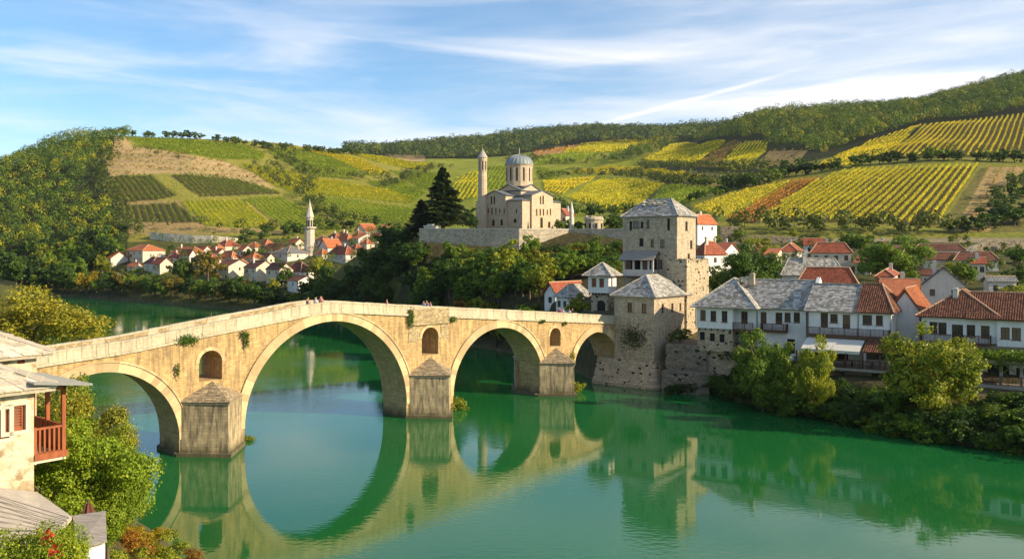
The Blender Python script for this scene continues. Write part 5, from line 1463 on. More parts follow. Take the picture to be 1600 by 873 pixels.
VR('large red hip roof rising behind the grey stone roofed houses', 1340, 1246, 1372, 447, 462, 417.5, 'hip', 'ft_r', 'white2', d=136, th=24, chim=1, nF=(4, 1))
VR('house with broad bright orange roof and pole beside the grey gabled house', 1432, 1368, 1466, 462, 480, 436, 'gx', 'ft_o', 'white2', d=124, th=28, chim=1)
VR('cracked white gabled house with pale sheet roof above the brown tiled house', 1508, 1440, 1556, 447, 465, 416, 'gy', 'ft_g', 'white2', d=143, th=20, chim=1, nF=(2, 1))
VR('long dark red roof at the back beside the yellow green tree', 1508, 1428, 1516, 391, 404, 381, 'hip', 'ft_b', 'white', d=216, th=14, nF=(4, 1))
VR('low maroon roof in front of the long dark red roof', 1492, 1445, 1500, 406, 420, 394, 'gx', 'ft_b', 'cream', d=196, th=14)
VR('long white house with brown hip roof and two small windows near the rubble wall', 1560, 1491, 1575, 407, 426, 393, 'hip', 'ft_b', 'white', d=190, th=16, nF=(3, 1), nS=(2, 1), chim=1)
VR('brown roofed house behind the white gabled house at the back row', 1470, 1440, 1490, 430, 440, 420, 'gx', 'ft_b', 'white2', d=165, th=16)
VR('low white shed with flat grey roof at the right edge of the village', 1588, 1545, 1606, 440, 452, 434, 'gx', 'ft_g', 'white2', d=150, th=18)

def wall_line(name, label, pts, h, mat, thick=0.6, copem=None, cope=0.15, group=None):
    """free standing wall along picture points (px, py_top, d)"""
    W_ = [P(*p) for p in pts]; mb = MB(); cp = MB()
    for a, b_ in zip(W_[:-1], W_[1:]):
        u = Vector((b_.x - a.x, b_.y - a.y, 0)).normalized(); n = Vector((-u.y, u.x, 0)) * thick
        vs = [a - Vector((0, 0, h)), b_ - Vector((0, 0, h)), b_, a]; vs2 = [v_ + n for v_ in vs]
        mb.add(vs + vs2, [(0, 1, 2, 3), (7, 6, 5, 4), (1, 0, 4, 5), (2, 1, 5, 6), (3, 2, 6, 7), (0, 3, 7, 4)])
        if cope:
            e = u * 0.0; m_ = n.normalized() * 0.12
            vs = [a - m_, b_ - m_, b_ - m_ + Vector((0, 0, cope)), a - m_ + Vector((0, 0, cope))]; vs2 = [v_ + n + m_ * 2 for v_ in vs]
            cp.add(vs + vs2, [(0, 1, 2, 3), (7, 6, 5, 4), (1, 0, 4, 5), (2, 1, 5, 6), (3, 2, 6, 7), (0, 3, 7, 4)])
    o = mb.build(name, mat); tag(o, label, 'wall', group)
    if cope: cp.build('coping', copem or M['ridge'], o)
    return o
wall_line('terrace_wall', 'high rubble terrace wall carrying the church platform', [(655, 358.5, 217), (811, 359, 209), (889, 359.5, 216), (985, 359, 211)], 9.0, M['wallst'], 1.2, M['ridge'], 0.3)
wall_line('roadside_wall', 'long brown retaining wall along the road under the vineyard', [(1128, 366, 262), (1200, 368, 262), (1290, 372, 262)], 4.0, M['rubble_d'], 0.8, None, 0)
wall_line('rubble_wall', 'sloping grey rubble wall at the right edge above the brown hip roofed house', [(1506, 388, 232), (1540, 378, 236), (1620, 374, 240)], 7.0, M['rubble_d'], 0.8, None, 0)
wall_line('field_wall', 'short stepped stone wall beside the small orange roofed house', [(1126, 353, 268), (1158, 354, 268)], 4.0, M['rubble_d'], 0.8, None, 0)

# ------------------------------------------------------------------ church
th = 40; dC = 238; zc0 = ZZ(358, dC) - 0.6
C = Bld('church', 'domed stone church with cross shaped roofs on the walled hill', 816, dC, th, zc0, 'church')
WL = -C.along(746, 'F'); WR = C.along(876, 'S'); W = (WL + WR) / 2
def zC(py, dd=0): return ZZ(py, dC + dd) - zc0
ze = zC(313); zg = zC(305, 2); 
def arched(w, h, mat, proud=0.05, depth=0.02, n=8):
    mb = MB(); pts = [(-w / 2, 0), (w / 2, 0)] + [(w / 2 * math.cos(math.pi * i / n), h - w / 2 + w / 2 * math.sin(math.pi * i / n)) for i in range(0, n + 1)]
    vs = [(x, -proud, z) for x, z in pts]; mb.poly(vs)
    for i in range(len(pts)):
        a, b_ = pts[i], pts[(i + 1) % len(pts)]
        mb.poly([(a[0], -proud, a[1]), (a[0], depth, a[1]), (b_[0], depth, b_[1]), (b_[0], -proud, b_[1])])
    return mb.mesh('window', mat)
aw = {}
def awin(root, face, u, off, z, w, h):
    k = (w, h)
    if k not in aw: 
        aw[k] = (arched(w + 0.3, h + 0.18, M['ring'], 0.04), arched(w, h, M['dark'], 0.06))
    o = link('window', aw[k][0], root, (u, off, z) if face == 'F' else (off, u, z), (0, 0, 0 if face == 'F' else R(90)))
    link('pane', aw[k][1], o)
# corner bays and cross arms
block(C.root, -WL, 0, 0, WR, -2, ze, M['church'])
ex = 0.55; a0, a1 = 0.30, 0.80
def cross_arm(face, lo, hi, z1, zr, nm='cross_arm'):
    mb = MB()
    if face == 'F':
        x0, x1, y0, y1 = lo, hi, -ex, WR / 2
        cx = (x0 + x1) / 2
        mb.add([(x0, y0, -2), (x1, y0, -2), (x1, y0, z1), (cx, y0, zr), (x0, y0, z1), (x0, y1, -2), (x1, y1, -2), (x1, y1, z1), (cx, y1, zr), (x0, y1, z1)],
               [(0, 1, 2, 3, 4), (1, 6, 7, 2), (5, 0, 4, 9), (9, 8, 7, 6, 5)])
        mb.build(nm, M['church'], C.root)
        rb = MB()
        for (p, q) in ((x0, -1), (x1, 1)):
            e = 0.4 * q; dz = 0.4 * (zr - z1) / abs(cx - p)
            A_, B2 = (p + e, y0 - 0.35, z1 - dz), (cx, y0 - 0.35, zr); C2, D2 = (cx, y1, zr), (p + e, y1, z1 - dz)
            n = (Vector(B2) - Vector(A_)).cross(Vector(D2) - Vector(A_)).normalized(); n = n if n.z > 0 else -n
            rb.slab([Vector(v_) + n * 0.18 for v_ in (A_, B2, C2, D2)], n, 0.17)
        rb.build('roof', M['leadr'], C.root)
    else:
        x0, x1, y0, y1 = -WL / 2, ex, lo, hi; cy = (y0 + y1) / 2
        mb.add([(x1, y0, -2), (x1, y1, -2), (x1, y1, z1), (x1, cy, zr), (x1, y0, z1), (x0, y0, -2), (x0, y1, -2), (x0, y1, z1), (x0, cy, zr), (x0, y0, z1)],
               [(0, 1, 2, 3, 4), (1, 6, 7, 2), (5, 0, 4, 9), (9, 8, 7, 6, 5)])
        mb.build(nm, M['church'], C.root)
        rb = MB()
        for (p, q) in ((y0, -1), (y1, 1)):
            e = 0.4 * q; dz = 0.4 * (zr - z1) / abs(cy - p)
            A_, B2 = (x1 + 0.35, p + e, z1 - dz), (x1 + 0.35, cy, zr); C2, D2 = (x0, cy, zr), (x0, p + e, z1 - dz)
            n = (Vector(B2) - Vector(A_)).cross(Vector(D2) - Vector(A_)).normalized(); n = n if n.z > 0 else -n
            rb.slab([Vector(v_) + n * 0.18 for v_ in (A_, B2, C2, D2)], n, 0.17)
        rb.build('roof', M['leadr'], C.root)
uL0, uL1 = C.along(757, 'F', -ex), C.along(790, 'F', -ex)
sR0, sR1 = C.along(831, 'S', ex), C.along(864, 'S', ex)
zarm = zC(304); zpk = zC(296.5, 1)
cross_arm('F', uL0, uL1, zarm, zpk)
cross_arm('S', sR0, sR1, zarm, zpk)
# corner bay lean roofs
cb = MB(); cb.slab([(-WL - .4, -.4, ze + .12), (0.4, -.4, ze + .12), (-WL * .25, WR * .25, ze + 1.5), (-WL * .75, WR * .25, ze + 1.5)], (0, -0.3, 1), 0.12)
cb.slab([(0.4, -.4, ze + .12), (0.4, WR + .4, ze + .12), (-WL * .25, WR * .75, ze + 1.5), (-WL * .25, WR * .25, ze + 1.5)], (0.3, 0, 1), 0.12)
cb.slab([(-WL - .4, WR + .4, ze + .12), (-WL - .4, -.4, ze + .12), (-WL * .75, WR * .25, ze + 1.5), (-WL * .75, WR * .75, ze + 1.5)], (-0.3, 0, 1), 0.12)
cb.build('lower_roof', M['leadr'], C.root)
# upper square with small gables, under the drum
q0, q1, r0_, r1_ = -WL * .77, -WL * .23, WR * .23, WR * .77
zt2 = zC(298, 6); zp2 = zC(288.5, 8)
block(C.root, q0, q1, r0_, r1_, ze, zt2, M['church'], name='upper_wall')
for f in (0, 1):
    mb = MB()
    cx, cy = (q0 + q1) / 2, (r0_ + r1_) / 2
    if f == 0:
        pts = [(q0, r0_ - .02), (q1, r0_ - .02)]
        mb.add([(q0, r0_ - .02, zt2), (q1, r0_ - .02, zt2), (cx, r0_ - .02, zp2 - .1), (q0, r1_ + .02, zt2), (q1, r1_ + .02, zt2), (cx, r1_ + .02, zp2 - .1)], [(0, 1, 2), (5, 4, 3)])
        rb = MB()
        for p, q in ((q0, -1), (q1, 1)):
            A_, B2, C2, D2 = (p + .35 * q, r0_ - .35, zt2 - .1), (cx, r0_ - .35, zp2), (cx, r1_ + .35, zp2), (p + .35 * q, r1_ + .35, zt2 - .1)
            n = (Vector(B2) - Vector(A_)).cross(Vector(D2) - Vector(A_)).normalized(); n = n if n.z > 0 else -n
            rb.slab([Vector(v_) + n * .15 for v_ in (A_, B2, C2, D2)], n, .15)
    else:
        mb.add([(q1 + .02, r0_, zt2), (q1 + .02, r1_, zt2), (q1 + .02, cy, zp2 - .1), (q0 - .02, r0_, zt2), (q0 - .02, r1_, zt2), (q0 - .02, cy, zp2 - .1)], [(0, 1, 2), (5, 4, 3)])
        rb = MB()
        for p, q in ((r0_, -1), (r1_, 1)):
            A_, B2, C2, D2 = (q1 + .36, p + .35 * q, zt2 - .09), (q1 + .36, cy, zp2 + .01), (q0 - .36, cy, zp2 + .01), (q0 - .36, p + .35 * q, zt2 - .09)
            n = (Vector(B2) - Vector(A_)).cross(Vector(D2) - Vector(A_)).normalized(); n = n if n.z > 0 else -n
            rb.slab([Vector(v_) + n * .15 for v_ in (A_, B2, C2, D2)], n, .15)
    mb.build('gable', M['church'], C.root); rb.build('upper_roof', M['leadr'], C.root)
cxc, cyc = (q0 + q1) / 2, (r0_ + r1_) / 2
cw_ = C.world(cxc, cyc); dd = cw_.y; rD = 21.2 / F * dd
def zD(py): return ZZ(py, dd) - zc0
mb = MB(); mb.lathe([(rD, zD(292)), (rD, zD(260)), (rD + .25, zD(259.5)), (rD + .25, zD(257.5))], 12, cxc, cyc, a0=R(15)); mb.build('drum', M['church'], C.root)
for i in range(12):
    w_ = R(30 * i); rr = rD * math.cos(R(15)) 
    o = link('drum_window', arched(0.45, 3.8, M['dark'], 0.05) if i == 0 else dwm, C.root, (cxc + rr * math.cos(w_), cyc + rr * math.sin(w_), zD(284)), (0, 0, w_ + R(90)))
    dwm = o.data
n = 9; prof = [(rD + .35, zD(258)), (rD + .35, zD(257))] + [((rD + .1) * math.cos(R(90) * i / n), zD(257) + (zD(242) - zD(257)) * math.sin(R(90) * i / n)) for i in range(0, n)] + [(0.15, zD(242))]
mb = MB(); mb.lathe(prof, 24, cxc, cyc); dome = mb.build('dome', M['lead'], C.root)
mb = MB()
for i in range(24):
    w_ = R(15 * i); mb.tube([(cxc + (rD + .14) * math.cos(R(90) * k / 6) * math.cos(w_), cyc + (rD + .14) * math.cos(R(90) * k / 6) * math.sin(w_), zD(257) + (zD(242) - zD(257)) * math.sin(R(90) * k / 6) + .02) for k in range(7)], 0.07, 4)
mb.build('dome_rib', M['lead'], dome)
mb = MB(); zt_ = zD(242); mb.box(cxc - .07, cxc + .07, cyc - .07, cyc + .07, zt_ - .2, zt_ + 1.9); mb.bar((cxc - .42, cyc + .3, zt_ + 1.25), (cxc + .42, cyc - .3, zt_ + 1.25), 0.13, 0.13); mb.lathe([(0.05, zt_ - .1), (.28, zt_ + .1), (.05, zt_ + .35)], 8, cxc, cyc)
mb.build('cross', M['ridge'], C.root)
for px, py, w_, h, off in ((752, 352, .7, 1.7, 0), (758, 352, .75, 1.8, -ex), (771, 353, .75, 1.8, -ex), (784, 352, .7, 1.6, -ex), (757, 333, .45, 1.1, 0), (763, 333, .35, 1.3, -ex), (769, 335, .35, 1.8, -ex), (775, 335, .35, 1.8, -ex), (781, 333, .35, 1.2, -ex), (788, 333, .35, 1.2, -ex), (768, 319, .45, 2.2, -ex), (772.5, 319, .45, 2.2, -ex), (805, 348, .9, 1.1, 0), (807, 333, .35, 1.1, 0)):
    u, z = C.ray(px, py, 'F', off); awin(C.root, 'F', u, off, z, w_, h)
for px, py, w_, h, off in ((830, 355, .9, 1.9, 0), (846, 356, 1.1, 2.9, ex), (858, 356, 1.0, 1.8, ex), (830, 336, .5, 1.9, 0), (838.5, 337, .5, 1.9, ex), (844, 337, .5, 1.9, ex), (849, 337, .5, 1.9, ex), (855, 336, .4, 1.5, ex), (860, 336, .45, 1.8, ex), (844.5, 319, .5, 2.2, ex), (848.5, 319, .6, 2.4, ex)):
    u, z = C.ray(px, py, 'S', off); awin(C.root, 'S', u, off, z, w_, h)
# bell tower
dB = 246; xb = GX(754, dB)
bt = empty('bell_tower', (xb, dB, zc0), R(-20), 'slender round stone bell tower with cone roof left of the church', 'tower')
def zB(py): return ZZ(py, dB) - zc0
mb = MB(); mb.box(-1.5, 1.5, -1.5, 1.5, -1, zB(318)); mb.build('base', M['church'], bt)
mb = MB(); mb.lathe([(1.32, zB(318)), (1.18, zB(268)), (1.3, zB(267.5)), (1.3, zB(266.5))], 14); mb.build('shaft', M['church'], bt)
for a in range(8):
    w_ = R(45 * a); mb = MB(); mb.box(-0.2, 0.2, -0.22, 0.22, zB(266.5), zB(251)); mb.build('column', M['church'], bt, (1.02 * math.cos(w_), 1.02 * math.sin(w_), 0), (0, 0, w_))
mb = MB(); mb.lathe([(1.28, zB(252.2)), (1.28, zB(247.5)), (1.45, zB(247.2)), (1.45, zB(246.5))], 14); mb.build('belfry_lintel', M['church'], bt)
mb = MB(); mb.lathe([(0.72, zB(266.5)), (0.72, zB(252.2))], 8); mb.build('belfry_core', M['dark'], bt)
mb = MB(); mb.lathe([(1.5, zB(246.5)), (0.85, zB(240)), (0.1, zB(233.5)), (0.03, zB(230))], 14); mb.build('cone_roof', M['concrete'], bt)

# ruined round tower and small buildings on the terrace
dR = 232; rt = empty('ruined_round_tower', (GX(928, dR), dR, ZZ(358, dR) - 1), 0, 'low ruined round tower with broken rim right of the church', 'ruin')
mb = MB(); prof = [(2.45, 0), (2.4, 3.2), (2.6, 3.4), (2.6, 3.8), (2.4, 4.0), (2.1, 4.4), (1.9, 3.6)]; mb.lathe(prof, 16); rndm = random.Random(4)
mb.v = [(x, y, z + (rndm.uniform(-.35, .3) if z > 3.9 else 0)) for x, y, z in mb.v]
mb.build('wall', M['rubble_c'], rt)
for a in (200, 240, 280, 320):
    m2 = MB(); m2.box(-.25, .25, -.25, .25, 1.2, 2.5); m2.build('opening', M['dark'], rt, (2.32 * math.cos(R(a)), 2.32 * math.sin(R(a)), 0), (0, 0, R(a)))
ch = empty('stone_pillar', (GX(893, 236), 236, 24), 0, 'thin white pillar with pointed top between church and ruined tower', 'pillar')
mb = MB(); mb.lathe([(.55, -1), (.5, 4.6), (.62, 4.8), (.62, 5.2), (.1, 8.0)], 8); mb.build('shaft', M['white2'], ch)
VR('low red roofed house on the church terrace right behind the church', 884, 872, 897, 337, 350, 326.5, 'gy', 'ft_r', 'cream', d=262, th=30)
mb = MB(); B = Bld('terrace_shrine', 'small white flat topped structure on the terrace wall beside the conifer', 681, 219, 20, ZZ(360, 219) - .5, 'shrine'); mb.box(-3.2, 0, 0, 2, 0, 1.5); mb.box(-3.4, .2, -.2, 2.2, 1.5, 1.75); mb.box(-2.6, -1, .3, 1.7, 1.75, 2.1); mb.build('wall', M['white2'], B.root)
# ------------------------------------------------------------------ towers at the bridge head
def wl(B, face, off, items):
    out = []
    for px, p0, p1, w_, st in items:
        u, z0 = B.ray(px, p1, face, off); _, z1 = B.ray(px, p0, face, off); out.append((u, z0, w_, z1 - z0, st))
    return out
# lower gate tower
B2 = Bld('lower_gate_tower', 'square stone tower with grey pyramid roof rising from the river at the bridge head', 1022, 125, 40, -1.5, 'tower')
WL = -B2.along(960, 'F'); WR = B2.along(1070, 'S'); ze = ZZ(464, 125) + 1.5
block(B2.root, -WL, 0, 0, WR + 1, 0, ze, M['rubble_t2'],
      wl(B2, 'F', 0, [(984, 473, 487, .75, 'wood'), (1006.5, 474, 488.5, .75, 'wood'), (975, 561, 565, .35, 'hole'), (983, 561.5, 565.5, .35, 'hole'), (991, 562, 566, .35, 'hole'), (999, 563, 567, .35, 'hole'), (1010, 564, 568, .35, 'hole')]),
      wl(B2, 'S', 0, [(1035.5, 474, 487.5, .6, 'wood'), (1050.5, 473.5, 486.5, .6, 'wood'), (1063, 473, 485, .5, 'wood')]))
roof(B2.root, -WL, 0, 0, WR + 1, ze, ZZ(430, 130) + 1.5 - ze, 'hip', 'slab', over=0.5, seed=11, t=0.2)
mb = MB()
for k, (e0, e1, z0, z1) in enumerate([(1.5, 1.4, -2, 1.9), (1.4, 0.9, 1.9, 2.6), (0.9, 0.02, 2.6, 5.2)]):
    def rg(e, z): 
        pts = []
        for a in range(0, 91, 15):
            pts.append((0 + e * math.sin(R(a)), 0 - e * math.cos(R(a)), z))
        return [(-WL - 3, -e, z)] + pts + [(e, WR + 2, z)]
    A_, B_2 = rg(e0, z0), rg(e1, z1)
    for i in range(len(A_) - 1): mb.poly([A_[i], A_[i + 1], B_2[i + 1], B_2[i]])
mb.build('battered_base', M['rubble_t'], B2.root)
# dark creeper stains under the parapet
o = link('wall_plant', clump_mesh(91, 900, 3.4, 2.0, 0.2, 0.9), None, B2.world(-3.4, -0.1, 7.6 + 1.5), (0, 0, -B2.th), T_DK); tag(o, 'dark creeper hanging on the tower wall beside the last arch', 'plant')
# main tower
B1 = Bld('main_stone_tower', 'tallest square stone tower with grey roof, many dark windows and a broken roof patch', 1058, 138, 38, 5, 'tower')
WL = -B1.along(973, 'F'); WR = B1.along(1087, 'S'); ze = ZZ(337, 138) - 5
block(B1.root, -WL, 0, 0, WR, -4, ze, M['rubble_t2'],
      wl(B1, 'F', 0, [(985.5, 345, 360, .45, 'hole'), (994.5, 345.5, 356, 1.2, 'wood'), (1003, 346, 357, .5, 'hole'), (1012.5, 343, 356, .6, 'wood'), (1044.5, 341, 360, .45, 'hole'), (1002, 372, 385, .85, 'hole'), (1019, 374, 385.5, .6, 'wood'), (1035, 374, 386, .85, 'wood'), (1031.5, 405.5, 419.5, .8, 'wood'), (1012, 407, 418, .5, 'hole'), (1030, 396, 399, .3, 'hole'), (1040, 398, 401, .25, 'hole')]),
      wl(B1, 'S', 0, [(1072.7, 346, 360, .8, 'wood'), (1080, 375, 388, .8, 'wood'), (1076, 396, 406, .8, 'wood')]))
rf = roof(B1.root, -WL, 0, 0, WR, ze, ZZ(310.5, 141) - 5 - ze, 'hip', 'slab', over=0.3, seed=23, t=0.2, inset=0.85)
# broken roof patch: collapsed slabs over a dark gap
hu, hz = B1.ray(1019, 322, 'F', 1.6)
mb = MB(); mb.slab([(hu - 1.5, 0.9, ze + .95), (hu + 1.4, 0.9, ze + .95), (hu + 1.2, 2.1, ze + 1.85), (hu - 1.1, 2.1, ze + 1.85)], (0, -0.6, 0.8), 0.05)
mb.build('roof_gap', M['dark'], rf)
mb = MB(); rnd = random.Random(3)
for i in range(46):
    x = hu + rnd.gauss(0, 1.0); y = 2.1 + rnd.uniform(-.35, .7); z = ze + 1.9 + (y - 2.1) * .7 + rnd.uniform(-.05, .35); a = rnd.uniform(0, 3)
    p = Vector((x, y, z)); u_ = Vector((math.cos(a), math.sin(a), rnd.uniform(-.4, .3))) * rnd.uniform(.15, .35); v_ = Vector((-math.sin(a), math.cos(a), rnd.uniform(-.3, .4))) * rnd.uniform(.12, .28)
    mb.slab([p - u_ - v_, p + u_ - v_, p + u_ + v_, p - u_ + v_], u_.cross(v_), 0.07)
mb.build('broken_slabs', M['slab_l'], rf)
mb = MB()
for i in range(6): mb.bar((hu - 1.2 + i * .45, .75, ze + .85), (hu - 1.1 + i * .45, 2.2, ze + 2.0), .09, .09)
mb.build('bare_rafters', M['wood_d'], rf)
# closed wooden balcony on the tower
u0, z1 = B1.ray(973.5, 405, 'F', -1.3); u1, z0 = B1.ray(1021, 432, 'F', -1.3)
bal = MB(); bal.box(u0, u1, -1.4, -0.003, z0, z0 + .25); bal.box(u0, u1, -1.4, -1.28, z0 + .25, z0 + 1.05); bal.box(u0, u0 + .1, -1.28, -.01, z0 + .25, z0 + 1.05); bal.box(u1 - .1, u1, -1.28, -.01, z0 + .25, z0 + 1.05)
bo = bal.build('balcony', M['white2'], B1.root)
for k in (0.0, .34, .62, .86, 1.0):
    m2 = MB(); x = u0 + .15 + (u1 - u0 - .3) * k; m2.box(x - .15, x + .15, -1.36, -1.08, z0 + 1.05, z1); m2.build('pillar', M['white2'], bo)
for k in (.17, .74):
    m2 = MB(); x = u0 + (u1 - u0) * k; m2.box(x - .45, x + .45, -1.2, -1.14, z0 + 1.05, z1 - .1); m2.build('shutter', M['wood'], bo)
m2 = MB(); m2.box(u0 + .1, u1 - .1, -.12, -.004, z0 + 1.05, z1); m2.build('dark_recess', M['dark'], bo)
ra, rb = u0 - .5, u1 + .3
m2 = MB(); pl = [(ra, -2.0, z1 - .1), (rb, -2.0, z1 - .1), (rb + .1, -.02, z1 + 1.35), (ra, -.02, z1 + 1.35)]; m2.slab(pl, (0, -.55, .8), .1); lr = m2.build('balcony_roof', M['wood_d'], bo)
m2 = MB(); stone_cover(m2, pl, .6, .35, .03, 8); m2.build('roof_board', M['wood_g'], lr)
for k in range(9):
    m2 = MB(); x = u0 + .2 + k * (u1 - u0 - .4) / 8; m2.box(x - .06, x + .06, -1.75, -.01, z0 - .15, z0 - .005); m2.build('joist', M['wood_d'], bo)
# buttress tower
B3 = Bld('buttress_tower', 'flat topped rubble bastion against the right foot of the main tower', 1073, 131.5, 36, -1, 'tower')
WL = -B3.along(1042, 'F'); WR = B3.along(1107.5, 'S'); z3 = ZZ(407, 131.5) + 1
block(B3.root, -WL, 0, 0, WR, 0, z3, M['rubble_t'])
mb = MB(); rnd = random.Random(9)
for i in range(60):
    s_ = rnd.uniform(.15, .3); e = rnd.random()
    x, y = (-WL * rnd.random(), rnd.uniform(.1, .4)) if e < .4 else (-rnd.uniform(.1, .4), WR * rnd.random())
    mb.box(x - s_, x + s_, max(y - s_, .02), y + s_, z3, z3 + rnd.uniform(.08, .3))
mb.build('broken_top', M['rubble_t'], B3.root)
# white bay gatehouse
B4 = Bld('gatehouse', 'small white bay room with grey pyramid roof on a stone gate arch', 951, 137, 30, 8.3, 'gatehouse')
WL = -B4.along(919, 'F'); WR = B4.along(962, 'S'); z0, z1 = ZZ(458, 137) - 8.3, ZZ(431, 137) - 8.3
block(B4.root, -WL, 0, 0, max(WR, 3), z0, z1, M['white'], wl(B4, 'F', 0, [(928, 434, 448.5, .75, 'shut'), (940, 434.5, 449, .75, 'shut')]), wl(B4, 'S', 0, [(956, 434, 448, .6, 'shut')]))
roof(B4.root, -WL, 0, 0, max(WR, 3), z1, ZZ(410.5, 139) - 8.3 - z1, 'pyr', 'slab', over=.75, seed=31)
u0 = B4.along(924, 'F', .35)
block(B4.root, u0, -.3, .35, max(WR, 3) - .3, -2, z0 - .01, M['rubble_t'], name='gate_wall')
ua, _ = B4.ray(939.5, 0, 'F', .35); o = link('gate_arch', arched(1.35, 2.3, M['dark'], .03), B4.root, (ua, .35, B4.ray(939, 492, 'F', .35)[1]))
mb = MB()
for k in range(7): mb.box(-WL + .2 + k * (WL - .4) / 6 - .07, -WL + .2 + k * (WL - .4) / 6 + .07, .05, .34, z0 - .35, z0 - .02)
mb.build('bracket', M['wood_d'], B4.root)
for pc, pl, pr, ev, bs, rg, kd, rm, wm, d in ((1185, 1168, 1200, 392, 402, 383, 'hip', 'ft_r', 'white', 238), (1212, 1196, 1226, 398, 408, 388, 'gx', 'ft_o', 'cream', 205), (1385, 1368, 1400, 386, 396, 377, 'hip', 'ft_r', 'white', 238), (1408, 1390, 1424, 392, 402, 383, 'gx', 'ft_b', 'cream', 222), (1270, 1250, 1290, 414, 424, 403, 'hip', 'ft_r', 'cream', 178), (1540, 1520, 1556, 412, 424, 402, 'gx', 'ft_r', 'cream', 175), (1395, 1370, 1420, 432, 444, 420, 'hip', 'ft_r', 'white2', 146)):
    VR('plain house with tiled roof packed among the houses of the right bank village', pc, pl, pr, ev, bs, rg, kd, rm, wm, d=d, th=22, nF=(2, 1), nS=(1, 1), group='plain houses packed in the right bank village')
# small houses at the foot of the slope
VR('small white house with red brown roof at the foot of the wooded slope', 868, 851, 915, 459, 488, 440, 'gy', 'ft_r', 'white', d=160, th=48, nF=(1, 1), nS=(0, 0), group='small houses at the bridge head')
VR('white and grey stone house with slab roof beside the gatehouse', 887, 869, 924, 465, 491, 445, 'hip', 'slab', 'white', d=150, th=50, nF=(2, 1), nS=(3, 1), group='small houses at the bridge head', style='slab')
# quay terraces between the towers and the river houses
def terr(label, pts, z0, z1, mat, name='retaining_wall'):
    mb = MB(); mb.prism([(GX(px, d), d) for px, d in pts], z0, z1); return tag(mb.build(name, mat), label, 'wall', None)
terr('dark rubble retaining wall of the terrace right of the lower gate tower', [(1040, 123.5), (1104, 121.5), (1110, 136), (1050, 138)], -2, ZZ(540, 122), M['rubble_d'])
terr('lower mossy quay wall at the waterline right of the gate tower', [(1034, 121.2), (1108, 119.6), (1104, 121.48), (1040, 123.48)], -2, ZZ(580, 121), M['rubble_d'])

# ------------------------------------------------------------------ river front houses
RG = 'white houses along the right river bank'
TH = 32.5
# house A: stone roofed, corbelled storeys
A = Bld('riverside_house', 'white house with grey stone slab roof on corbelled stone storeys, nearest the tower', 1177, 117.7, TH, 0, 'house', RG)
xL = A.along(1088, 'F'); zf = 8.85; zeA = 11.75
ul = A.along(1145, 'F')
block(A.root, xL, ul, 0, 8.6, zf, zeA, M['white'], wl(A, 'F', 0, [(1098.4, 484, 500, .75, 'wood'), (1114.5, 485, 501.5, .75, 'wood'), (1132, 486, 503, .75, 'wood')]), name='upper_wall')
block(A.root, ul, 0, 1.3, 8.6, zf, zeA, M['white'], wl(A, 'F', 1.3, [(1163, 486, 506, .9, 'door')]), name='loggia_wall')
mb = MB(); mb.box(ul, 0.1, -.1, 1.3, zf - .2, zf - .002); lg = mb.build('loggia_floor', M['wood'], A.root)
railing(lg, [(ul + .05, -.04), (-.05, -.04)], .95, .15, M['wood'], zf)
block(A.root, xL + .12, ul - .1, .12, 8.5, 5.7, zf - .01, M['rubble_t'], wl(A, 'F', .12, [(1097.3, 518, 531, .65, 'hole'), (1113, 520, 533, .65, 'hole'), (1128, 522, 534.7, .65, 'hole')]), name='stone_storey')
block(A.root, xL + 1.0, 0, .9, 8.4, -2, 5.69, M['rubble_t'], wl(A, 'F', .9, [(1124, 553, 557, .5, 'hole')]), name='stone_base')
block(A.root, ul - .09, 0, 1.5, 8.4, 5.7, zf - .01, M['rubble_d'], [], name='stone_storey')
mb = MB()
for k in range(6): x = xL + .4 + k * (ul - xL - .8) / 5; mb.box(x - .09, x + .09, .0, .11, zf - .3, zf - .012)
mb.build('corbel', M['wood_d'], A.root)
hA = ZZ(435.5, 122) - zeA
rfA = roof(A.root, xL, 0, 0, 8.6, zeA, hA, 'hip', 'slab', over=.65, seed=41, t=.16, inset=1.0)
xa = A.along(1259, 'F', 1.5)
block(A.root, .01, xa, 1.5, 9.2, 5.0, zeA, M['white'], wl(A, 'F', 1.5, [(1193, 487, 506, .8, 'door'), (1217, 488, 507, .9, 'door'), (1230.5, 488, 502.6, .8, 'wood'), (1245, 488.5, 503.5, .8, 'wood'), (1236, 530, 552, 1.0, 'hole')]), name='wing_wall')
mb = MB(); b0 = A.along(1188.7, 'F', .6); b1 = A.along(1228, 'F', .6); mb.box(b0, b1, .6, 1.497, zf - .2, zf - .003); bf = mb.build('balcony', M['wood'], A.root)
railing(bf, [(b0, 1.45), (b0, .65), (b1, .65), (b1, 1.45)], .95, .15, M['wood'], zf)
rfA2 = roof(A.root, -3.4, xa, 1.5, 9.2, zeA, hA - .15, 'gx', 'slab', over=.5, seed=45, t=.16, gmat=M['white'])
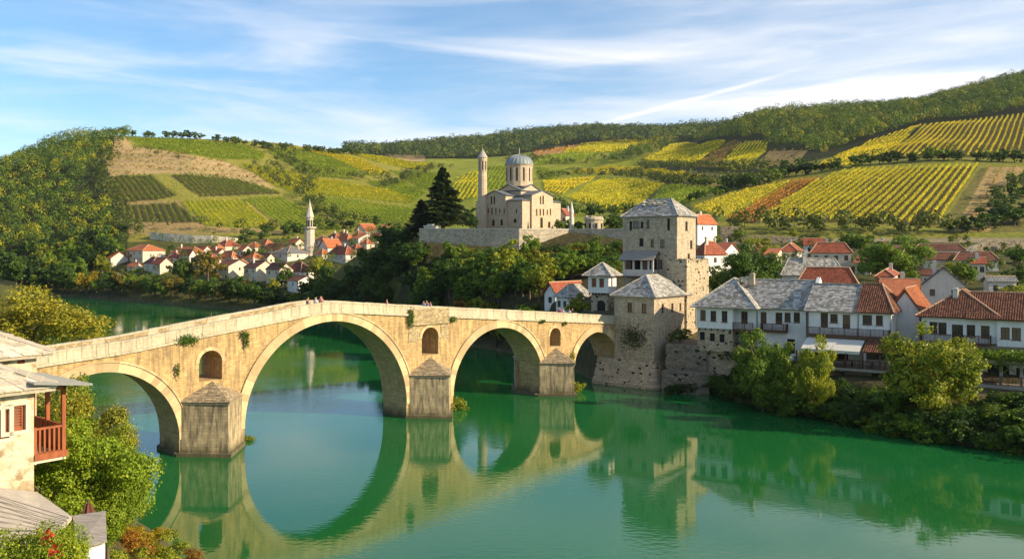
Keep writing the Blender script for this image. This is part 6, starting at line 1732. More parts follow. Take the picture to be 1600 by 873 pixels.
# white fire gable at the end of the wing
mb = MB(); mb.prism([(xa + .5, 1.0), (xa + .95, 1.0), (xa + .95, 9.7), (xa + .5, 9.7)], [5.0] * 4, [zeA + .5] * 4)
mb.add([(xa + .5, 1.0, zeA + .5), (xa + .95, 1.0, zeA + .5), (xa + .95, 5.35, zeA + hA + .35), (xa + .5, 5.35, zeA + hA + .35), (xa + .5, 9.7, zeA + .5), (xa + .95, 9.7, zeA + .5)], [(0, 1, 2, 3), (2, 5, 4, 3), (0, 3, 4), (1, 5, 2)])
mb.build('fire_gable', M['white'], A.root)
chimney(rfA, -1.4, 4.1, zeA + hA - .8, zeA + hA + .55, .6, M['rubble_c'])
mb = MB(); rnd = random.Random(6)
for i in range(40):
    x = -2.6 + rnd.gauss(0, .7); y = 4.3 + rnd.gauss(0, .45); z = zeA + hA - abs(y - 4.3) * .8 + rnd.uniform(.02, .3); s_ = rnd.uniform(.12, .28)
    mb.box(x - s_, x + s_, y - s_ * .7, y + s_ * .7, z - .1, z + .06)
mb.build('loose_slabs', M['slab_l'], rfA)
# B and C: long house, stone roof then brown tiles
Cc = Bld('riverside_house', 'long white house, half under grey slabs and half under brown tiles, behind the awning', 1391, 108.4, TH, 0, 'house', RG)
xb0 = Cc.along(1264, 'F'); xm_ = Cc.along(1337, 'F'); zeB = 11.8
block(Cc.root, xb0, 0, 0, 9, zf, zeB, M['white'], wl(Cc, 'F', 0, [(1288, 489, 512, .95, 'door'), (1303, 490, 504, .9, 'wood'), (1322.5, 491, 514, .95, 'door'), (1355, 491.5, 507, 1.1, 'wood'), (1374, 492.5, 508, .8, 'wood')]), wl(Cc, 'S', 0, [(1402, 497, 514, .8, 'wood'), (1419, 500, 514, 1.6, 'hole')]), name='upper_wall')
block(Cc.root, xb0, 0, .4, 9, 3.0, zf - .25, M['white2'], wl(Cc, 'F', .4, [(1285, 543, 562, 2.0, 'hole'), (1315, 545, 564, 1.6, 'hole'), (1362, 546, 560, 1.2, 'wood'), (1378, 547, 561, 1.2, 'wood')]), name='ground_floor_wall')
mb = MB(); mb.box(xb0, .05, -1.0, .4, zf - .24, zf - .003); bf = mb.build('balcony', M['wood'], Cc.root)
railing(bf, [(xb0 + .05, -.95), (0, -.95), (0, -.05)], .95, .15, M['wood'], zf)
hB = ZZ(446, 113) - zeB
roof(Cc.root, xb0, xm_, 0, 9, zeB, hB, 'gx', 'slab', over=.55, seed=51, t=.16, gmat=M['white'])
rC = roof(Cc.root, xm_ + .6, 0, 0, 9, zeB + .05, hB + .1, 'hipr', 'tile', M['tile_d'], over=.55, seed=53, t=.12, gmat=M['white'], inset=.75)
chimney(rC, -2.5, 6.0, zeB + 1.5, zeB + hB + .8, .5, M['brick'])
# orange rear wing behind C
VR('bright orange tiled gabled wing behind the half brown tiled long house', 1436, 1392, 1452, 486, 520, 449, 'gy', 'tile_o', 'white', d=111, th=TH, style='tile', nF=(0, 0), nS=(0, 0), group=RG, name='riverside_house', over=.3)
# awning over the restaurant terrace
aw0 = Cc.along(1262, 'F', -.6); aw1 = Cc.along(1352, 'F', -.6)
q = Cc.world(aw0, 0, 0)
aw_ = empty('awning', (q.x, q.y, 0), -Cc.th, 'wide cream canvas awning over the dark restaurant terrace', 'awning')
L = aw1 - aw0
mb = MB(); pl = [(0, -3.9, 7.35), (L, -3.9, 7.35), (L, -1.05, 8.45), (0, -1.05, 8.45)]; mb.slab(pl, (0, -.35, .93), .05); mb.box(0, L, -3.97, -3.90, 7.0, 7.36); mb.build('canvas', M['awn'], aw_)
for k in range(6):
    mb = MB(); x = .1 + k * (L - .2) / 5; mb.bar((x, -3.85, 7.22), (x, -1.08, 8.3), .06, .08); mb.build('awning_arm', M['metal'], aw_)
# terrace with railing in front of the long house
te0 = Cc.along(1240, 'F', -4.2); te1 = Cc.along(1408, 'F', -3.4); q = Cc.world(te0, 0, 0); L = te1 - te0
ter = empty('restaurant_terrace', (q.x, q.y, 0), -Cc.th, 'restaurant terrace with dark railings on a stone wall below the awning', 'terrace')
mb = MB(); mb.box(0, L, -4.2, .39, 5.0, 5.3); mb.build('floor_slab', M['concrete'], ter)
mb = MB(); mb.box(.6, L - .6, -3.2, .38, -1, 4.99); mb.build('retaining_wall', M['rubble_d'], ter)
railing(ter, [(.05, -4.1), (L - .05, -4.1), (L - .05, .3)], 1.0, .14, M['wood'], 5.3)
for k in range(7):
    mb = MB(); x = .3 + k * (L - .6) / 6; mb.box(x - .09, x + .09, -4.05, -3.87, 5.3, 7.1); mb.build('post', M['wood'], ter)
# tables and chairs half hidden in the shade
tb = None
for k in range(5):
    x = 1.6 + k * 2.3; q2 = Matrix.Rotation(-Cc.th, 4, 'Z') @ Vector((x, -2.6, 0))
    if tb is None:
        tb = empty('terrace_table', (0, 0, 0), 0, 'small wooden table in the shade of the restaurant terrace', 'table', 'tables on the restaurant terrace')
        mb = MB(); mb.box(-.5, .5, -.4, .4, .70, .75); mb.build('tabletop', M['wood_g'], tb)
        for sx_ in (-1, 1):
            for sy_ in (-1, 1): mb = MB(); mb.box(.42 * sx_ - .04, .42 * sx_ + .04, .32 * sy_ - .04, .32 * sy_ + .04, 0, .70); mb.build('leg', M['wood_d'], tb)
        o = tb
    else: o = copy_tree(tb)
    o.location = (ter.location.x + q2.x, ter.location.y + q2.y, 5.3); o.rotation_euler = (0, 0, -Cc.th)
# tiled porch roof
p0 = Cc.along(1350, 'F', -3.2); p1 = Cc.along(1428, 'F', -3.2); q = Cc.world(p0, 0, 0); L = p1 - p0
por = empty('tiled_porch', (q.x, q.y, 0), -Cc.th, 'low brown tiled porch roof on posts right of the awning', 'porch')
mb = MB(); pl = [(0, -3.9, 7.35), (L, -3.9, 7.35), (L, -1.06, 8.5), (0, -1.06, 8.5)]; mb.slab(pl, (0, -.37, .93), .1); rr_ = mb.build('roof', M['tile_d'], por)
cv = MB(); tile_cover(cv, pl, 5); cv.build('tile_covering', M['tile_d'], rr_)
for x in (.15, L / 2, L - .15):
    mb = MB(); mb.box(x - .12, x + .12, -3.75, -3.5, 5.3, 7.3); mb.build('post', M['white2'], por)
for B_, xx, yy, z0_, z1_ in ((A, .06, 1.42, 5.2, zeA - .1), (A, xL - .08, -.08, 9.0, zeA - .1), (Cc, xb0 - .07, -.07, 5.2, zeB - .1), (Cc, xm_ + .3, -.07, zf, zeB - .1), (Cc, .07, -.07, 5.2, zeB - .1)):
    mb = MB(); mb.tube([(xx, yy, z0_), (xx, yy, z1_)], .055, 6); mb.build('downpipe', M['metal'], B_.root)
# D: brown tiled house at the right
D = Bld('riverside_house', 'white house with large brown tiled hip roof and long balcony at the right edge', 1558, 102.6, TH, 0, 'house', RG)
xd = D.along(1440, 'F'); zeD = 11.65
block(D.root, xd, 0, 0, 9.5, 8.7, zeD, M['white'], wl(D, 'F', 0, [(1458.5, 502.6, 521, .95, 'wood'), (1472.5, 504, 522, .95, 'wood'), (1496, 507, 536, 1.2, 'door'), (1517, 507, 526, .95, 'wood'), (1539.4, 509, 527.5, .95, 'wood')]), name='upper_wall')
xd2 = D.along(1665, 'F', -.5)
block(D.root, .01, xd2, -.4, 9.5, 8.5, zeD - .02, M['white'], wl(D, 'F', -.4, [(1570.6, 511, 529, .95, 'wood'), (1588, 512, 531, .95, 'wood'), (1612, 513, 532, .95, 'wood'), (1634, 514, 534, .95, 'wood')]), name='upper_wall')
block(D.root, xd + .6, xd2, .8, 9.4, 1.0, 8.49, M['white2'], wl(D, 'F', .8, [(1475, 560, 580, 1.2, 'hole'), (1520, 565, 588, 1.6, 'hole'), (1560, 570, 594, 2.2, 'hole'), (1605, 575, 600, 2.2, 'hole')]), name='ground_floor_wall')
mb = MB(); b1 = D.along(1548, 'F', -1.0); mb.box(xd, b1, -1.0, -.003, 8.45, 8.66); bf = mb.build('balcony', M['wood'], D.root)
railing(bf, [(xd + .05, -.05), (xd + .05, -.95), (b1 - .05, -.95), (b1 - .05, -.05)], .95, .15, M['wood'], 8.66)
hD = ZZ(453, 107.5) - zeD
rD_ = roof(D.root, xd, 0, 0, 9.5, zeD, hD, 'hip', 'tile', M['tile_d'], over=.65, seed=61, t=.14, inset=.95)
roof(D.root, -2.5, xd2, -.4, 9.5, zeD - .03, hD - .25, 'gx', 'tile', M['tile_d'], over=.6, seed=65, t=.14, gmat=M['white'])
chimney(rD_, -4.6, 2.6, zeD + 1.8, zeD + 3.1, .55, M['white2']); chimney(rD_, 3.6, 6.6, zeD + 2.4, zeD + hD + 1.2, .6, M['brick'])
# vine pergola and terrace below D
g0 = D.along(1530, 'F', -4.0); g1 = D.along(1665, 'F', -4.0); q = D.world(g0, 0, 0); L = g1 - g0
pg = empty('vine_pergola', (q.x, q.y, 0), -D.th, 'pergola thick with green vines below the white house at the right edge', 'pergola')
for k in range(5):
    x = .2 + k * (L - .4) / 4; mb = MB(); mb.box(x - .16, x + .16, -4.0, -3.68, 4.6, 7.3); mb.build('post', M['concrete'], pg)
mb = MB(); mb.bar((0, -3.85, 7.4), (L, -3.85, 7.4), .14, .18); mb.build('beam', M['wood_d'], pg)
for k in range(12): mb = MB(); x = k * L / 11; mb.bar((x, -4.3, 7.55), (x, -.5, 7.75), .08, .1); mb.build('rafter', M['wood_d'], pg)
rngv = np.random.default_rng(8); n = 9000
c = np.column_stack([rngv.uniform(-.6, L + .3, n), rngv.uniform(-4.7, -.6, n), np.zeros(n)]); c[:, 2] = 7.85 + .25 * np.sin(c[:, 0] * 1.9) * np.cos(c[:, 1] * 1.5) + rngv.normal(0, .18, n) - np.where(c[:, 1] < -4.1, np.abs(rngv.normal(0, .7, n)), 0)
v, f = quads(c, unit(rngv.normal(size=(n, 3)) * .6 + np.array([0, -.3, 1])), np.full(n, .26), rngv); link('foliage', np_mesh('foliage', v, f, M['leaf']), pg, color=T_LG)
t2 = empty('river_terrace', (q.x, q.y, 0), -D.th, 'concrete terrace on pillars with dark railing under the vine pergola', 'terrace')
mb = MB(); mb.box(-.3, L, -4.6, .7, 4.1, 4.58); mb.build('floor_slab', M['concrete'], t2)
railing(t2, [(-.25, .6), (-.25, -4.5), (L, -4.5)], 1.0, .14, M['wood'], 4.58)
for k in range(4): mb = MB(); x = .5 + k * 3.4; mb.box(x - .22, x + .22, -4.2, -3.8, -1, 4.09); mb.build('pillar', M['concrete'], t2)
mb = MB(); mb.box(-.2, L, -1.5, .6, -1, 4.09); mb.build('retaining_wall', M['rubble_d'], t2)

# ------------------------------------------------------------------ near left houses
def near_house(label, pc, d, th, eave, zb, xl, yb, h, wins_, seed, face='F'):
    B = Bld('stone_house', label, pc, d, th, zb, 'house', 'stone houses in the left foreground')
    ze = ZZ(eave, d) - zb
    block(B.root, xl, 0, 0, yb, 0, ze, M['lime_w'], wl(B, 'F', 0, wins_))
    rf = roof(B.root, xl, 0, 0, yb, ze, h, 'hip', 'slab', M['slab_l'], over=.5, seed=seed, t=.16)
    return B, ze, rf
L1, ze1, rf1 = near_house('cream rubble stone house with slab roof, lattice windows and red balcony in the left foreground', 53, 29, -50, 604, 7, -9, 5.2, 1.5,
    [(24, 633, 673, .62, 'shut'), (-2, 640, 686, .62, 'shut')], 71)
for px, p0, p1 in ((24, 633, 673), (-2, 640, 686)):
    u, z0 = L1.ray(px, p1, 'F'); _, z1 = L1.ray(px, p0, 'F'); w_ = .62
    mb = MB(); g = .13
    mb.box(u - w_ / 2 - g, u - w_ / 2, -.03, .02, z0 - g, z1 + g); mb.box(u + w_ / 2, u + w_ / 2 + g, -.03, .02, z0 - g, z1 + g); mb.box(u - w_ / 2, u + w_ / 2, -.03, .02, z1, z1 + g); mb.box(u - w_ / 2, u + w_ / 2, -.03, .02, z0 - g, z0)
    mb.build('window_surround', M['cream'], L1.root)
zfl = ZZ(712, 29.3) - 7
x1 = L1.along(100, 'F', .15)
bx = MB(); bx.box(.005, x1, 0.0, 2.6, zfl - .2, zfl); bal = bx.build('balcony', M['cream'], L1.root)
mb = MB(); mb.box(.01, x1 + .05, -.05, 0.0, zfl - .1, zfl + .1); mb.box(x1, x1 + .05, 0.0, 2.6, zfl - .1, zfl + .1); mb.build('edge_board', M['wood_r'], bal)
for x, y in ((x1 - .06, .06), (x1 - .06, 1.3), (x1 - .06, 2.5)):
    mb = MB(); mb.box(x - .06, x + .06, y - .06, y + .06, zfl, ze1 - .08); mb.build('post', M['wood_r'], bal)
railing(bal, [(.05, .06), (x1 - .06, .06), (x1 - .06, 2.5)], .92, .13, M['wood_r'], zfl, r=.03)
mb = MB(); mb.bar((0.0, .06, ze1 - .12), (x1, .06, ze1 - .12), .1, .12); mb.bar((x1 - .06, 0, ze1 - .12), (x1 - .06, 2.6, ze1 - .12), .1, .12); mb.build('beam', M['wood_r'], bal)
pl = [(-.3, -.75, ze1 + .06), (x1 + .55, -.75, ze1 - .08), (x1 + .55, 3.0, ze1 - .08), (-.3, 3.0, ze1 + .40)]
mb = MB(); mb.slab([(-.3, -.75, ze1 + .22), (x1 + .55, -.75, ze1 - .02), (x1 + .55, 3.0, ze1 - .02), (-.3, 3.0, ze1 + .22)], (.1, 0, 1), .05); brf = mb.build('balcony_roof', M['metal'], bal)
mb = MB()
for k in range(14):
    y = -.7 + k * .28; mb.bar((-.3, y, ze1 + .235), (x1 + .55, y, ze1 - .005), .035, .03)
mb.build('sheet_seam', M['metal'], brf)
L0, ze0, rf0 = near_house('smaller cream stone house with slab roof behind the balcony house in the left foreground', 57, 37, -50, 552, 9, -9, 5, 1.5, [(33, 557, 568, .35, 'shut')], 81)
# lower lean-to roof of grey boards and its wall
mb = MB(); pl = [P(-40, 850, 22.0), P(75, 850, 22.6), P(112, 806, 25.0), P(58, 768, 27.0), P(-40, 757, 26.2)]
nrm = Vector((0.1, -0.3, 1)); mb.slab(pl, nrm, .12)
sh = empty('lean_to_shed', (pl[2].x, pl[2].y, 9), 0, 'low shed with pale weathered board roof in the left bottom corner', 'shed')
o = mb.build('roof', M['board'], sh, (-pl[2].x, -pl[2].y, -9))
cv = MB(); pm = [Vector(p) + Vector((0, 0, .02)) for p in pl]
tl_ = Vector(pm[4]) - Vector(pm[0]); 
for k in range(10):
    a = Vector(pm[0]).lerp(Vector(pm[4]), k / 10); b_ = Vector(pm[1]).lerp(Vector(pm[2]) if k > 5 else Vector(pm[2]), k / 10); cv.bar(a + Vector((0, 0, .02)), b_ + Vector((0, 0, .02)), .04, .03)
cv.build('roof_batten', M['board'], o)
mb = MB(); pts = [(pl[0].x, pl[0].y + .3), (pl[1].x - .3, pl[1].y + .3), (pl[2].x - .3, pl[2].y - .1), (pl[3].x - .2, pl[3].y - .2), (pl[4].x, pl[4].y - .2)]
mb.prism(pts, -4, [p.z - 9.15 for p in pl]); mb.build('wall', M['rubble_c'], sh, (-pl[2].x, -pl[2].y, 0))
# small board roof on a white wall
a_ = [P(122, 855, 23.4), P(167, 843, 24.0), P(165, 797, 25.6), P(113, 805, 25.2)]
sm = empty('garden_kiosk', (a_[0].x, a_[0].y, 8), 0, 'little kiosk with grey board roof and white wall beside the vine', 'kiosk')
mb = MB(); mb.slab(a_, (.1, -.35, 1), .08); o = mb.build('roof', M['wood_g'], sm, (-a_[0].x, -a_[0].y, -8))
cx = [(a_[0].x + .1, a_[0].y + .15), (a_[1].x - .12, a_[1].y + .15), (a_[2].x - .12, a_[2].y - .1), (a_[3].x + .1, a_[3].y - .1)]
mb = MB(); mb.prism(cx, -3, [p.z - 8.16 for p in a_]); mb.build('wall', M['white'], sm, (-a_[0].x, -a_[0].y, 0))
# folded parasol
q = P(138, 765, 29); um = empty('folded_parasol', (q.x, q.y, q.z - 3.3), 0, 'folded maroon parasol among the vines in the left foreground', 'parasol')
mb = MB(); n_ = 14
prof = [(.08, 2.85), (.16, 2.6), (.30, 2.0), (.40, 1.5), (.36, 1.2)]
base = []
for r, z in prof:
    for i in range(n_): w_ = 2 * math.pi * i / n_; rr = r * (1 + (.25 if i % 2 else -.18)); mb.v.append((rr * math.cos(w_), rr * math.sin(w_), z))
for k in range(len(prof) - 1):
    for i in range(n_): j = (i + 1) % n_; mb.f.append((k * n_ + i, (k + 1) * n_ + i, (k + 1) * n_ + j, k * n_ + j)); mb.m.append(0)
mb.build('canopy', M['umb'], um); mb = MB(); mb.tube([(0, 0, -1.5), (0, 0, 3.0)], .04, 6); mb.build('pole', M['wood'], um)
# post and wire carrying the lower vine
q = P(61, 826, 19.5); vp = empty('vine_post', (q.x, q.y, 8), 0, 'rusty post with a wire carrying the vine in the bottom left corner', 'post')
mb = MB(); mb.tube([(0, 0, -1), (0, 0, q.z - 8)], .06, 7); mb.build('pole', M['wood_r'], vp); mb = MB(); mb.tube([(0, 0, q.z - 8.03), (-3.4, -.4, q.z - 7.95)], .012, 4); mb.build('wire', M['metal'], vp)

# ------------------------------------------------------------------ trees near and on the slopes
rnd = random.Random(12)
GS = 'trees of the wooded slope under the church'
# cedar and its dark neighbours on the terrace
def conif(px, d, h, wide, label, col=(0.020, 0.042, 0.013)):
    x = GX(px, d); r = bpy.data.objects.new('conifer', None); COL.objects.link(r); r.location = (x, d, gz(x, d) - .3); s_ = h / 14.0; r.scale = (s_ * wide, s_ * wide, s_); r.rotation_euler = (0, 0, rnd.uniform(0, 6))
    tag(r, label, 'conifer'); link('crown', conm[0], r, color=col); link('trunk', conm[1], r)
conif(692, 224, 16.6, 1.12, 'tall dark cedar left of the church and its bell tower')
conif(658, 230, 9.5, 1.3, 'smaller dark conifer left of the tall cedar')
tree(GX(735, 240), 240, 6.5, T_DK, 'dark round tree between the cedar and the bell tower', 'mid')
for px, d, h, c_, lab in ((874, 224, 3.4, T_LG, 'rounded bright bush on the terrace at the right corner of the church'), (905, 234, 3.2, T_GR, 'dark bush between the white pillar and the ruined tower'), (955, 240, 5.5, T_DK, 'dark tree right of the ruined round tower'), (968, 236, 6, T_GR, 'green tree beside the left edge of the main stone tower'), (890, 246, 4.5, T_GR, 'green tree in front of the low red roof on the terrace')):
    tree(GX(px, d), d, h, c_, lab, 'mid', name='bush' if h < 3.5 else 'tree', cat='bush' if h < 3.5 else 'tree')
pts = []
for px in range(486, 985, 15):
    ds = float(np.interp(px, [s_[0] for s_ in SH], [s_[1] for s_ in SH]))
    top = float(np.interp(px, [480, 540, 600, 640, 665, 985], [262, 258, 250, 228, 207, 201]))
    n = max(3, int((top - ds) / 6.6))
    for i in range(n + 1):
        d = ds + 1.0 + (top - ds - 2) * (i + rnd.uniform(-.3, .3)) / n
        pts.append((px + rnd.uniform(-7, 7), d))
def slope_col(px, py):
    r = rnd.random()
    if px < 640: return T_DK if r < .6 else T_GR
    if px < 720: return T_DK if r < .35 else (T_GR if r < .8 else T_LG)
    if py < 440 and px < 880: return T_YG if r < .35 else (T_LG if r < .6 else (T_OL if r < .8 else T_GR))
    return T_LG if r < .35 else (T_GR if r < .75 else (T_OR if r < .85 else T_YG))
npt = 0
for px, d in pts:
    if px > 905 and d < 172: continue
    if 845 < px < 930 and 146 < d < 172: continue
    if d < 130: continue
    x = GX(px, d); z = gz(x, d)
    if z < .2: continue
    py = HZ - F * (z - CZ) / d
    c_ = slope_col(px, py - 20)
    hh = rnd.uniform(5.5, 9.0)
    if px > 655: hh = min(hh, max(2.6, ZZ(401 + rnd.uniform(-12, 14), d) - z))
    tree(x, d, hh, c_, 'broadleaf tree on the steep wooded slope under the church wall', 'mid', group=GS, wide=1.1 if hh > 5 else 1.5); npt += 1
for px, d, h, c_, lab in ((795, 186, 8.5, T_YG, 'yellow lit tree low on the slope beside the small red brown roof'), (712, 203, 6.5, T_LG, 'bright green round tree under the left part of the terrace wall'), (752, 178, 7.5, T_YG, 'golden green tree at mid slope under the church'), (825, 200, 6.2, T_LG, 'light green tree reaching up the terrace wall'), (575, 232, 9, T_GR, 'large green tree on the left shoulder of the wooded slope'), (930, 194, 5.6, T_LG, 'bright green tree in front of the right part of the terrace wall')):
    tree(GX(px, d), d, h, c_, lab, 'mid', wide=1.05)
# shore and village trees on the left
for px in range(60, 505, 13):
    ds = float(np.interp(px, [s_[0] for s_ in SH], [s_[1] for s_ in SH])); d = ds + rnd.uniform(2, 9); x = GX(px, d)
    tree(x, d, rnd.uniform(5, 9) if px < 430 else rnd.uniform(3.5, 6), rnd.choice([T_DK, T_GR, T_GR, T_LG, T_DK]) if rnd.random() < .85 else T_OL, 'tree in the dark belt along the far left shore', 'mid', group='trees along the far left shore', wide=1.1)
for px, py, h, c_, lab in ((135, 462, 11, T_YE, 'golden round tree on the shore left of the village'), (105, 455, 12, T_GR, 'large green tree at the foot of the left wood'), (60, 450, 14, T_DK, 'big dark tree at the far left foot of the wood'), (25, 446, 14, T_GR, 'green tree at the left edge near the willow'), (205, 452, 9, T_LG, 'light green tree below the small white house'), (222, 455, 7.5, T_YG, 'yellow green tree below the large white house'), (287, 452, 14, T_GR, 'large bushy green tree in the middle of the village shore'), (325, 445, 15, T_OL, 'tall brownish green tree beside the bushy green one'), (178, 448, 7, T_YG, 'small yellow tree at the left end of the village'),
     (445, 452, 9.5, T_GR, 'round green tree in front of the white house with maroon roof'), (497, 440, 11, T_YG, 'yellow blossoming tree right of the white waterfront house'), (510, 448, 9, T_GR, 'green tree right of the minaret foot'), (425, 458, 6, T_YG, 'yellow green shore tree below the right maroon gable'), (350, 462, 6, T_LG, 'light green shore bush tree by the pavilion'), (385, 464, 7, T_OL, 'olive shore tree right of the pavilion'), (390, 410, 7, T_GR, 'green tree in the middle row of the village'), (380, 385, 7, T_DK, 'dark tree above the village right of the limestone wall'), (530, 408, 7, T_GR, 'green tree below the wide red brown roof'), (408, 378, 6, T_GR, 'green tree at the upper village edge'), (268, 400, 6, T_GR, 'green tree between the brown roofs at the left'), (600, 372, 7, T_YG, 'yellow green tree at the right end of the village')):
    x, y = hit(px, py, 120); tree(x, y, h * .85, c_, lab, 'mid')
for q in FL[:0]: pass
rngf = np.random.default_rng(31)
FB, _, _ = scatter([(-60, 400), (60, 400), (165, 372), (190, 372), (180, 410), (150, 440), (100, 455), (-60, 452)], 355, 470, 8.0, rngf)
for q in FB[:30]:
    tree(q[0], q[1], rnd.uniform(8, 12), rnd.choice([T_GR, T_LG, T_GR, T_DK, T_YG]), 'tree at the foot of the left wood behind the river bend', 'mid', group='trees at the foot of the left wood')
# low shrubs at the foot of the terrace wall
for px in range(668, 980, 13):
    d = 203 + rnd.uniform(-3, 2); x = GX(px, d)
    tree(x, d, rnd.uniform(2.0, 3.6), rnd.choice([T_GR, T_LG, T_YG, T_DK]), 'shrub at the foot of the terrace wall', 'bush', name='bush', cat='bush', group='shrubs at the foot of the terrace wall', wide=1.4)
for nm_, pol, d0, d1, g_, col_, lab_ in (('garden_scrub', [(1110, 366), (1640, 372), (2200, 380), (2200, 640), (1720, 600), (1640, 445), (1400, 440), (1110, 425)], 85, 265, 5.5, (.085, .12, .018), 'low garden greenery among the houses of the right bank village'), ('garden_scrub', [(150, 372), (640, 362), (640, 400), (500, 440), (300, 450), (150, 440)], 290, 455, 6.5, (.075, .13, .018), 'low garden greenery among the houses of the far left village')):
    rg_ = np.random.default_rng(55); q_, _, _ = scatter(pol, d0, d1, g_, rg_)
    q_ = q_[rg_.random(len(q_)) < (.35 if d0 < 200 else .6)]
    tag(link(nm_, forest_mesh(q_, rg_, .6, 1.5 if d0 < 200 else 2.4, 130, .40), color=col_), lab_, 'scrub', kind='stuff')
# gardens of the right bank village
for px, d in [(1150, 200), (1175, 215), (1200, 228), (1222, 180), (1380, 215), (1400, 235), (1345, 250), (1270, 250), (1440, 240), (1470, 150), (1530, 205), (1590, 205), (1612, 185), (1500, 180), (1420, 190), (1236, 240), (1180, 245), (1575, 150), (1130, 235), (1310, 172), (1210, 165)]:
    x = GX(px, d); tree(x, d, rnd.uniform(2.5, 4.5), rnd.choice([T_GR, T_LG, T_YG, T_DK]), 'garden bush among the houses of the right bank village', 'bush', name='bush', cat='bush', group='garden bushes in the right bank village', wide=1.3)
# right bank
for px, d, h, wd, c_, k, lab in ((1182, 152, 11.5, 1.2, T_GR, 'near', 'big round green tree between the bastion and the red roofs'), (1115, 160, 6, 1.1, T_LG, 'mid', 'small green tree just right of the bastion'), (1400, 168, 10.2, 1.2, T_LG, 'near', 'large yellow green tree in the middle of the right bank village'), (1370, 178, 7.5, 1.1, T_GR, 'mid', 'green tree left of the large yellow green village tree'), (1325, 225, 6.5, 1.2, T_GR, 'mid', 'green tree behind the beige hip roofed house'), (1345, 222, 6, 1, T_LG, 'mid', 'light green tree behind the beige hip roofed house'), (1292, 190, 3.2, 1, T_OL, 'mid', 'small olive tree before the beige house'),
     (1193, 108, 11.6, .66, T_LG, 'near', 'sunlit bushy tree in front of the wing of the stone roofed house'), (1273, 104, 9.8, .52, T_YG, 'near', 'slender sunlit tree in front of the cream awning'), (1463, 93.5, 10.9, 1.0, T_YG, 'near', 'large golden green tree in front of the brown tiled houses'), (1232, 105, 4.0, .8, T_GR, 'near', 'dark bushy tree between the two sunlit bank trees'), (1325, 99.5, 4.0, .9, T_GR, 'near', 'dark green bank tree below the tiled porch'), (1392, 97, 4.0, .9, T_LG, 'near', 'low bushy tree left of the large golden green tree'),
     (1510, 170, 5, 1.2, T_LG, 'mid', 'low green tree behind the white gabled house'), (1560, 158, 4, 1.4, T_LG, 'mid', 'vine covered garden tree at the right edge of the village'), (1590, 162, 4, 1.4, T_GR, 'mid', 'green garden tree at the right edge of the village'), (1158, 262, 5, 1, T_LG, 'mid', 'light green tree above the roadside wall'), (1242, 268, 4, 1, T_YG, 'mid', 'yellow bush tree beside the road')):
    x = GX(px, d); tree(x, d, h, c_, lab, k, wide=wd)
for px in range(1100, 1690, 12):
    ds = float(np.interp(px, [s_[0] for s_ in SH], [s_[1] for s_ in SH]))
    for k in range(3):
        d = ds + .3 + k * 2.6 + rnd.uniform(-.6, .8); x = GX(px + rnd.uniform(-4, 4), d)
        if px < 1150 and k > 0: continue
        if px > 1235 and k > 1: continue
        tree(x, d, rnd.uniform(1.3, 2.9), rnd.choice([T_DK, T_DK, T_GR, T_GR, T_LG]), 'bush in the dense green bank below the river houses', 'bush', name='bush', cat='bush', group='bushes on the right river bank', wide=1.45)
for px in range(1496, 1650, 13):
    d = 92.5 + rnd.uniform(-1, 1); x = GX(px, d); tree(x, d, rnd.uniform(1.4, 2.4), rnd.choice([T_DK, T_GR, T_GR]), 'bush in front of the concrete river terrace', 'bush', name='bush', cat='bush', group='bushes before the river terrace', wide=1.5)
for px in (1046, 1062, 1085, 1098):
    x = GX(px, 121.4); tree(x, 120.6, 1.8, T_DK, 'bush growing on the quay wall right of the gate tower', 'bush', name='bush', cat='bush', group='bushes on the quay wall', z=-.2)
tree(GX(1062, 126), 126, 2.2, T_GR, 'bush on top of the retaining wall beside the gate tower', 'bush', name='bush', cat='bush', z=ZZ(540, 122))
# left foreground
tree(-72, 131, 16.0, (.28, .29, .03), 'large olive yellow willow beyond the near end of the bridge', 'loose', wide=1.25, name='tree')
tree(-84, 128, 14.5, (.25, .27, .03), 'second olive yellow willow at the left edge behind the stone roofs', 'close', wide=1.2)
tree(-66, 121, 9.5, (.24, .28, .03), 'lower yellow green bush tree at the waterline below the willows', 'close', wide=1.1)
tree(GX(112, 56), 56, 8.6, (.24, .26, .03), 'bushy tree on the near bank just right of the red balcony', 'loose', wide=.72, z=ZZ(588, 56) - 8.8)
tree(GX(88, 60), 60, 9.0, (.17, .24, .025), 'green tree behind the red balcony', 'loose', wide=.8, z=ZZ(585, 60) - 8.8)
tree(GX(160, 52), 52, 6.6, T_YG, 'lighter bush tree on the bank edge beside the river', 'loose', wide=.75, z=ZZ(668, 52) - 6.4)
tree(GX(112, 31), 31, 5.6, (.17, .27, .02), 'bright green vine mass hanging below the red balcony', 'loose', name='climbing_vine', cat='vine', wide=.85, z=ZZ(650, 33) - 5.0)
tree(GX(168, 31), 31, 4.2, (.17, .27, .02), 'drooping bright vine tip beside the folded parasol', 'close', name='climbing_vine', cat='vine', wide=.6, z=ZZ(680, 34) - 3.9)
tree(GX(38, 19), 19, 3.6, (.17, .25, .02), 'bright green vine with red leaves in the bottom left corner', 'close', name='climbing_vine', cat='vine', wide=.75, z=ZZ(772, 19) - 3.6)
tree(GX(92, 20), 20, 2.7, (.17, .25, .02), 'bright green vine shoot beside the rusty post', 'close', name='climbing_vine', cat='vine', wide=.7, z=ZZ(800, 20) - 2.7)
rngv = np.random.default_rng(5); n = 34
c = rngv.normal(0, 1, (n, 3)) * np.array([.07, .05, .09]); v, f = quads(c, unit(rngv.normal(size=(n, 3)) + np.array([.5, -1, .3])), np.full(n, .075), rngv); me = np_mesh('red_leaves', v, f, M['leaf'])
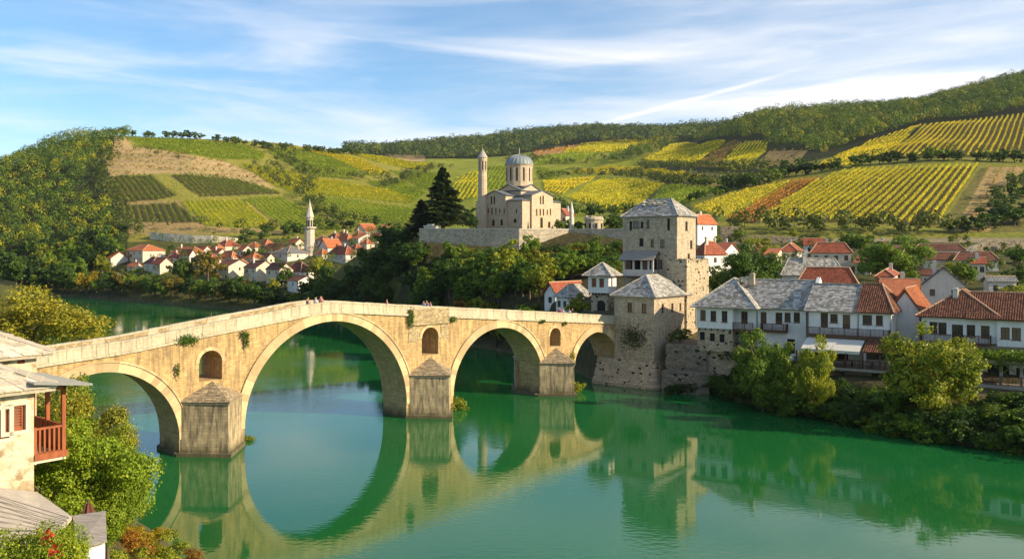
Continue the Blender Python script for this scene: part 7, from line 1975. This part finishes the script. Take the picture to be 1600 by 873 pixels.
for px, py in ((72, 836), (88, 858)):
    tag(link('red_vine_spray', me, None, P(px, py, 17.9), (0, 0, px), (.30, .035, .015)), 'spray of red autumn leaves on the bottom left vine', 'leaves', 'red autumn leaves on the vine')
for px, py, d, h, c_ in ((185, 830, 50, 3.2, T_OR), (215, 815, 53, 2.6, T_YE), (245, 835, 52, 3.0, T_YG), (280, 858, 52.5, 2.6, T_OR), (170, 850, 46, 3.4, T_YG), (310, 872, 53, 2.2, T_YE), (225, 862, 49, 3.0, T_YG), (262, 872, 49, 3.0, T_OL), (200, 872, 46, 3.0, T_OL), (180, 808, 56, 2.6, T_YE)):
    x = GX(px, d); tree(x, d, h, c_, 'orange and yellow autumn bush at the near water edge', 'near', name='bush', cat='bush', group='autumn bushes at the near water edge', wide=1.3, z=ZZ(py, d) - h)

# ------------------------------------------------------------------ people
def cloth(name, c): 
    k = 'cloth_' + name
    if k not in M: M[k] = m_plain(k, c, .9)
    return M[k]
M['skin'] = m_plain('skin', (.45, .25, .17), .6); M['hair'] = m_plain('hair', (.04, .025, .015), .7)
def skin_obj(name, verts, edges, rad, mat, parent, sub=1):
    me = bpy.data.meshes.new(name); me.from_pydata(verts, edges, []); me.materials.append(mat)
    o = link(name, me, parent); md = o.modifiers.new('s', 'SKIN'); md.use_smooth_shade = True
    for i, r in enumerate(rad): me.skin_vertices[0].data[i].radius = (r, r)
    me.skin_vertices[0].data[0].use_root = True
    m2 = o.modifiers.new('d', 'SUBSURF'); m2.levels = sub; m2.render_levels = sub
    return o
def person(loc, rz, label, shirt, trousers, pose=0, hgt=1.72, skirt=False):
    r = empty('person', loc, rz, label, 'person', 'people crossing the bridge'); s_ = hgt / 1.72; r.scale = (s_, s_, s_)
    st = [.12, -.12, .16, -.1][pose % 4]; ab = [.12, .3, .05, .22][pose % 4]
    V_ = [(0, 0, .95), (0, 0, 1.15), (0, .01, 1.38), (0, 0, 1.5), (0, -.02, 1.62), (0, -.01, 1.70),
          (.19, 0, 1.40), (.25, -.03 - ab * .3, 1.13), (.24, -.05 - ab, .92), (-.19, 0, 1.40), (-.25, .03, 1.13), (-.23, -.02, .90),
          (.09, 0, .88), (.10, -st * .7, .48), (.10, -st, .08), (.10, -st - .13, .04), (-.09, 0, .88), (-.10, st * .4, .48), (-.10, st, .08), (-.10, st - .13, .04),
          (.245, -.06 - ab, .84), (-.235, -.03, .82)]
    E = [(0, 1), (1, 2), (2, 3), (3, 4), (4, 5), (2, 6), (6, 7), (7, 8), (2, 9), (9, 10), (10, 11), (0, 12), (12, 13), (13, 14), (14, 15), (0, 16), (16, 17), (17, 18), (18, 19), (8, 20), (11, 21)]
    Rr = [.13, .12, .13, .055, .095, .085, .055, .042, .032, .055, .042, .032, .08, .055, .04, .035, .08, .055, .04, .035, .035, .035]
    skin_obj('body', V_, E, Rr, M['skin'], r)
    sv = [V_[i] for i in (0, 1, 2, 6, 7, 9, 10)]; skin_obj('shirt', sv, [(0, 1), (1, 2), (2, 3), (3, 4), (2, 5), (5, 6)], [.155, .15, .155, .08, .062, .08, .062], shirt, r)
    tv = [V_[i] for i in (0, 12, 13, 14, 16, 17, 18)]; skin_obj('trousers', tv, [(0, 1), (1, 2), (2, 3), (0, 4), (4, 5), (5, 6)], [.15, .10, .075, .06, .10, .075, .06], trousers, r)
    skin_obj('hair', [(0, .03, 1.66), (0, .035, 1.73)], [(0, 1)], [.10, .085], M['hair'], r)
    return r
ppl = [(487, 0.9, 'navy', (.03, .04, .14), 'blue', (.05, .07, .2), 'person in navy at the left end of the group on the bridge crest'), (493, 1.5, 'orange', (.6, .2, .08), 'navy', None, 'person in an orange top in the group on the bridge crest'), (499, .8, 'white', (.75, .72, .68), 'black', (.03, .03, .03), 'person in a white top in the group on the bridge crest'), (504, 1.3, 'black', None, 'blue', None, 'person in dark clothes in the group on the bridge crest'), (508, .9, 'pink', (.65, .3, .28), 'navy', None, 'person in a pink top near the right end of the crest group'), (513, 1.4, 'red', (.5, .07, .05), 'black', None, 'person in red at the right end of the crest group'),
       (611, .8, 'rose', (.55, .25, .2), 'navy', None, 'lone person walking between the crest and the middle pier'), (670, 1.0, 'sky', (.2, .35, .55), 'blue', None, 'person in light blue beside a companion above the middle pier'), (674, .9, 'rust', (.5, .18, .1), 'black', None, 'person in rust red above the middle pier'), (682, 1.2, 'lilac', (.5, .4, .6), 'navy', None, 'person in lilac standing right of the pair above the middle pier'),
       (885, 1.3, 'red', None, 'black', None, 'person in red at the left of the group near the gatehouse'), (892, 1.6, 'white', None, 'navy', None, 'person in white near the gatehouse end of the bridge'), (898, 1.0, 'white2', (.6, .6, .6), 'blue', None, 'person in pale grey near the gatehouse end of the bridge'), (906, 1.4, 'black', None, 'navy', None, 'person in dark clothes closest to the gatehouse')]
for i, (px, y, sn, sc_, tn, tc_, lab) in enumerate(ppl):
    t_ = tt(px); 
    person(b_world(t_, y, deckz(t_) + .02), B_A + R(90 if i % 2 else -90) + rnd.uniform(-.5, .5), lab, cloth(sn, sc_ or (.1, .1, .1)), cloth(tn, tc_ or (.05, .05, .1)), i, rnd.uniform(1.6, 1.8))
# ------------------------------------------------------------------ air
t = NT('thin_haze'); pv = t.n('ShaderNodeVolumePrincipled'); pv.inputs['Color'].default_value = (0.86, 0.90, 1.0, 1); pv.inputs['Density'].default_value = 0.000045; pv.inputs['Anisotropy'].default_value = 0.3
t.l(pv.outputs[0], t.out.inputs['Volume'])
mb = MB(); mb.box(-6500, 6500, -600, 4400, -8, 760)
hz_ = mb.build('haze', t.mat); tag(hz_, 'thin clear haze over the valley', 'haze', kind='stuff')
SC.cycles.volume_bounces = 0
